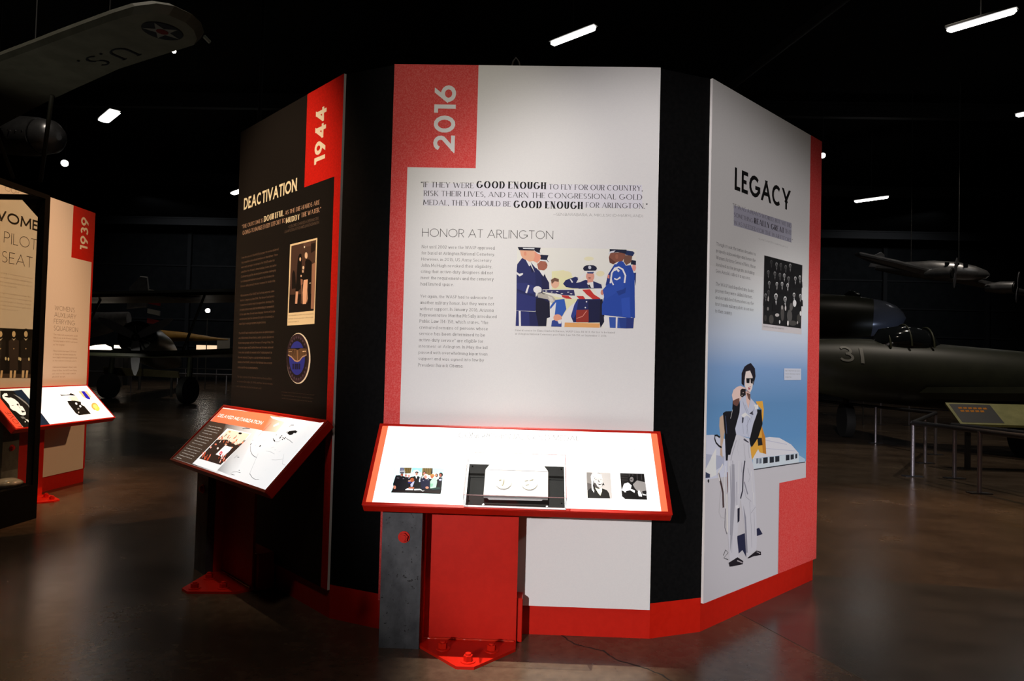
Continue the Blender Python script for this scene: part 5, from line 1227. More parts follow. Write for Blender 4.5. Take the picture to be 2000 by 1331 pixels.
TXT = {
 'quote_text': [
  ('“IF THEY WERE', 'didone', (32, 30, 32), -4720, 20125, 2420, 250, 0),
  ('GOOD ENOUGH', 'didoneb', (15, 12, 15), -2170, 20135, 3180, 320, 0),
  ('TO FLY FOR OUR COUNTRY,', 'didone', (32, 30, 32), 1150, 20135, 4240, 240, 0),
  ('RISK THEIR LIVES, AND EARN THE CONGRESSIONAL GOLD', 'didone', (32, 30, 32), -4570, 19730, 9950, 240, 0),
  ('MEDAL, THEY SHOULD BE', 'didone', (32, 30, 32), -4580, 19310, 4000, 240, 0),
  ('GOOD ENOUGH', 'didoneb', (15, 12, 15), -450, 19255, 3150, 330, 0),
  ('FOR ARLINGTON.”', 'didone', (32, 30, 32), 2840, 19330, 2790, 240, 0),
  ('—SEN BARABARA A. MIKULSKI (D-MARYLAND)', 'thin', (65, 61, 61), 1370, 18935, 4060, 120, 0),
 ],
 'heading_text': [
  ('HONOR AT ARLINGTON', 'thin', (30, 28, 28), -4600, 17850, 5990, 380, 0),
 ],
 'year_text': [
  ('2016', 'futura', (234, 234, 234), -3215, 21820, 3040, 990, 1),
 ],
 'body_text': [
  ('Not until 2002 were the WASP approved', 'slab', (67, 63, 63), -4590, 17320, 3330, 140, 0),
  ('for burial at Arlington National Cemetery.', 'slab', (67, 63, 63), -4590, 17035, 3350, 140, 0),
  ('However, in 2015, US Army Secretary', 'slab', (67, 63, 63), -4590, 16755, 3200, 130, 0),
  ('John McHugh revoked their eligibility,', 'slab', (67, 63, 63), -4590, 16470, 3240, 140, 0),
  ('citing that active-duty designees did not', 'slab', (67, 63, 63), -4590, 16190, 3280, 140, 0),
  ('meet the requirements and the cemetery', 'slab', (67, 63, 63), -4590, 15900, 3320, 140, 0),
  ('had limited space.', 'slab', (67, 63, 63), -4590, 15615, 1510, 140, 0),
  ('Yet again, the WASP had to advocate for', 'slab', (67, 63, 63), -4590, 15055, 3330, 130, 0),
  ('another military honor, but they were not', 'slab', (67, 63, 63), -4590, 14765, 3370, 140, 0),
  ('without support. In January 2016, Arizona', 'slab', (67, 63, 63), -4590, 14480, 3350, 140, 0),
  ('Representative Martha McSally introduced', 'slab', (67, 63, 63), -4590, 14195, 3500, 140, 0),
  ('Public Law 114-158, which states, “the', 'slab', (67, 63, 63), -4590, 13915, 3130, 140, 0),
  ('cremated remains of persons whose', 'slab', (67, 63, 63), -4590, 13630, 3120, 140, 0),
  ('service has been determined to be', 'slab', (67, 63, 63), -4590, 13345, 3000, 140, 0),
  ('active-duty service” are eligible for', 'slab', (67, 63, 63), -4590, 13060, 2930, 140, 0),
  ('interment at Arlington. In May the bill', 'slab', (67, 63, 63), -4590, 12780, 3130, 130, 0),
  ('passed with overwhelming bipartisan', 'slab', (67, 63, 63), -4590, 12490, 3130, 130, 0),
  ('support and was signed into law by', 'slab', (67, 63, 63), -4590, 12210, 2980, 130, 0),
  ('President Barack Obama.', 'slab', (67, 63, 63), -4590, 11910, 2040, 140, 0),
 ],
 'caption_text': [
  ('Funeral service for Elaine Danforth Harmon, WASP Class 44-W-9, the first to be buried', 'slab', (102, 96, 94), -220, 13630, 4490, 80, 0),
  ('at Arlington National Cemetery, post Public Law 114-158, on September 7, 2016.', 'slab', (102, 96, 94), -220, 13470, 4140, 80, 0),
 ],
 'heading_text_legacy': [
  ('LEGACY', 'futura', (23, 23, 23), -3920, 20980, 6000, 1110, 0),
 ],
 'quote_text_legacy': [
  ('“IT WAS A MAN’S WORLD, BUT WE DID', 'didone', (73, 70, 78), -4070, 20075, 6390, 210, 0),
  ('SOMETHING', 'didone', (73, 70, 78), -3920, 19645, 1890, 210, 0),
  ('REALLY GREAT', 'didoneb', (28, 26, 31), -1900, 19645, 3310, 290, 0),
  ('THAT', 'didone', (73, 70, 78), 1560, 19680, 750, 240, 0),
  ('WAS NEEDED FOR THE WAR EFFORT.”', 'didone', (73, 70, 78), -3920, 19265, 6390, 210, 0),
  ('—ELAINE DANFORTH HARMON, 44-W-9', 'thin', (115, 112, 117), -1480, 18890, 3400, 90, 0),
 ],
 'body_text_legacy': [
  ('Though it took the nation decades to', 'slab', (80, 78, 83), -5520, 18010, 3810, 160, 0),
  ('properly acknowledge and honor the', 'slab', (80, 78, 83), -5520, 17685, 3810, 160, 0),
  ('Women Airforce Service Pilots, those', 'slab', (80, 78, 83), -5520, 17355, 3820, 170, 0),
  ('involved in the program, including', 'slab', (80, 78, 83), -5520, 17030, 3700, 160, 0),
  ('Gen Arnold, called it a success.', 'slab', (80, 78, 83), -5530, 16720, 3330, 160, 0),
  ('The WASP had dispelled any doubt,', 'slab', (80, 78, 83), -5520, 16105, 3700, 160, 0),
  ('proven they were skilled Airmen,', 'slab', (80, 78, 83), -5520, 15785, 3540, 170, 0),
  ('and established themselves as the', 'slab', (80, 78, 83), -5520, 15470, 3690, 160, 0),
  ('first female military pilots in service', 'slab', (80, 78, 83), -5520, 15150, 3680, 160, 0),
  ('to their country.', 'slab', (80, 78, 83), -5510, 14820, 1550, 170, 0),
 ],
 'caption_text_legacy': [
  ('Class 44-W-9 in ready room at Avenger Field.', 'slab', (75, 73, 75), -780, 14420, 2320, 70, 0),
  ('Lillian Yonally, WASP Class 43-W-5,', 'slab', (75, 78, 87), 1750, 12160, 1870, 70, 0),
  ('ready to climb in open cockpit at', 'slab', (75, 78, 87), 1760, 11990, 1830, 70, 0),
  ('Avenger Field.', 'slab', (75, 78, 87), 1760, 11810, 770, 70, 0),
 ],
 'heading_text_left': [
  ('DEACTIVATION', 'futura', (234, 234, 205), -5240, 20940, 6810, 690, 0),
 ],
 'year_text_left': [
  ('1944', 'futura', (234, 234, 218), 4490, 21930, 2790, 1090, 1),
 ],
 'quote_text_left': [
  ('“THE OUTCOME IS', 'didone', (209, 178, 153), -5400, 19840, 2920, 220, 0),
  ('DOUBTFUL', 'didoneb', (234, 231, 200), -2340, 19830, 2430, 320, 0),
  (', AS THE DIE-HARDS ARE', 'didone', (223, 191, 164), 130, 19840, 3960, 220, 0),
  ('GOING TO MAKE EVERY EFFORT TO', 'didone', (209, 178, 153), -5250, 19440, 5630, 240, 0),
  ('MUDDY', 'didoneb', (234, 231, 200), 460, 19370, 1570, 290, 0),
  ('THE WATER.”', 'didone', (223, 191, 164), 2190, 19445, 2070, 230, 0),
  ('—COLONEL CHARLES H. DEERWESTER,', 'thin', (134, 117, 103), 710, 19075, 3360, 140, 0),
  ('USAAF LEGISLATIVE AND LIAISON DIVISION', 'thin', (134, 117, 103), 320, 18865, 3780, 140, 0),
 ],
 'body_text_left': [
  ('From the outset of the WASP program, the women believed', 'slab', (126, 104, 87), -5270, 18020, 4930, 120, 0),
  ('they would become official members of the military. There', 'slab', (126, 104, 87), -5270, 17735, 4850, 120, 0),
  ('were early attempts to militarize the WASP under the', 'slab', (126, 104, 87), -5270, 17455, 4490, 120, 0),
  ('umbrella of the Women’s Army Auxiliary Corps, but Jackie', 'slab', (126, 104, 87), -5270, 17170, 4720, 120, 0),
  ('Cochran refused. She deemed pilots would be challenging', 'slab', (126, 104, 87), -5260, 16890, 4660, 120, 0),
  ('to command and wanted to be part of the US Army Air', 'slab', (126, 104, 87), -5260, 16605, 4490, 120, 0),
  ('Forces, calling herself the best woman for leadership.', 'slab', (126, 104, 87), -5260, 16320, 4660, 120, 0),
  ('Militarization of the WASP, as Cochran wanted, came', 'slab', (126, 104, 87), -5230, 15760, 4530, 120, 0),
  ('before Congress in June 1944. The House Civil Service', 'slab', (126, 104, 87), -5230, 15475, 4550, 120, 0),
  ('Committee issued a report in opposition, deeming the', 'slab', (126, 104, 87), -5240, 15200, 4550, 120, 0),
  ('program unnecessary and recommending its termination.', 'slab', (126, 104, 87), -5250, 14920, 4630, 130, 0),
  ('At the same time, the war was changing. Victory in Europe', 'slab', (126, 104, 87), -5260, 14645, 4750, 120, 0),
  ('was assured, and the demand for pilots lessened, so', 'slab', (126, 104, 87), -5260, 14370, 4640, 120, 0),
  ('male flight training programs began closing.', 'slab', (126, 104, 87), -5270, 14085, 3640, 120, 0),
  ('The WASP had established themselves as qualified pilots', 'slab', (126, 104, 87), -5280, 13530, 4750, 120, 0),
  ('who filled a need. Nevertheless, public opinion, bolstered', 'slab', (126, 104, 87), -5280, 13245, 4690, 120, 0),
  ('by veterans groups such as Veterans of Foreign Wars, the', 'slab', (126, 104, 87), -5280, 12960, 4710, 120, 0),
  ('American Legion, and Disabled American Veterans, believed', 'slab', (126, 104, 87), -5280, 12675, 4690, 120, 0),
  ('it was unacceptable for women to be “replacing men” as', 'slab', (126, 104, 87), -5270, 12395, 4570, 120, 0),
  ('the war neared. Congress concurred and declined to', 'slab', (126, 104, 87), -5270, 12105, 4470, 120, 0),
  ('militarize the WASP, a decision that denied them veteran', 'slab', (126, 104, 87), -5270, 11825, 4620, 120, 0),
  ('status and the associated benefits.', 'slab', (126, 104, 87), -5270, 11515, 2850, 120, 0),
  ('The deactivation of the Women Airforce Service Pilots', 'slab', (98, 83, 72), -5280, 10965, 4690, 110, 0),
  ('occurred on December 20, 1944, and their service records', 'slab', (98, 83, 72), -5290, 10690, 4790, 110, 0),
  ('were sealed and classified to the war’s end.', 'slab', (98, 83, 72), -5310, 10400, 3430, 110, 0),
 ],
 'caption_text_left': [
  ('In December 1944, the WASP received their service pins. Beneath', 'slab', (98, 84, 73), 650, 10345, 3550, 50, 0),
  ('the wings the WASP as part of the United States Army Air Forces.', 'slab', (98, 84, 73), 670, 10170, 3470, 60, 0),
  ('until the war was deactivated and most lost their records.', 'slab', (98, 84, 73), 680, 10005, 3360, 60, 0),
  ('Gen Arnold addresses trainees at the final graduating', 'slab', (85, 65, 51), 1130, 14365, 2720, 60, 0),
  ('WASP class, 44-W-10, on December 7, 1944, at Avenger', 'slab', (85, 65, 51), 1110, 14190, 2750, 60, 0),
  ('Field in Sweetwater, TX.', 'slab', (85, 65, 51), 1120, 14030, 1220, 60, 0),
 ],
 'heading_text_intro': [
  ('WOMEN', 'futura', (32, 26, 21), -3390, 22540, 6340, 890, 0),
  ('SEAT', 'thin', (55, 43, 33), -2040, 19330, 3350, 910, 0),
  ('PILOT', 'thin', (55, 43, 33), -1910, 20910, 3630, 910, 0),
 ],
 'top_text_intro': [
  ('OUR', 'thin', (95, 75, 58), -2040, 25070, 1530, 360, 0),
 ],
 'body_text_intro': [
  ('During World War II, Women Airforces were', 'slab', (134, 105, 83), -3330, 18405, 4740, 120, 0),
  ('formed with Jacqueline Cochran independently', 'slab', (134, 105, 83), -3410, 18065, 4810, 120, 0),
  ('working toward using female pilots in the US', 'slab', (134, 105, 83), -3490, 17705, 4890, 120, 0),
  ('Army Air Forces (USAAF).', 'slab', (134, 105, 83), -3270, 17420, 3010, 120, 0),
  ('The WAFS, brought out established female fliers', 'slab', (134, 105, 83), -3340, 16815, 4720, 120, 0),
  ('and were well known to train aspiring', 'slab', (134, 105, 83), -3320, 16490, 4690, 120, 0),
  ('pilots. Towards the height of the war, female', 'slab', (134, 105, 83), -3300, 16160, 4690, 110, 0),
  ('pilots across the United States gathered', 'slab', (134, 105, 83), -3280, 15835, 4670, 120, 0),
  ('to help their country.', 'slab', (134, 105, 83), -3260, 15545, 3290, 110, 0),
 ],
 'heading_text_squadron': [
  ('WOMEN’S', 'thin', (75, 58, 43), 4250, 16020, 2670, 420, 0),
  ('AUXILIARY', 'thin', (75, 58, 43), 4240, 15420, 2910, 420, 0),
  ('FERRYING', 'thin', (75, 58, 43), 4230, 14820, 2780, 420, 0),
  ('SQUADRON', 'thin', (75, 58, 43), 4260, 14220, 3220, 420, 0),
 ],
 'body_text_squadron': [
  ('The ready made women pilots would', 'slab', (134, 105, 83), 4270, 13795, 3170, 130, 0),
  ('Nancy Love, as the Women’s Auxiliary', 'slab', (134, 105, 83), 4270, 13505, 3200, 140, 0),
  ('Ferrying Squadron (WAFS) was known', 'slab', (134, 105, 83), 4270, 13220, 3200, 130, 0),
  ('as “The Originals”.', 'slab', (134, 105, 83), 4280, 12900, 1560, 130, 0),
  ('These women averaged 1,100 hours', 'slab', (134, 105, 83), 4300, 12335, 3130, 130, 0),
  ('of flying time and were among the', 'slab', (134, 105, 83), 4300, 12045, 3030, 130, 0),
  ('most highly skilled and experienced', 'slab', (134, 105, 83), 4300, 11755, 3200, 140, 0),
  ('in the nation’s female pilots.', 'slab', (134, 105, 83), 4300, 11470, 3200, 130, 0),
  ('Stationed at Delaware’s New Castle', 'slab', (134, 105, 83), 4320, 10885, 3200, 140, 0),
  ('Army Air Base, the WAFS went flying', 'slab', (134, 105, 83), 4320, 10595, 3200, 130, 0),
  ('out over to the coasts and in', 'slab', (134, 105, 83), 4320, 10305, 3130, 140, 0),
  ('all USAAF aircraft.', 'slab', (134, 105, 83), 4320, 10030, 1720, 130, 0),
 ],
 'year_text_squadron': [
  ('1939', 'futura', (234, 234, 226), 8355, 21990, 3070, 1080, 1),
 ],
 'title_gold_medal': [
  ('CONGRESSIONAL GOLD MEDAL', 'thin', (25, 25, 25), -2593, 3565, 5313, 282, 0),
 ],
 'paragraph_gold_medal': [
  ('In July 2009, a law was signed awarding the', 'slab', (79, 78, 75), -5294, 3291, 2385, 72, 0),
  ('Congressional Gold Medal to the WASP in recognition', 'slab', (79, 78, 75), -5286, 3103, 2375, 71, 0),
  ('of their service during World War II. It was', 'slab', (79, 78, 75), -5278, 2917, 2364, 70, 0),
  ('given in honor of their pioneering military', 'slab', (79, 78, 75), -5193, 2644, 2141, 70, 0),
  ('service and outstanding service to the United', 'slab', (79, 78, 75), -5187, 2475, 2132, 69, 0),
  ('States in record flight for the country, and', 'slab', (79, 78, 75), -5182, 2307, 2124, 68, 0),
  ('“the United States of America.”', 'slab', (79, 78, 75), -5176, 2132, 1621, 68, 0),
  ('obverse', 'slab', (57, 57, 57), -2080, 3265, 431, 89, 0),
  ('The', 'slab', (79, 78, 75), -2259, 3266, 122, 80, 0),
  ('side of the medal features portraits of', 'slab', (79, 78, 75), -1578, 3271, 1484, 80, 0),
  ('female pilots in their flight uniforms with the', 'slab', (79, 78, 75), -2295, 3107, 1956, 71, 0),
  ('AT-6 in flight. The WASP medal was struck by', 'slab', (79, 78, 75), -2295, 2938, 1892, 70, 0),
  ('the US Mint in Philadelphia.', 'slab', (79, 78, 75), -2294, 2758, 1121, 70, 0),
  ('reverse', 'slab', (57, 57, 57), 656, 3293, 407, 89, 0),
  ('side of the medal shows the planes', 'slab', (79, 78, 75), 1135, 3289, 1412, 80, 0),
  ('The', 'slab', (79, 78, 75), 499, 3300, 114, 80, 0),
  ('flown by the women during World War II. The AT-6,', 'slab', (79, 78, 75), 459, 3125, 2047, 71, 0),
  ('the B-26, the C-47, and P-51 are shown with the', 'slab', (79, 78, 75), 463, 2958, 2039, 70, 0),
  ('medal. The inscription appears along the edge', 'slab', (79, 78, 75), 466, 2793, 2031, 70, 0),
  ('The number of bronze medals struck for the', 'slab', (79, 78, 75), 3175, 3336, 2109, 71, 0),
  ('medals for the United States Mint. They were', 'slab', (79, 78, 75), 3167, 3160, 2136, 71, 0),
  ('presented to WASP members. Medals issued in', 'slab', (79, 78, 75), 3160, 2985, 2148, 70, 0),
  ('March and a reverse. A medal donated to the', 'slab', (79, 78, 75), 3152, 2809, 2083, 70, 0),
  ('2010 was donated to the Museum.', 'slab', (79, 78, 75), 3144, 2630, 1725, 69, 0),
  ('The Smithsonian Institution is the keeper', 'slab', (79, 78, 75), 3182, 2391, 2069, 68, 0),
  ('of the original WASP gold medal.', 'slab', (79, 78, 75), 3174, 2206, 1658, 68, 0),
 ],
 'title_militarization': [
  ('DELAYED MILITARIZATION', 'futura', (234, 234, 234), -5416, 3322, 5952, 223, 0),
 ],
 'paragraph_militarization': [
  ('Through much of 1943, the WASP was', 'slabb', (234, 228, 218), -5376, 2602, 1929, 51, 0),
  ('a civilian organization. The', 'slabb', (234, 228, 218), -5347, 2434, 1859, 51, 0),
  ('aspirations of the WASP and', 'slabb', (234, 228, 218), -5374, 2260, 1939, 50, 0),
  ('militarizing them.', 'slabb', (234, 228, 218), -5339, 2083, 1464, 50, 0),
  ('The push, and the bill on', 'slabb', (234, 228, 218), -5395, 1850, 2007, 49, 0),
  ('that, an effort to make the', 'slabb', (234, 228, 218), -5387, 1678, 1837, 48, 0),
  ('Women Airforce Service pilots', 'slabb', (234, 228, 218), -5386, 1501, 1851, 48, 0),
  ('effort to militarize.', 'slabb', (234, 228, 218), -5378, 1329, 1618, 47, 0),
  ('This bill was the first to', 'slabb', (234, 228, 218), -5393, 1103, 1975, 47, 0),
  ('be defeated in Congress in', 'slabb', (234, 228, 218), -5425, 930, 2041, 46, 0),
  ('June of 1944, so that the', 'slabb', (234, 228, 218), -5431, 764, 1899, 46, 0),
  ('WASP program would end by', 'slabb', (234, 228, 218), -5430, 596, 1933, 45, 0),
  ('December 20, 1944, and the', 'slabb', (234, 228, 218), -5449, 419, 1985, 45, 0),
  ('disbanded.', 'slabb', (234, 228, 218), -5468, 244, 741, 44, 0),
 ],
}
# ------------------------------------------------------------------ plan of the octagonal display
L_, W_, PH = 1.226, .2705, .39
c1, s1, c2, s2 = math.cos(PH), math.sin(PH), math.cos(2 * PH), math.sin(2 * PH)
HT, HR = 2.5827, .1562
LC = (-L_ / 2 - W_ * c1 - L_ / 2 * c2, W_ * s1 + L_ / 2 * s2); RC = (-LC[0], LC[1])
KX, KY = -4.19, 2.40
# ------------------------------------------------------------------ the hall
def slab_floor():
    m = noise_mat('polished_concrete', (.060, .040, .026), (.115, .080, .052), 1.3, .2, .35, .68, detail=9, bump=.02, spec=.5, stretch=(1, 1.2, 1), r2=(.16, .34))
    nt = m.node_tree; N = nt.nodes; L = nt.links; b = N['Principled BSDF']
    src = b.inputs['Base Color'].links[0].from_socket
    tc = N.new('ShaderNodeTexCoord'); n2 = N.new('ShaderNodeTexNoise'); n2.inputs['Scale'].default_value = 22; n2.inputs['Detail'].default_value = 8
    L.new(tc.outputs['Object'], n2.inputs['Vector']); mr = N.new('ShaderNodeMapRange'); mr.inputs['From Min'].default_value = .3; mr.inputs['From Max'].default_value = .7
    mr.inputs['To Min'].default_value = .72; mr.inputs['To Max'].default_value = 1.15; L.new(n2.outputs['Fac'], mr.inputs['Value'])
    mx = N.new('ShaderNodeVectorMath'); mx.operation = 'SCALE'; L.new(src, mx.inputs[0]); L.new(mr.outputs[0], mx.inputs['Scale']); L.new(mx.outputs[0], b.inputs['Base Color'])
    return m
FLOOR = slab_floor()
FLOOR2 = noise_mat('shaded_concrete', (.040, .036, .030), (.072, .062, .050), 1.6, .2, .35, .68, detail=9, spec=.5, stretch=(1, 2, 1), r2=(.16, .32))
fl = M()
X0, X1, Y0, Y1 = -48, 48, -30, 52
BD = [(1.60, 1.10), (2.886, .894), (X1, -6.4)]
fl.add([(X0, Y0, 0), (X1, Y0, 0), (X1, Y1, 0), (X0, Y1, 0)], [(0, 1, 2, 3)])
floor = tag(fl.build('floor', FLOOR), kind='structure')
s_ = M(); s_.prism([(1.1, .42), (1.5, -.6), (2.4, -2.6), (8, -6), (12, -.55), (2.886, .894), (1.70, 1.086)], -.02, .0015); s_.build('floor_shade', FLOOR2, floor)  # shade put into the floor colour: darker patch short of the lit floor
cr = M(); pts = [(.217, .005), (.269, -.088), (.353, -.134), (.391, -.152), (.429, -.231), (.506, -.282), (.55, -.312), (.595, -.358), (.624, -.413), (.66, -.50), (.74, -.62)]
random.seed(5); q = []
for a, b in zip(pts, pts[1:]):
    for i in range(5): t = i / 5; q.append((a[0] + (b[0] - a[0]) * t + random.uniform(-.004, .004), a[1] + (b[1] - a[1]) * t + random.uniform(-.004, .004)))
for i in range(len(q) - 1):
    a, b = q[i], q[i + 1]; d = Vector((b[0] - a[0], b[1] - a[1])); n = Vector((-d.y, d.x)).normalized() * random.uniform(.002, .0045)
    cr.add([(a[0] - n.x, a[1] - n.y, .0006), (b[0] - n.x, b[1] - n.y, .0006), (b[0] + n.x, b[1] + n.y, .0006), (a[0] + n.x, a[1] + n.y, .0006)], [(0, 1, 2, 3)])
cr.build('floor_crack', mat('crack_dark', (.012, .009, .007), .8), floor)
DARKW = noise_mat('dark_hangar_wall', (.020, .022, .024), (.028, .03, .032), 1.5, .8, spec=.2)
CEIL = mat('dark_ceiling', (.012, .012, .012), .9, spec=.1)
tag(M().box(X0, X1, Y1, Y1 + .3, 0, 12).build('wall_back', DARKW), kind='structure')
tag(M().box(X0 - .3, X0, Y0, Y1, 0, 12).build('wall_left', DARKW), kind='structure')
tag(M().box(X1, X1 + .3, Y0, Y1, 0, 12).build('wall_right', DARKW), kind='structure')
tag(M().box(X0, X1, Y0 - .3, Y0, 0, 12).build('wall_front', DARKW), kind='structure')
ceil = tag(M().box(X0, X1, Y0, Y1, 12, 12.2).build('ceiling', CEIL), kind='structure')
BEAM = mat('painted_beam', (.03, .03, .032), .7)
for yy in (12, 24, 36, 48):
    b_ = M(); b_.box(X0, X1, yy - .12, yy + .12, 11.4, 11.5); b_.box(X0, X1, yy - .02, yy + .02, 11.5, 11.9); b_.box(X0, X1, yy - .12, yy + .12, 11.9, 12); b_.build('roof_beam', BEAM, ceil)
b_ = M(); b_.tube([(5.9, 24.4, 11.2), (9.0, 11, 11.2)], .16, 8); b_.build('diagonal_pipe', BEAM, ceil)
for sx in range(-44, 48, 8):
    M().box(sx - .15, sx + .15, Y1 - .3, Y1, 0, 12).build('wall_column', BEAM, bpy.data.objects['wall_back'])
wb = M()
for zz in (2.2, 4.4, 6.6, 8.8): wb.box(X0, X1, Y1 - .12, Y1, zz, zz + .12)
wb.build('wall_girt', BEAM, bpy.data.objects['wall_back'])
# ------------------------------------------------------------------ the octagonal display wall
poly = []; ang = 0; p = Vector((-L_ / 2, 0)); ang = 0.0
for i in range(8):
    for ln, da in ((L_, None), (W_, None)):
        poly.append((p.x, p.y)); d = Vector((math.cos(ang), math.sin(ang))) * ln; p = p + d; ang += PI / 8
kiosk = thing('display_wall', 'tall black eight-sided display wall with red kick boards, carrying the large panels', 'display wall')
n = len(poly)
for i in range(n):
    a, b = Vector(poly[i]), Vector(poly[(i + 1) % n]); cc = Vector((0, 1.58)); 
    ai, bi = a + (cc - a).normalized() * .03, b + (cc - b).normalized() * .03
    q = [(a.x, a.y), (b.x, b.y), (bi.x, bi.y), (ai.x, ai.y)]
    M().prism(q, HR, HT).build('wall_panel' if i % 2 == 0 else 'corner_panel', BLACK, kiosk)
    M().prism(q, .0, HR).build('kick_board', RED, kiosk)
inner = [(Vector(v) + (Vector((0, 1.58)) - Vector(v)).normalized() * .03) for v in poly]
M().prism([(v.x, v.y) for v in inner], HT - .03, HT - .01).build('top_cap', BLACK, kiosk)
lp = M(); ring = [(-.10 + .055 * math.cos(t), 1.5, 2.58 + .0 + .05 + .06 * math.sin(t)) for t in [2 * PI * k / 20 for k in range(20)]]
lp2 = [(-.16 + .12 * (t / 10), 1.5, 2.572 + .72 * math.sin(PI * t / 10) * .35) for t in range(11)]
tag(M().tube([(-.10 + .065 * math.cos(PI * t / 12), 1.5, 3.0 + .30 * math.sin(PI * t / 12)) if 0 else (-.10 + .075 * math.cos(PI - PI * t / 12), 1.5, 2.572 + .74 * math.sin(PI * t / 12)) for t in range(13)], .006, 6).build('cable_loop', mat('grey_cable', (.10, .10, .10), .4)), 'thin grey cable loop standing above the top of the black wall', 'cable')
# graphic panels -------------------------------------------------
TP = .012
def TS(u, z, off): return (u, -(TP + off), z)
def board(name, label, loc, rz, x0=-.61, x1=.61, cat='panel', group=None, face=None):
    t = thing(name, label, cat, (loc[0], loc[1], 0), rz, group)
    M().box(x0, x1, -TP, 0, .131, 2.582).build('board', [EDGE], t)
    return t
def facecolor(t, mt, rects, name, label=None, off=.0002):
    m = M()
    for (u0, z0, u1, z1) in rects: m.add([TS(u0, z0, off), TS(u1, z0, off), TS(u1, z1, off), TS(u0, z1, off)], [(0, 1, 2, 3)])
    o = m.build(name, mt, t)
    if label: o['label'] = label
    return o
ZB, ZT = .131, 2.582
# front
pf = board('graphic_panel', 'large white panel headed 2016 behind the gold medal rail, with an honour guard photo', (0, 0), 0)
facecolor(pf, WHITE, [(-.536, ZB, .61, 2.104), (-.222, 2.104, .61, ZT)], 'panel_face')
facecolor(pf, REDPRINT, [(-.61, ZB, -.536, ZT), (-.536, 2.104, -.222, ZT)], 'red_band', 'mottled red printed band with a square tab')
Ink(TS, .0003).text('year_text').build('year_text', pf)
Ink(TS, .0003).art('quote_strip').text('quote_text').build('quote_text', pf)
Ink(TS, .0003).text('heading_text').build('heading_text', pf)
Ink(TS, .0003).text('body_text').text('caption_text').build('body_text', pf)
Ink(TS, .0003).art('funeral').build('photo_print', pf, 'printed photo of uniformed people holding a folded flag, one saluting')
# left
pl = board('graphic_panel', 'black panel headed 1944 DEACTIVATION with a couple photo and a blue badge', LC, -2 * PH)
BLKP = noise_mat('black_print', (.0035, .0033, .0032), (.005, .0047, .0046), 90, .6, spec=.2)
facecolor(pl, BLKP, [(-.61, ZB, .549, 2.097), (-.61, 2.097, .2415, ZT)], 'panel_face')
facecolor(pl, REDDARK, [(.549, ZB, .61, ZT), (.2415, 2.097, .549, ZT)], 'red_band', 'deep red printed band with a square tab')
Ink(TS, .0003).text('year_text_left').build('year_text', pl)
Ink(TS, .0003).text('heading_text_left').build('heading_text', pl)
Ink(TS, .0003).text('quote_text_left').build('quote_text', pl)
Ink(TS, .0003).text('body_text_left').build('body_text', pl)
Ink(TS, .0003).art('couple').text('caption_text_left').build('photo_print', pl, 'printed photo in a cream border, two people in dark coats')
Ink(TS, .0003).art('badge').build('badge_print', pl, 'printed round blue badge with brown wings')
# right
pr = board('graphic_panel', 'grey panel headed LEGACY with a full-length woman in sunglasses on blue sky', RC, 2 * PH)
facecolor(pr, WHITE, [(-.61, ZB, .457, ZT)], 'panel_face')
facecolor(pr, REDPRINT, [(.457, ZB, .61, ZT), (.1305, ZB, .457, .6145)], 'red_band', 'mottled red printed band with a foot tab', .0018)
def clamp_art(key, u0, u1, w0, w1):
    out = []
    for ln in ART[key].split('\n'):
        c, q = ln.split('|'); q = [int(x) for x in q.split()]
        q = [min(u1, max(u0, v)) if i % 2 == 0 else min(w1, max(w0, v)) for i, v in enumerate(q)]
        out.append(c + '|' + ' '.join(map(str, q)))
    ART[key] = '\n'.join(out)
clamp_art('scene_legacy', -6095, 4575, 1315, 25810)
Ink(TS, .0003).art('sky').art('scene_legacy').build('photo_print', pr, 'printed picture of a woman in grey overalls with a parachute pack on an airfield')
Ink(TS, .0003).art('quote_strip_legacy').text('quote_text_legacy').build('quote_text', pr)
Ink(TS, .0003).text('heading_text_legacy').build('heading_text', pr)
Ink(TS, .0008).text('body_text_legacy').build('body_text', pr)
Ink(TS, .0008).art('group').art('caption_card').text('caption_text_legacy').build('photo_print', pr, 'printed black and white photo of rows of seated women in caps')
# ------------------------------------------------------------------ angled reader rails
TI, VF, ZF, LN, TK = .8077, .3423, .6243, .4221, .0481
def TC(u, s, off): return (u, -(VF - s * math.cos(TI) + off * math.sin(TI)), ZF + s * math.sin(TI) + off * math.cos(TI))
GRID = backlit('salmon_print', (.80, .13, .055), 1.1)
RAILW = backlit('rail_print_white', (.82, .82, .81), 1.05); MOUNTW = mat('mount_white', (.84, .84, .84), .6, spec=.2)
BOLTM = RED
def bolt(T, r, h, rw, name, parent):
    m = M(); k = 20; m.prism([(rw * math.cos(2 * PI * i / k), rw * math.sin(2 * PI * i / k)) for i in range(k)], 0, .004, T)
    m.prism([(r * math.cos(PI * i / 3 + .3), r * math.sin(PI * i / 3 + .3)) for i in range(6)], .004, .004 + h, T)
    m.prism([(r * .62 * math.cos(2 * PI * i / 14), r * .62 * math.sin(2 * PI * i / 14)) for i in range(14)], .004 + h, .004 + h * 1.35, T)
    return m.build(name, BOLTM, parent)
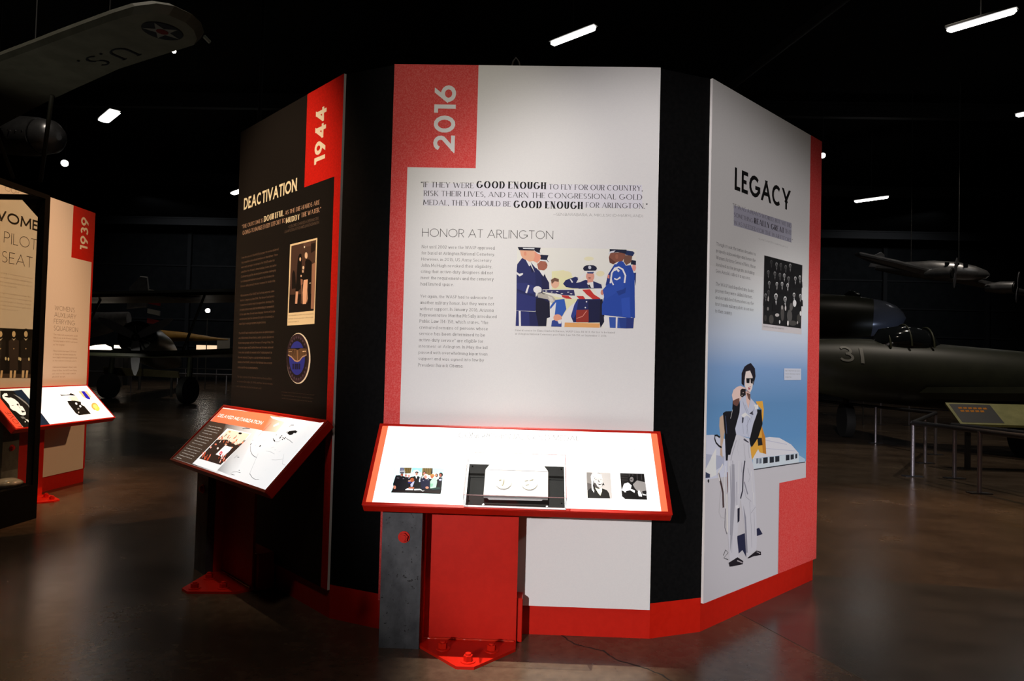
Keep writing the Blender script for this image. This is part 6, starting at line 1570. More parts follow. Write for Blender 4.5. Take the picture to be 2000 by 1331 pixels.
def reader_rail(label, loc, rz, x0=-.618, x1=.634, shift=0.0, full=True):
    t = thing('reader_rail', label, 'reader rail', (loc[0], loc[1], 0), rz)
    tr = M().box(x0, x1, 0, LN, -TK, -.0015, .004, T=TC)
    e = .014
    for (a, b, c, d) in ((x0, x1, 0, e), (x0, x1, LN - e * .7, LN), (x0, x0 + e, e, LN - e * .7), (x1 - e, x1, e, LN - e * .7)): tr.box(a, b, c, d, -.003, .0025, .0008, T=TC)
    tr.build('tray', RED, t)
    S = shift
    sp_ = M().box(S - .56, S - .39, -.207, -.166, 0, .70).build('steel_plate', STEEL, t)
    pm = M(); pm.prism([(S - .394, 0), (S + .017, 0), (S + .017, .775), (S - .394, .775)], .105, .117, T=lambda x, y, z: (x, -z, y)); pm.build('post_plate', RED, t)
    M().box(S - .394, S - .382, -.166, -.117, 0, .72).build('flange', RED, t)
    M().box(S - .30, S + .043, -.098, -.005, 0, .19, .003).build('rear_block', RED, t)
    bp = M().prism([(S - .393, -.10), (S - .393, -.191), (S - .212, -.386), (S - .142, -.384), (S + .018, -.195), (S + .018, -.10)], 0, .012); bp = bp.build('base_plate', RED, t)
    wl = M(); random.seed(2)
    wl.tube([(S - .39 + .0085 * k, -.121 - random.random() * .002, .014) for k in range(48)], [.004 + random.random() * .002 for k in range(48)], 6); wl.build('weld_bead', mat('glossy_red', (.5, .02, .006), .15), t)
    for bx, by in ((-.286, -.222), (-.082, -.224), (-.17, -.337)): bolt(lambda x, y, z, bx=bx, by=by: (S + bx + x, by + y, .012 + z), .019, .022, .030, 'anchor_bolt', bp)
    bolt(lambda x, y, z: (S - .466 + x, -.207 - z, .468 + y), .019, .012, .025, 'plate_bolt', sp_)
    return t
rf = reader_rail('red reader rail titled CONGRESSIONAL GOLD MEDAL, holding the clear medal case', (0, 0), 0)
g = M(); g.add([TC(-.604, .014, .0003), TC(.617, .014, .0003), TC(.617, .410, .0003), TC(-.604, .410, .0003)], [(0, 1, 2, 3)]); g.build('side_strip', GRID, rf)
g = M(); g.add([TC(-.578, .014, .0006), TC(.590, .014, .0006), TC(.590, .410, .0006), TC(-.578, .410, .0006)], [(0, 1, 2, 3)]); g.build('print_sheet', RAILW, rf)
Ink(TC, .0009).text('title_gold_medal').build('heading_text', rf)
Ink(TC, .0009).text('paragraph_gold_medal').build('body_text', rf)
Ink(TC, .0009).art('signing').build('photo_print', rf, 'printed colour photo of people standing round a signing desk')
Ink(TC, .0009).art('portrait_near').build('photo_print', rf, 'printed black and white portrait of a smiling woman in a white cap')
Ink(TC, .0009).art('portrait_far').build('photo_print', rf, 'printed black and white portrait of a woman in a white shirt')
rl = reader_rail('red reader rail titled DELAYED MILITARIZATION, below the black 1944 panel', LC, -2 * PH)
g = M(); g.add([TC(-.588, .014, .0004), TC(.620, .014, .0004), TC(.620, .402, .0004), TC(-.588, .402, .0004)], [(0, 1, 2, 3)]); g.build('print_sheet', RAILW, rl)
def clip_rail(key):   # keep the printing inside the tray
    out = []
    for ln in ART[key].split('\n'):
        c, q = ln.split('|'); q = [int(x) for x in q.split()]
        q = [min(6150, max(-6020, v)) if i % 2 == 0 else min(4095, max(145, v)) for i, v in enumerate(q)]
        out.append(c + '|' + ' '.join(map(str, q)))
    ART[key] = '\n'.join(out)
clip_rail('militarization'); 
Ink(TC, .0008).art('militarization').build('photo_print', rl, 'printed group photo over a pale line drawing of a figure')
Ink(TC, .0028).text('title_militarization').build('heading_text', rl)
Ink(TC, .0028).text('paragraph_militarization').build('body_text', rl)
# medal case on the front rail ----------------------------------
case = thing('medal_case', 'clear acrylic box on the lower middle of the front reader rail', 'display case', (0, 0, 0))
gx0, gx1, gs0, gs1, gh = -.203, .207, .008, .218, .085
g = M(); th = .004
g.box(gx0, gx1, gs0, gs0 + .001, .0012, gh, T=TC); g.build('front_pane', GLASS, case)
for nm, a in (('back_pane', (gx0, gx1, gs1 - .001, gs1, .0012, gh)), ('side_pane', (gx0, gx0 + .001, gs0, gs1, .0012, gh)), ('side_pane', (gx1 - .001, gx1, gs0, gs1, .0012, gh)), ('top_pane', (gx0, gx1, gs0, gs1, gh - .001, gh))): M().box(*a, T=TC).build(nm, GLASS, case)
e = .0016
for a in ((gx0, gx1, gs0, gs0 + e, gh - e, gh), (gx0, gx1, gs1 - e, gs1, gh - e, gh)): M().box(*a, T=TC).build('top_edge', ACRY, case)
for a in ((gx0, gx0 + e * 1.6, gs0, gs1, gh - e, gh), (gx1 - e * 1.6, gx1, gs0, gs1, gh - e, gh)): M().box(*a, T=TC).build('side_edge', ACRY, case)
for a in ((gx0, gx0 + e * 1.5, gs0, gs0 + e, .001, gh), (gx1 - e * 1.5, gx1, gs0, gs0 + e, .001, gh), (gx0, gx0 + e, gs1 - e, gs1, .001, gh), (gx1 - e, gx1, gs1 - e, gs1, .001, gh)): M().box(*a, T=TC).build('corner_edge', ACRYW, case)
M().box(gx0 - .001, gx1 + .001, gs0 - .003, gs0 + .004, .001, .006, T=TC).build('front_lip', ACRYW, case)
SLATE = noise_mat('slate_grey_metal', (.008, .0095, .0105), (.012, .014, .0155), 20, .6, .3, .7, spec=.12)
M().box(-.198, .203, .011, .215, .0011, .004, T=TC).build('base_plate', SLATE, case)
for a in ((-.196, -.131, .158, .168), (.139, .202, .156, .166)): M().box(a[0], a[1], a[2], a[3], .004, .0048, T=TC).build('dark_slot', BLKMETAL, case)
M().prism([(-.126, .024), (-.115, .018), (.129, .019), (.138, .030), (.138, .062), (-.126, .058)], .004, .006, T=TC).build('recess_frame', mat('charcoal_metal', (.009, .009, .0085), .6, spec=.1), case)
M().prism([(-.116, .052), (-.104, .040), (.109, .042), (.122, .054), (.112, .060), (-.105, .059)], .006, .0066, T=TC).build('white_strip', MOUNTW, case)
pad = M(); A_ = [(-.126, .047), (.135, .047), (.135, .171), (-.126, .171)]; B_ = [(-.126, .047), (.135, .047), (.119, .2145), (-.112, .2145)]
pad.add([TC(x, y, .03) for x, y in A_] + [TC(x, y, .005) for x, y in B_], [(0, 1, 2, 3), (0, 4, 5, 1), (1, 5, 6, 2), (2, 6, 7, 3), (3, 7, 4, 0)])
pad.build('medal_mount', MOUNTW, case)
for x, y in ((-.184, .203), (-.185, .033), (.192, .202), (.191, .035)): M().prism([(x + .0035 * math.cos(k * PI / 4), y + .0035 * math.sin(k * PI / 4)) for k in range(8)], .004, .0052, T=TC).build('screw', BLKMETAL, case)
for x, y in ((-.125, .0145), (.131, .0145)): M().prism([(x + .004 * math.cos(k * PI / 4), y + .004 * math.sin(k * PI / 4)) for k in range(8)], .006, .010, T=TC).build('screw', CHROME, case)
GOLD = mat('pale_gold', (.80, .76, .60), .35, 0.3)
for x, lab in ((-.048, 'pale gold medal on the white mount, the one nearer the steel plate side'), (.058, 'pale gold medal on the white mount, the one nearer the portraits')):
    md = thing('medal', lab, 'medal', TC(x, .11, .0302), 0)
    o3 = Vector(TC(x, .11, .0302))
    TT = lambda a, b, c, x=x: tuple(Vector(TC(x + a, .11 + b, .0302 + c)) - o3)
    M().prism([(.0335 * math.cos(2 * PI * k / 32), .0335 * math.sin(2 * PI * k / 32)) for k in range(32)], 0, .004, TT).build('disc', GOLD, md)
    m = M()
    for k in range(40):
        a0, a1 = 2 * PI * k / 40, 2 * PI * (k + 1) / 40; m.add([TT(r * math.cos(a), r * math.sin(a), .0046) for r, a in ((.0315, a0), (.0335, a0), (.0335, a1), (.0315, a1))], [(0, 1, 2, 3)])
    m.build('rim', GOLD, md)
    m = M()
    if x < 0:
        m.tube([TT(-.004, -.018, .004), TT(-.002, .0, .006), TT(0, .012, .004)], [.004, .006, .003], 8); m.tube([TT(-.018, .006, .004), TT(-.010, .010, .005)], .004, 6)
    else:
        for dx, dy in ((-.012, .008), (.008, .012), (-.008, -.012)): m.tube([TT(dx - .008, dy - .002, .004), TT(dx + .008, dy + .003, .0045)], .0028, 6)
    m.build('relief', GOLD, md)
# ------------------------------------------------------------------ display behind on the left
kw = thing('display_wall', 'long straight display wall with red kick board behind the glass case', 'display wall', (KX, KY, 0), PI / 2)
M().box(-2.4, .935, 0, .25, HR, HT).build('wall_panel', BLACK, kw)
M().box(-2.4, .935, 0, .25, 0, HR).build('kick_board', RED, kw)
M().box(.935, .96, .05, .25, 0, HT).build('end_board', BLACK, kw)
pk = thing('graphic_panel', 'cream panel headed 1939 with the squadron title, right of the black post', 'panel', (KX, KY, 0), PI / 2)
M().box(.262, .93, -TP, 0, ZB, ZT).build('board', EDGE, pk)
facecolor(pk, WHITE, [(.262, ZB, .904, 2.102), (.262, 2.102, .6135, ZT)], 'panel_face')
facecolor(pk, RED, [(.904, ZB, .93, ZT), (.6135, 2.102, .904, ZT)], 'red_band', 'red printed band with a square tab')
Ink(TS, .0003).text('year_text_squadron').build('year_text', pk)
for k_ in range(4):
    TXT['line'] = [TXT['heading_text_squadron'][k_]]; Ink(TS, .0003).text('line').build('heading_text', pk)
Ink(TS, .0003).text('body_text_squadron').build('body_text', pk)
pi_ = thing('graphic_panel', 'cream panel reading WOMEN PILOT SEAT seen through the glass case', 'panel', (KX, KY, 0), PI / 2)
M().box(-.97, .252, -TP, 0, ZB, ZT).build('board', EDGE, pi_)
facecolor(pi_, WHITE, [(-.97, ZB, .252, ZT)], 'panel_face')
for k_ in range(3):
    TXT['line'] = [TXT['heading_text_intro'][k_]]; Ink(TS, .0003).text('line').build('heading_text', pi_)
Ink(TS, .0003).text('top_text_intro').build('top_text', pi_)
Ink(TS, .0003).text('body_text_intro').build('body_text', pi_)
Ink(TS, .0003).art('women').build('photo_print', pi_, 'printed dark photo of women standing in a row in uniform')
rk = reader_rail('red reader rail with the name LOVE and a printed gold medal, under the cream panels', (KX, KY), PI / 2, -.405, .852, .205)
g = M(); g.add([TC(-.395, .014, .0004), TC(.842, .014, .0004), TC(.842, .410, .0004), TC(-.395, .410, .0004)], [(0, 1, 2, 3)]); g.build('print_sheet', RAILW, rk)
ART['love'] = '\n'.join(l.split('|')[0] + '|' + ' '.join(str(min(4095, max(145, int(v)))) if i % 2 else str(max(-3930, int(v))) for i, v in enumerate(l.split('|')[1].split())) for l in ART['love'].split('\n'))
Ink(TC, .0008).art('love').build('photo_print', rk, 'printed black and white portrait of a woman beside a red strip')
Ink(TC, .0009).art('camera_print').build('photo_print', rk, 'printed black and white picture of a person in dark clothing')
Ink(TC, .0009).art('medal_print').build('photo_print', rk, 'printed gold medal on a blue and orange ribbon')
ik = Ink(TC, .0030)
for si, p_ in layout('LOVE', 'thin', .048, .16): ik.poly([(-.318 - y, .024 + x) for x, y in p_], lin((42, 8, 6)))
ik.build('name_text', rk)
# black framed glass case
vit = thing('glass_case', 'tall black-framed glass case at the left edge, on a black plinth', 'display case', (-3.545, 1.841, 0))
D, Wd, Hh, pb, pw = .60, 1.05, 2.385, .255, .052
M().box(-D, 0, -Wd, 0, 0, pb).build('plinth', BLKMETAL, vit)
for x, y in ((-pw, -pw), (-D, -pw), (-pw, -Wd), (-D, -Wd)): M().box(x, x + pw, y, y + pw, pb, Hh).build('post', BLKMETAL, vit)
for a in ((-pw * .6, 0, -Wd + pw, -pw), (-D, -D + pw * .6, -Wd + pw, -pw), (-D + pw, -pw, -pw * .6, 0), (-D + pw, -pw, -Wd, -Wd + pw * .6)): M().box(a[0], a[1], a[2], a[3], Hh - .036, Hh).build('top_bar', BLKMETAL, vit)
M().prism([(-pw, Hh - .036), (-pw, Hh - .19), (-pw - .15, Hh - .036)], -.022, -.014, T=lambda x, y, z: (x, z, y)).build('corner_bracket', BLKMETAL, vit)
for a in ((-.012, -.006, -Wd + pw, -pw), (-D + .006, -D + .012, -Wd + pw, -pw)): M().box(a[0], a[1], a[2], a[3], pb, Hh - .036).build('pane', PANE, vit)
for a in ((-D + pw, -pw, -.012, -.006), (-D + pw, -pw, -Wd + .006, -Wd + .012)): M().box(a[0], a[1], a[2], a[3], pb, Hh - .036).build('pane', PANE, vit)
wc = thing('rounded_dish', 'small glossy white rounded object lying on the plinth inside the glass case', 'dish', (-3.62, 1.66, .255))
m = M(); m.tube([(-.0, -.105, .028), (0, -.09, .030), (0, -.04, .036), (0, .02, .034), (0, .07, .024), (0, .11, .014), (0, .13, .01)], [(.01, .012), (.05, .026), (.075, .034), (.072, .032), (.05, .022), (.02, .012), (.004, .004)], 20)
m.build('shell', mat('gloss_white', (.35, .35, .33), .2), wc)
# ------------------------------------------------------------------ ceiling lamps
TUBE = mat('lamp_glow', (1, 1, 1), .5, emit=(1, .97, .92), estr=14.0)
HOUS = mat('lamp_housing', (.05, .05, .05), .6)
def strip(a, b, label, wd=.085):
    a, b = Vector(a), Vector(b); c = (a + b) / 2; d = (b - a); rz = math.atan2(d.y, d.x); l = d.length
    t = thing('strip_light', label, 'ceiling light', c, rz, 'lit strip lights under the ceiling')
    m = M(); m.box(-l / 2 - .03, l / 2 + .03, -wd, wd, .06, .12, .01); m.box(-.01, .01, -.01, .01, .12, 12 - c.z); m.build('housing', HOUS, t)
    m = M(); m.tube([(-l / 2, 0, .03), (-l / 2 + .06, 0, .01), (l / 2 - .06, 0, .01), (l / 2, 0, .03)], [(.03, .02), (wd, .045), (wd, .045), (.03, .02)], 14); m.build('diffuser', TUBE, t)
strip((.37, 13.19, 9), (1.34, 12.35, 9), 'lit strip light directly above the white 2016 panel')
strip((9.23, 12.33, 9), (10.13, 11.43, 9), 'longest-looking lit strip light, near the top corner of the ceiling')
strip((-14.3, 18.95, 9), (-13.34, 18.05, 9), 'short steep lit strip light below the wing with the star', .17)
strip((14.38, 27.73, 9), (15.4, 26.82, 9), 'lit strip light beyond the LEGACY panel, above the aircraft')
strip((14.2, 17.3, 9), (15.15, 16.4, 9), 'lit strip light cut off by the picture edge')
strip((-14.1, 28.4, 9), (-13.0, 27.4, 9), 'lit strip light half hidden behind the black 1944 panel', .14)
BULB = mat('spot_glow', (1, 1, 1), .5, emit=(1, .95, .85), estr=22.0)
def lamp(loc, r, label, hang=True, wall=False):
    t = thing('spotlight', label, 'spotlight', loc, 0, 'small lit spotlights among the aircraft')
    L0 = Vector((.049, -3.11, 1.2)); d = (L0 - Vector(loc)).normalized()
    d = (d + Vector((0, 0, -.15))).normalized()
    m = M(); m.tube([tuple(-d * r * 2.2), tuple(-d * .004)], [r * .7, r * 1.12], 14)
    if hang: m.tube([tuple(-d * r * 2), (float(-d.x * r * 2), float(-d.y * r * 2), 12 - loc[2])], .012, 6)
    else: m.tube([tuple(-d * r * 2), (float(-d.x * r * 2), float(-d.y * r * 2), -loc[2])], .02, 6)
    m.build('housing', HOUS, t)
    M().tube([(0, 0, 0), tuple(d * .012)], [r, r * .9], 14).build('lens', BULB, t)
lamp((-18.99, 23.83, 9), .13, 'lit round spotlight just below the silver engine pod'); lamp((-9.18, 13.77, 9), .05, 'tiny lit spotlight near the star wing tip'); lamp((10.23, 21.24, 9), .09, 'tiny lit spotlight at the edge of the LEGACY panel')
lamp((-12.97, 24, 3.17), .09, 'lit lamp under the olive wing with the star', False); lamp((-12.97, 24, 2.06), .06, 'lit lamp over the pale sign behind the yellow fuselage', False)
# ------------------------------------------------------------------ aircraft
OLIVE = noise_mat('olive_paint', (.035, .038, .020), (.045, .048, .027), 4, .45, spec=.4)
OLIVED = noise_mat('dark_olive_paint', (.020, .022, .014), (.028, .030, .018), 3, .42, spec=.4)
SILVER = noise_mat('bare_aluminium', (.30, .30, .31), (.38, .38, .39), 5, .32, metal=.8)
YELLOW = noise_mat('chrome_yellow', (.30, .16, .03), (.36, .20, .04), 4, .5)
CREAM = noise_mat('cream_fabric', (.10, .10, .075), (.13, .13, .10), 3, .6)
NAVY = mat('navy_paint', (.008, .010, .016), .5); WPAINT = mat('white_paint', (.20, .20, .18), .5); RPAINT = mat('insignia_red', (.12, .006, .005), .5)
RUBBER = mat('rubber', (.008, .008, .008), .7); DGLASS = mat('dark_canopy_glass', (.01, .012, .014), .08, spec=.8); PROP = mat('propeller_grey', (.20, .20, .22), .35, .5); ENG = mat('engine_black', (.010, .010, .010), .5)
def star(parent, c, ux, uy, r, off, red=True, n=28):
    c, ux, uy, off = Vector(c), Vector(ux), Vector(uy), Vector(off)
    m = M(); m.add([c + off + ux * r * math.cos(2 * PI * k / n) + uy * r * math.sin(2 * PI * k / n) for k in range(n)], [list(range(n))])
    m.add([c + off * 2 + (ux * math.sin(PI * k / 5) + uy * math.cos(PI * k / 5)) * r * (.96 if k % 2 == 0 else .37) for k in range(10)] + [c + off * 2], [(k, (k + 1) % 10, 10) for k in range(10)], 1)
    if red: m.add([c + off * 3 + ux * r * .3 * math.cos(2 * PI * k / 16) + uy * r * .3 * math.sin(2 * PI * k / 16) for k in range(16)], [list(range(16))], 2)
    m.build('star_roundel', [NAVY, WPAINT, RPAINT], parent)
def paint_text(txt, parent, o, ux, uy, cap, width, mt, name='painted_letters', st='slab'):
    o, ux, uy = Vector(o), Vector(ux), Vector(uy); m = M()
    for si, p in layout(txt, st, cap, width): m.add([o + ux * x + uy * y for x, y in p], [list(range(len(p)))])
    m.build(name, mt, parent)
def blades(parent, c, axis, r, angs, w=.12, mt=None, name='propeller_blade', tip=None):
    c, ax = Vector(c), Vector(axis).normalized(); up = Vector((0, 0, 1)); sx = ax.cross(up).normalized(); uy = sx.cross(ax)
    for a in angs:
        d = sx * math.sin(a) + uy * math.cos(a); t_ = d.cross(ax)
        m = M(); P = []; k = 7
        for i in range(k):
            f = i / (k - 1); ww = w * (.35 + 1.0 * math.sin(PI * min(1, f * .8 + .12))) * .55 * (1 if i < k - 1 else .5)
            P.append((c + d * r * f + t_ * ww, c + d * r * f - t_ * ww))
        vs = []
        for p, q in P: n_ = ax * .012; vs += [p + n_, q + n_, q - n_, p - n_]
        fs = [(0, 1, 2, 3), (4 * k - 4, 4 * k - 1, 4 * k - 2, 4 * k - 3)]
        for i in range(k - 1):
            for j in range(4): fs.append((4 * i + j, 4 * i + 4 + j, 4 * i + 4 + (j + 1) % 4, 4 * i + (j + 1) % 4))
        m.add(vs, fs); m.build(name, mt or PROP, parent)
# hanging biplane with the star wing, upper left
bi = thing('hanging_biplane', 'dim cream aircraft hanging at the upper left, star and U.S. under its wing', 'aircraft', (0, 0, 0))
out = [(-9.6, 6.9, 5), (-8.0, 5.95, 5), (-6.79, 5.29, 5), (-6.14, 4.96, 5), (-5.54, 4.65, 5), (-4.66, 4.21, 5), (-4.32, 4.06, 5), (-4.05, 4.00, 5), (-3.88, 4.05, 5), (-3.77, 4.22, 5), (-3.76, 4.40, 5), (-3.83, 4.62, 5), (-3.95, 4.78, 5), (-4.67, 5.15, 5), (-5.34, 5.50, 5), (-6.43, 6.2, 5), (-7.34, 6.8, 5), (-8.42, 7.55, 5), (-10.2, 8.8, 5)]
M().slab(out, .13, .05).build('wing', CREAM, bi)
star(bi, (-4.24, 4.47, 4.93), (.86, -.5, 0), (.5, .86, 0), .215, (0, 0, -.003))
paint_text('U.S.', bi, (-4.95, 4.86, 4.925), (-.87, .42, 0), (.25, .52, 0), .42, .95, NAVY)
m = M(); m.tube([(-3.83, 4.62, 4.95), (-3.80, 4.70, 4.92)], .02, 8); m.build('tip_light', mat('tip_lamp', (.3, .35, .3), .3), bi)
for a, b in (((-6.9, 6.4, 4.95), (-7.9, 7.6, 4.0)), ((-7.6, 5.9, 4.95), (-8.2, 7.4, 4.0))): M().tube([a, b], .03, 8).build('wing_strut', CREAM, bi)
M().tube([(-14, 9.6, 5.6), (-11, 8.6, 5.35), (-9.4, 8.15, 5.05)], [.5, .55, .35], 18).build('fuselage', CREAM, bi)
for k in range(3): M().tube([(-5.2 - k * 1.6, 5.0 + k * .9, 5.05), (-5.2 - k * 1.6, 5.0 + k * .9, 12)], .008, 5).build('hanging_cable', HOUS, bi)
pod = thing('engine_pod', 'rounded silver engine pod with dark band below the hanging wing', 'engine pod', (0, 0, 0))
M().tube([(-9.9, 8.35, 4.98), (-9.2, 8.25, 4.96), (-8.7, 8.15, 4.91), (-8.35, 8.05, 4.87), (-8.2, 8.0, 4.86)], [.26, .31, .33, .32, .30], 24).build('cowl', SILVER, pod)
M().tube([(-8.2, 8.0, 4.86), (-8.17, 7.99, 4.855)], [.285, .285], 24).build('band', ENG, pod)
M().tube([(-8.17, 7.99, 4.855), (-8.0, 7.95, 4.84), (-7.90, 7.93, 4.83), (-7.86, 7.92, 4.825)], [.295, .27, .19, .05], 24).build('nose_cap', SILVER, pod)
for k in range(5): M().tube([(-8.35 - k * .13, 7.74 + k * .02, 4.86 + .01 * k), (-8.35 - k * .13, 7.72 + k * .02, 4.86 + .01 * k)], .012, 6).build('rivet', CHROME, pod)
M().tube([(-9.2, 8.25, 5.2), (-9.2, 8.25, 12)], .01, 5).build('hanging_cable', HOUS, pod)
tag(M().tube([(-7.05, 14, 0), (-7.0, 14, 11.3)], .05, 8).build('pillar', BEAM), kind='structure')
# radial engine aircraft, left
ra = thing('radial_aircraft', 'dark aircraft with a round engine and three grey blades, behind the railing', 'aircraft', (0, 0, 0))
cx, cy, cz = -11.16, 16, 1.77
ax = Vector((.35, -.93, .08)).normalized(); c0 = Vector((cx, cy, cz))
pt = lambda d: tuple(c0 - ax * d)
M().tube([pt(.0), pt(.15), pt(.7), pt(1.0)], [.40, .50, .50, .46], 24, caps=False).build('cowl', ENG, ra)
M().tube([pt(.12), pt(.16)], .44, 20).build('engine', ENG, ra)
for k in range(9):
    a = 2 * PI * k / 9; sx = ax.cross(Vector((0, 0, 1))).normalized(); uy = sx.cross(ax); e_ = sx * math.cos(a) + uy * math.sin(a)
    M().tube([tuple(c0 - ax * .10 + e_ * .14), tuple(c0 - ax * .10 + e_ * .40)], .055, 8).build('cylinder_head', mat('dull_metal', (.05, .05, .05), .4, .5) if k == 0 else bpy.data.materials['dull_metal'], ra)
M().tube([pt(-.22), pt(-.15), pt(.0), pt(.1)], [.03, .10, .13, .13], 14).build('spinner', mat('spinner_grey', (.07, .07, .07), .35, .5), ra)
blades(ra, tuple(c0 + ax * .08), ax, 1.08, (math.radians(-58), math.radians(62), math.radians(182)), .16)
M().tube([pt(1.0), pt(2.2), pt(4.5), pt(7.5), pt(9.5)], [(.46, .48), (.50, .62), (.48, .60), (.28, .36), (.10, .15)], 20).build('fuselage', OLIVED, ra)
M().slab([(-15.5, 16.9, 2.95), (-12.4, 15.9, 2.97), (-8.2, 15.1, 3.05), (-6.6, 15.3, 3.08), (-6.3, 16.1, 3.08), (-7.0, 16.8, 3.05), (-9.5, 17.3, 3.0), (-15.8, 18.6, 2.95)], .16, .05).build('upper_wing', OLIVE, ra)
star(ra, (-9.9, 15.95, 2.90), (.97, -.2, 0), (.2, .97, 0), .55, (0, 0, -.004))
M().slab([(-11.6, 13.6, 1.30), (-9.0, 13.1, 1.30), (-6.8, 12.8, 1.42), (-6.4, 13.4, 1.42), (-7.0, 14.2, 1.36), (-11.2, 15.3, 1.25)], .14, .05).build('lower_wing', OLIVED, ra)
for x, y in ((-9.0, 14.4), (-12.9, 16.0)): M().tube([(x, y, 1.35), (x + .1, y + .9, 2.95)], .035, 8).build('wing_strut', OLIVED, ra)
for x, y in ((-9.10, 15.0), (-12.2, 16.5)):
    M().tube([(x - .09, y, .36), (x + .09, y - .03, .36)], [.36, .36], 20, up=(0, 0, 1)).build('wheel', RUBBER, ra)
    M().tube([(x, y, .36), (x - .1, y + .3, 1.4)], .07, 8).build('gear_leg', OLIVED, ra)
# tails and yellow aircraft further back
tl = thing('striped_tail_aircraft', 'pale aircraft tail with red and white rudder stripes behind the olive wing', 'aircraft', (0, 0, 0))
M().slab([(-17.4, 26, 4.25), (-16.95, 26, 4.75), (-16.62, 26, 4.72), (-16.55, 26, 4.25), (-16.6, 26, 3.4), (-17.5, 26, 3.3)], .12, .06, direction=(0, 1, 0)).build('fin', SILVER, tl)
for k in range(4):
    z0 = 2.72 + k * .42; M().slab([(-16.55, 25.98, z0), (-16.02, 25.98, z0 - .10), (-16.02, 25.98, z0 + .11), (-16.55, 25.98, z0 + .21)], .1, .02, direction=(0, 1, 0)).build('rudder_stripe', mat('stripe_red', (.22, .01, .012), .5) if k % 2 == 0 else mat('stripe_white', (.32, .32, .30), .5), tl)
M().tube([(-17.5, 26.2, 2.9), (-19, 26.9, 2.7), (-22, 28.3, 2.5), (-26, 30, 2.4)], [(.12, .3), (.3, .5), (.5, .8), (.6, .9)], 16).build('fuselage', SILVER, tl)
M().tube([(-21.5, 28, .0), (-21.5, 28, 2.2)], .08, 8).build('gear_leg', OLIVED, tl); M().box(-17.6, -17.4, 26.1, 26.3, 0, 2.7).build('tail_stand', HOUS, tl)
ya = thing('yellow_aircraft', 'long yellow-orange fuselage tapering to a point behind the round engine', 'aircraft', (0, 0, 0))
M().tube([(-15.4, 22.3, 2.0), (-14.0, 22.1, 2.04), (-12.9, 22, 2.03), (-11.9, 22, 1.98), (-11.2, 22, 1.96)], [(.2, .3), (.2, .24), (.16, .17), (.09, .08), (.02, .02)], 14).build('fuselage', YELLOW, ya)
M().tube([(-14.6, 22.2, 0), (-14.6, 22.2, 1.8)], .05, 8).build('stand', HOUS, ya)
# lit screens
WARM = mat('lit_screen', (1, 1, 1), .5, emit=(1, .82, .62), estr=3.2); WARM2 = mat('lit_screen_dim', (1, 1, 1), .5, emit=(1, .68, .42), estr=1.0)
t = thing('lit_counter', 'brightly lit white showcase glowing between the 1939 panel and the engine', 'showcase', (-17.1, 24.2, 0))
M().box(-.62, .45, -.3, .3, 0, 1.4).build('body', HOUS, t)
M().prism([(-.60, 1.44), (-.60, 1.60), (-.35, 1.66), (.05, 1.70), (.30, 1.60), (.38, 1.44)], -.32, -.30, T=lambda x, y, z: (x, z, y)).build('lit_front', WARM, t)
M().box(.42, .80, -.31, -.29, 1.56, 1.68).build('lit_front', WARM, t)
t = thing('lit_sign', 'small warm lit sign hanging behind the yellow fuselage', 'sign', (-13.1, 24.3, 0))
M().box(-.42, .42, -.02, .02, 1.60, 1.78).build('sign_face', WARM2, t); M().tube([(-.35, 0, 0), (-.35, 0, 1.6)], .02, 6).build('stand', HOUS, t)
M().box(.42, .95, -.01, .01, 1.5, 2.1).build('pale_board', mat('pale_board', (.25, .23, .2), .6), t)
# reader sign and railings on the left
t = thing('info_board', 'long low olive-brown information board behind the left railing', 'information board', (-12.1, 18.1, 0))
OB = noise_mat('olive_board', (.10, .085, .04), (.14, .12, .06), 6, .5)
M().prism([(-1.25, .62), (-.05, .62), (-.05, .86), (-1.28, .88)], -.05, .02, T=lambda x, y, z: (x, z, y)).build('board', OB, t)
M().prism([(.02, .62), (1.15, .60), (1.1, .80), (0, .86)], -.05, .02, T=lambda x, y, z: (x, z, y)).build('board', OB, t)
for x in (-.9, .9): M().box(x - .03, x + .03, -.02, .02, 0, .62).build('leg', HOUS, t)
RAILM = mat('railing_grey', (.10, .10, .11), .35, .7); POSTM = mat('railing_post_metal', (.50, .48, .55), .38, .85)
def railing(label, pts, posts, h, group=None, r=.028, pr=.022, extra=None):
    t = thing('railing', label, 'railing', (posts[0][0], posts[0][1], 0)); o = posts[0]
    for a, b in zip(pts, pts[1:]): M().tube([(a[0] - o[0], a[1] - o[1], h), (b[0] - o[0], b[1] - o[1], h)], r, 10).build('rail', RAILM, t)
    for x, y in posts:
        M().tube([(x - o[0], y - o[1], .012), (x - o[0], y - o[1], h)], pr, 12).build('post', POSTM, t)
        m = M(); m.box(x - o[0] - .11, x - o[0] + .11, y - o[1] - .05, y - o[1] + .05, 0, .012); m.build('foot_plate', RAILM, t)
    return t
railing('grey metal railing turning two corners, nearest on the right side', [(7.05, 9.4), (6.434, 9.6), (6.434, 7.86)][1:] and [(6.25, 11.9), (6.434, 7.84), (4.70, 5.32), (4.90, 3.4), (5.2, 1.8)], [(4.72, 5.36), (5.636, 6.712), (6.434, 7.84), (6.334, 9.495), (4.80, 4.25)], .655)
railing('second grey metal railing just behind the nearest one, in front of the yellow board', [(5.17, 5.34), (5.45, 3.6), (5.75, 2.0)], [(5.177, 5.294), (5.5, 3.3)], .64)
railing('long low railing crossing in front of the dark round-engined aircraft', [(-17.5, 19.6), (-13.46, 19.72), (-11.9, 20.0), (-9.6, 20.3)], [(-15.3, 19.66), (-13.462, 19.724), (-12.0, 19.98), (-10.4, 20.2)], .69)
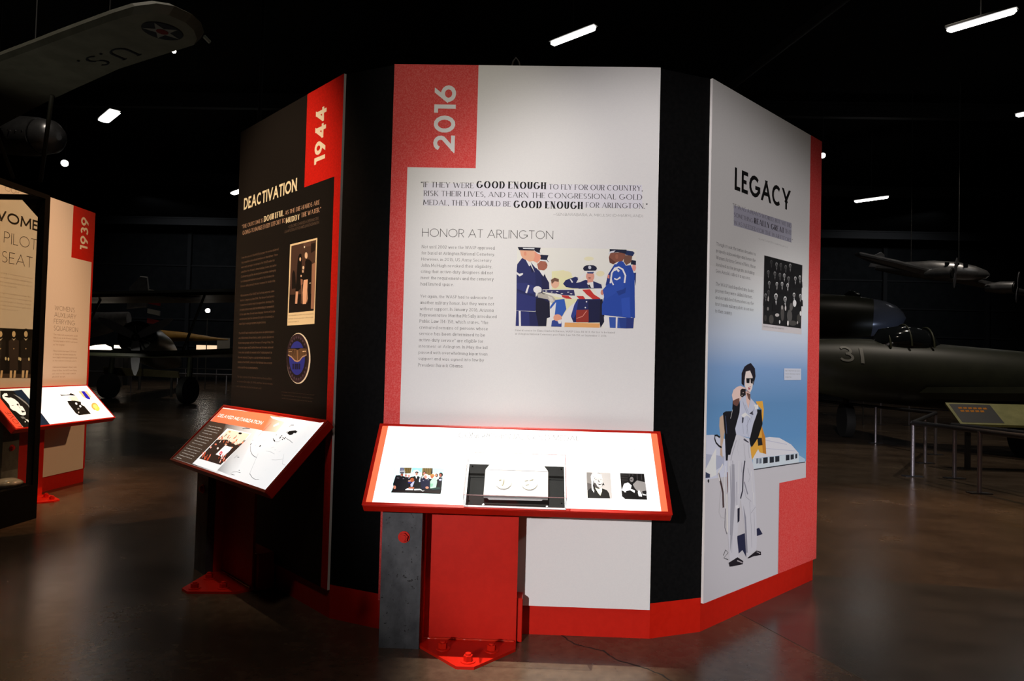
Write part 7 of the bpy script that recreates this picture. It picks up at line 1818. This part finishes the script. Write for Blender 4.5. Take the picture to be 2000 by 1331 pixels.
railing('far railing at the left side beyond the landing wheels', [(-19, 31), (-15.6, 30.8), (-12.5, 30.9)], [(-17.3, 30.9), (-15.657, 30.764), (-14.2, 30.85), (-13.0, 30.9)], .72)
t = thing('info_board', 'yellow-green tilted information board beside the right railing', 'information board', (6.1, 6, 0))
YB = noise_mat('yellow_green_print', (.20, .20, .06), (.27, .26, .09), 5, .5)
T6 = lambda u, s, off: (u, s * .80, .615 + s * .62 + off)
M().box(-.42, 1.5, 0, .42, -.03, 0, T=T6).build('board', YB, t); m = M().box(-.38, .16, .03, .39, .001, .003, T=T6); m.build('dark_picture', mat('dark_picture', (.02, .02, .022), .5), t)
ik = Ink(T6, .005)
for k in range(2):
    for j in range(6 - k): ik.poly([(-.30 + j * .065, .29 - k * .06), (-.25 + j * .065, .295 - k * .06), (-.245 + j * .065, .33 - k * .06), (-.295 + j * .065, .325 - k * .06)], lin((192, 120, 24)))
ik.build('title_marks', t)
for x in (-.2, 1.2): M().box(x - .03, x + .03, .18, .22, 0, .70).build('leg', HOUS, t)
# right: big olive nose
bn = thing('bomber_nose', 'large rounded dark olive aircraft nose beyond the right panel', 'aircraft', (0, 0, 0))
nx, ny, nz = 10.55, 16.2, 2.90
M().tube([(1.5, 20.0, 2.95), (4.5, 18.8, 2.95), (6.5, 17.9, 2.95), (8.2, 17.15, 2.94), (9.3, 16.7, 2.90), (9.7, 16.55, 2.88)], [(.62, .66), (.66, .70), (.68, .70), (.66, .67), (.58, .60), (.52, .54)], 28).build('fuselage', OLIVED, bn)
NG = mat('nose_glazing', (.16, .18, .24), .22, .2, spec=.6)
M().tube([(9.7, 16.55, 2.88), (10.0, 16.42, 2.87), (10.25, 16.32, 2.86), (10.42, 16.25, 2.86), (10.48, 16.22, 2.86)], [(.52, .54), (.45, .47), (.33, .35), (.16, .17), (.02, .02)], 28).build('nose_glazing', NG, bn)
M().tube([(9.0, 16.8, 3.45), (9.2, 16.75, 3.55), (9.4, 16.6, 3.52)], [.05, .13, .05], 12).build('dome', DGLASS, bn)
M().tube([(7.5, 17.4, 0), (7.5, 17.4, 2.5)], .1, 10).build('gear_leg', OLIVED, bn); M().tube([(7.4, 17.4, .45), (7.6, 17.3, .45)], .45, 20).build('wheel', RUBBER, bn)
for yy in (-1, 1): M().slab([(5.4, 18.3 + yy * .5, 2.9), (6.8, 17.8 + yy * .5, 2.9), (6.2, 17.9 + yy * 7, 3.3), (5.4, 18.1 + yy * 7, 3.3)] if yy > 0 else [(5.2, 17.9, 2.9), (6.2, 17.5, 2.9), (4.6, 13.6, 3.2), (3.8, 13.8, 3.2)], .25, .05).build('wing', OLIVED, bn)
# fighter numbered 31
p3 = thing('fighter_aircraft', 'dark olive fighter aircraft with painted number 31 and framed canopy', 'aircraft', (0, 0, 0))
ax_pts = [(3.4, 9.6, 1.55), (4.6, 9.4, 1.42), (5.8, 9.15, 1.32), (7.0, 8.9, 1.24), (8.4, 8.6, 1.14), (9.6, 8.35, 1.05), (10.4, 8.2, 1.0)]
M().tube(ax_pts, [(.20, .28), (.30, .42), (.38, .55), (.42, .56), (.42, .54), (.38, .46), (.22, .25)], 26).build('fuselage', OLIVED, p3)
M().tube([(5.95, 9.10, 1.62), (6.25, 9.05, 1.80), (6.55, 8.98, 1.86), (6.85, 8.92, 1.80), (7.15, 8.86, 1.62)], [(.05, .05), (.24, .26), (.28, .26), (.25, .24), (.05, .05)], 18).build('canopy', DGLASS, p3)
for x, y, z, r in ((6.2, 9.06, 1.70, .34), (6.5, 8.99, 1.74, .38), (6.85, 8.92, 1.72, .35)):
    M().tube([(x + .02 * math.cos(0), y + r * .8 * math.cos(a), z + r * math.sin(a)) for a in [PI * k / 12 for k in range(13)]], .018, 6, up=(1, 0, 0)).build('canopy_frame', OLIVE, p3)
m = M(); st_ = ax_pts[1:4]
def skin(x, z):   # point on the near side of the fuselage
    a, b = (ax_pts[1], ax_pts[2]) if x < 5.8 else (ax_pts[2], ax_pts[3]); ra_, rb_ = ((.30, .42), (.38, .55)) if x < 5.8 else ((.38, .55), (.42, .56))
    f = (x - a[0]) / (b[0] - a[0]); cy_ = a[1] + (b[1] - a[1]) * f; cz_ = a[2] + (b[2] - a[2]) * f; r1 = ra_[0] + (rb_[0] - ra_[0]) * f; r2 = ra_[1] + (rb_[1] - ra_[1]) * f
    return (x, cy_ - r1 * math.sqrt(max(.02, 1 - ((z - cz_) / r2) ** 2)) - .02, z)
NUMG = mat('number_grey', (.26, .26, .24), .5)
for ch_, x_, w_ in (('3', 5.40, .22), ('I', 5.72, .045)):
    m = M()
    for si, p in layout(ch_, 'didone' if 0 else 'slabb' if ch_ == '3' else 'futura', .27, w_):
        for k in range(12):
            q_ = clipy(p, k * .0225, (k + 1) * .0225 + 1e-5)
            if len(q_) >= 3: m.add([skin(x_ + x, 1.46 + y - .1 * (x_ - 5.4 + x)) for x, y in q_], [list(range(len(q_)))])
    m.build('painted_number', NUMG, p3)
M().slab([(5.2, 8.9, .95), (6.6, 8.5, .92), (6.9, 4.9, 1.12), (6.0, 4.9, 1.12)][:0] + [(5.3, 9.4, .95), (7.3, 9.0, .95), (7.6, 13.6, 1.2), (6.3, 13.8, 1.2)], .2, .05).build('wing', OLIVED, p3)
M().slab([(6.6, 8.6, .95), (8.4, 8.2, .95), (9.6, 5.4, 1.1), (8.8, 5.4, 1.1)], .2, .05).build('wing', OLIVED, p3)
for x, y in ((6.3, 10.6), (7.9, 8.0)):
    M().tube([(x - .08, y, .33), (x + .08, y - .02, .33)], .33, 20).build('wheel', RUBBER, p3); M().tube([(x, y, .33), (x, y, 1.0)], .06, 8).build('gear_leg', OLIVED, p3)
cb = Vector((9.25, 8.0, 1.75)); tp = Vector((8.17, 9.0, 1.36))
for nm, a, b, wd, mt in (('propeller_blade', (9.3, 8.9, 1.78), (8.42, 9.0, 1.47), .075, ENG), ('blade_tip', (8.42, 9.0, 1.47), (8.27, 9.0, 1.415), .085, mat('tip_yellow', (.55, .22, .01), .5)), ('blade_tip', (8.27, 9.0, 1.415), (8.16, 9.0, 1.375), .08, mat('tip_red', (.16, .005, .008), .5))):
    a, b = Vector(a), Vector(b); d = (b - a).normalized(); n_ = Vector((0, 1, 0)).cross(d).normalized() * wd
    bb = b if mt.name != 'tip_red' else b
    k_ = .6 if mt.name == 'tip_red' else 1
    M().slab([a + n_, a - n_, b - n_ * k_, b + n_ * k_], .03, .04, direction=(0, 1, 0)).build(nm, mt, p3)
# hanging silver twin
tw = thing('twin_engine_aircraft', 'small silver twin-engined aircraft hanging above the dark olive nose', 'aircraft', (0, 0, 0))
fp = [(13.3, 23.6, 5.42), (14.0, 22.9, 5.28), (14.7, 22.3, 5.16), (15.3, 21.9, 5.06), (15.75, 21.6, 4.96), (16.05, 21.4, 4.9), (16.15, 21.35, 4.89)]
M().tube(fp, [(.06, .10), (.2, .26), (.28, .36), (.3, .36), (.24, .28), (.13, .15), (.02, .02)], 20).build('fuselage', SILVER, tw)
M().slab([(13.05, 23.7, 5.45), (13.25, 23.6, 5.92), (13.45, 23.5, 6.02), (13.55, 23.45, 5.9), (13.55, 23.45, 5.40)], .06, .06, direction=(.4, .9, 0)).build('fin', SILVER, tw)
M().slab([(14.3, 22.0, 4.95), (15.0, 21.6, 4.88), (13.2, 22.0, 5.42), (12.0, 22.2, 5.72), (11.9, 22.4, 5.72), (12.6, 22.6, 5.5)], .12, .05).build('wing', SILVER, tw)
M().slab([(15.0, 22.2, 4.85), (15.6, 21.8, 4.85), (18.4, 21.6, 4.2), (18.3, 21.9, 4.2), (17.0, 22.2, 4.5)], .12, .05).build('wing', SILVER, tw)
for c_ in ((14.75, 21.2, 4.90), (16.75, 21.0, 4.42)):
    M().tube([(c_[0] - .5, c_[1] + .7, c_[2] + .05), (c_[0] - .25, c_[1] + .35, c_[2] + .03), c_], [.14, .22, .21], 18).build('engine_nacelle', SILVER, tw)
    M().tube([(c_[0] + .0, c_[1] - .005, c_[2]), (c_[0] + .02, c_[1] - .03, c_[2])], .17, 16).build('engine_face', ENG, tw)
    blades(tw, (c_[0] + .05, c_[1] - .1, c_[2]), (.5, -.85, 0), .55, (math.radians(170), math.radians(-10)), .09)
m = M()
for a, b, zz in ((14.95, 21.86, 5.33), (15.2, 21.70, 5.30), (15.42, 21.56, 5.26)): m.box(a - .09, a + .07, b - .05, b - .03, zz - .09, zz + .06)
m.build('cabin_window', DGLASS, tw)
paint_text('X 2108', tw, (13.15, 23.55, 5.62), (.9, -.42, 0), (0, 0, 1), .08, .35, NAVY, 'painted_number')
for x, y in ((14.2, 22.8), (15.4, 21.9)): M().tube([(x, y, 5.4), (x, y, 12)], .01, 5).build('hanging_cable', HOUS, tw)
t = thing('notice_sheet', 'small pale sheet standing on a far rail under the olive nose', 'notice', (8.27, 14, 0))
M().prism([(-.13, .98), (-.07, 1.10), (.12, 1.02), (.13, .95), (-.0, .88), (-.10, .90)], -.005, .005, T=lambda x, y, z: (x, z, y)).build('sheet', mat('pale_sheet', (.30, .27, .2), .6), t); M().tube([(0, 0, 0), (0, 0, .9)], .015, 6).build('stand', HOUS, t)
railing('short far railing with a pale sheet on it, under the olive nose', [(8.05, 14.3), (9.6, 14.3)], [(8.85, 14.3), (9.55, 14.3)], .83)
t = thing('wall_notice', 'dim pale square notice on the dark hangar wall beside the LEGACY panel', 'notice', (13.1, 29, 5.4)); M().box(-.2, .2, -.02, .02, 0, .45).build('sheet', mat('dim_sheet', (.10, .10, .09), .6), t); M().tube([(0, .03, .45), (0, .03, 6.6)], .01, 5).build('hanging_cable', HOUS, t)
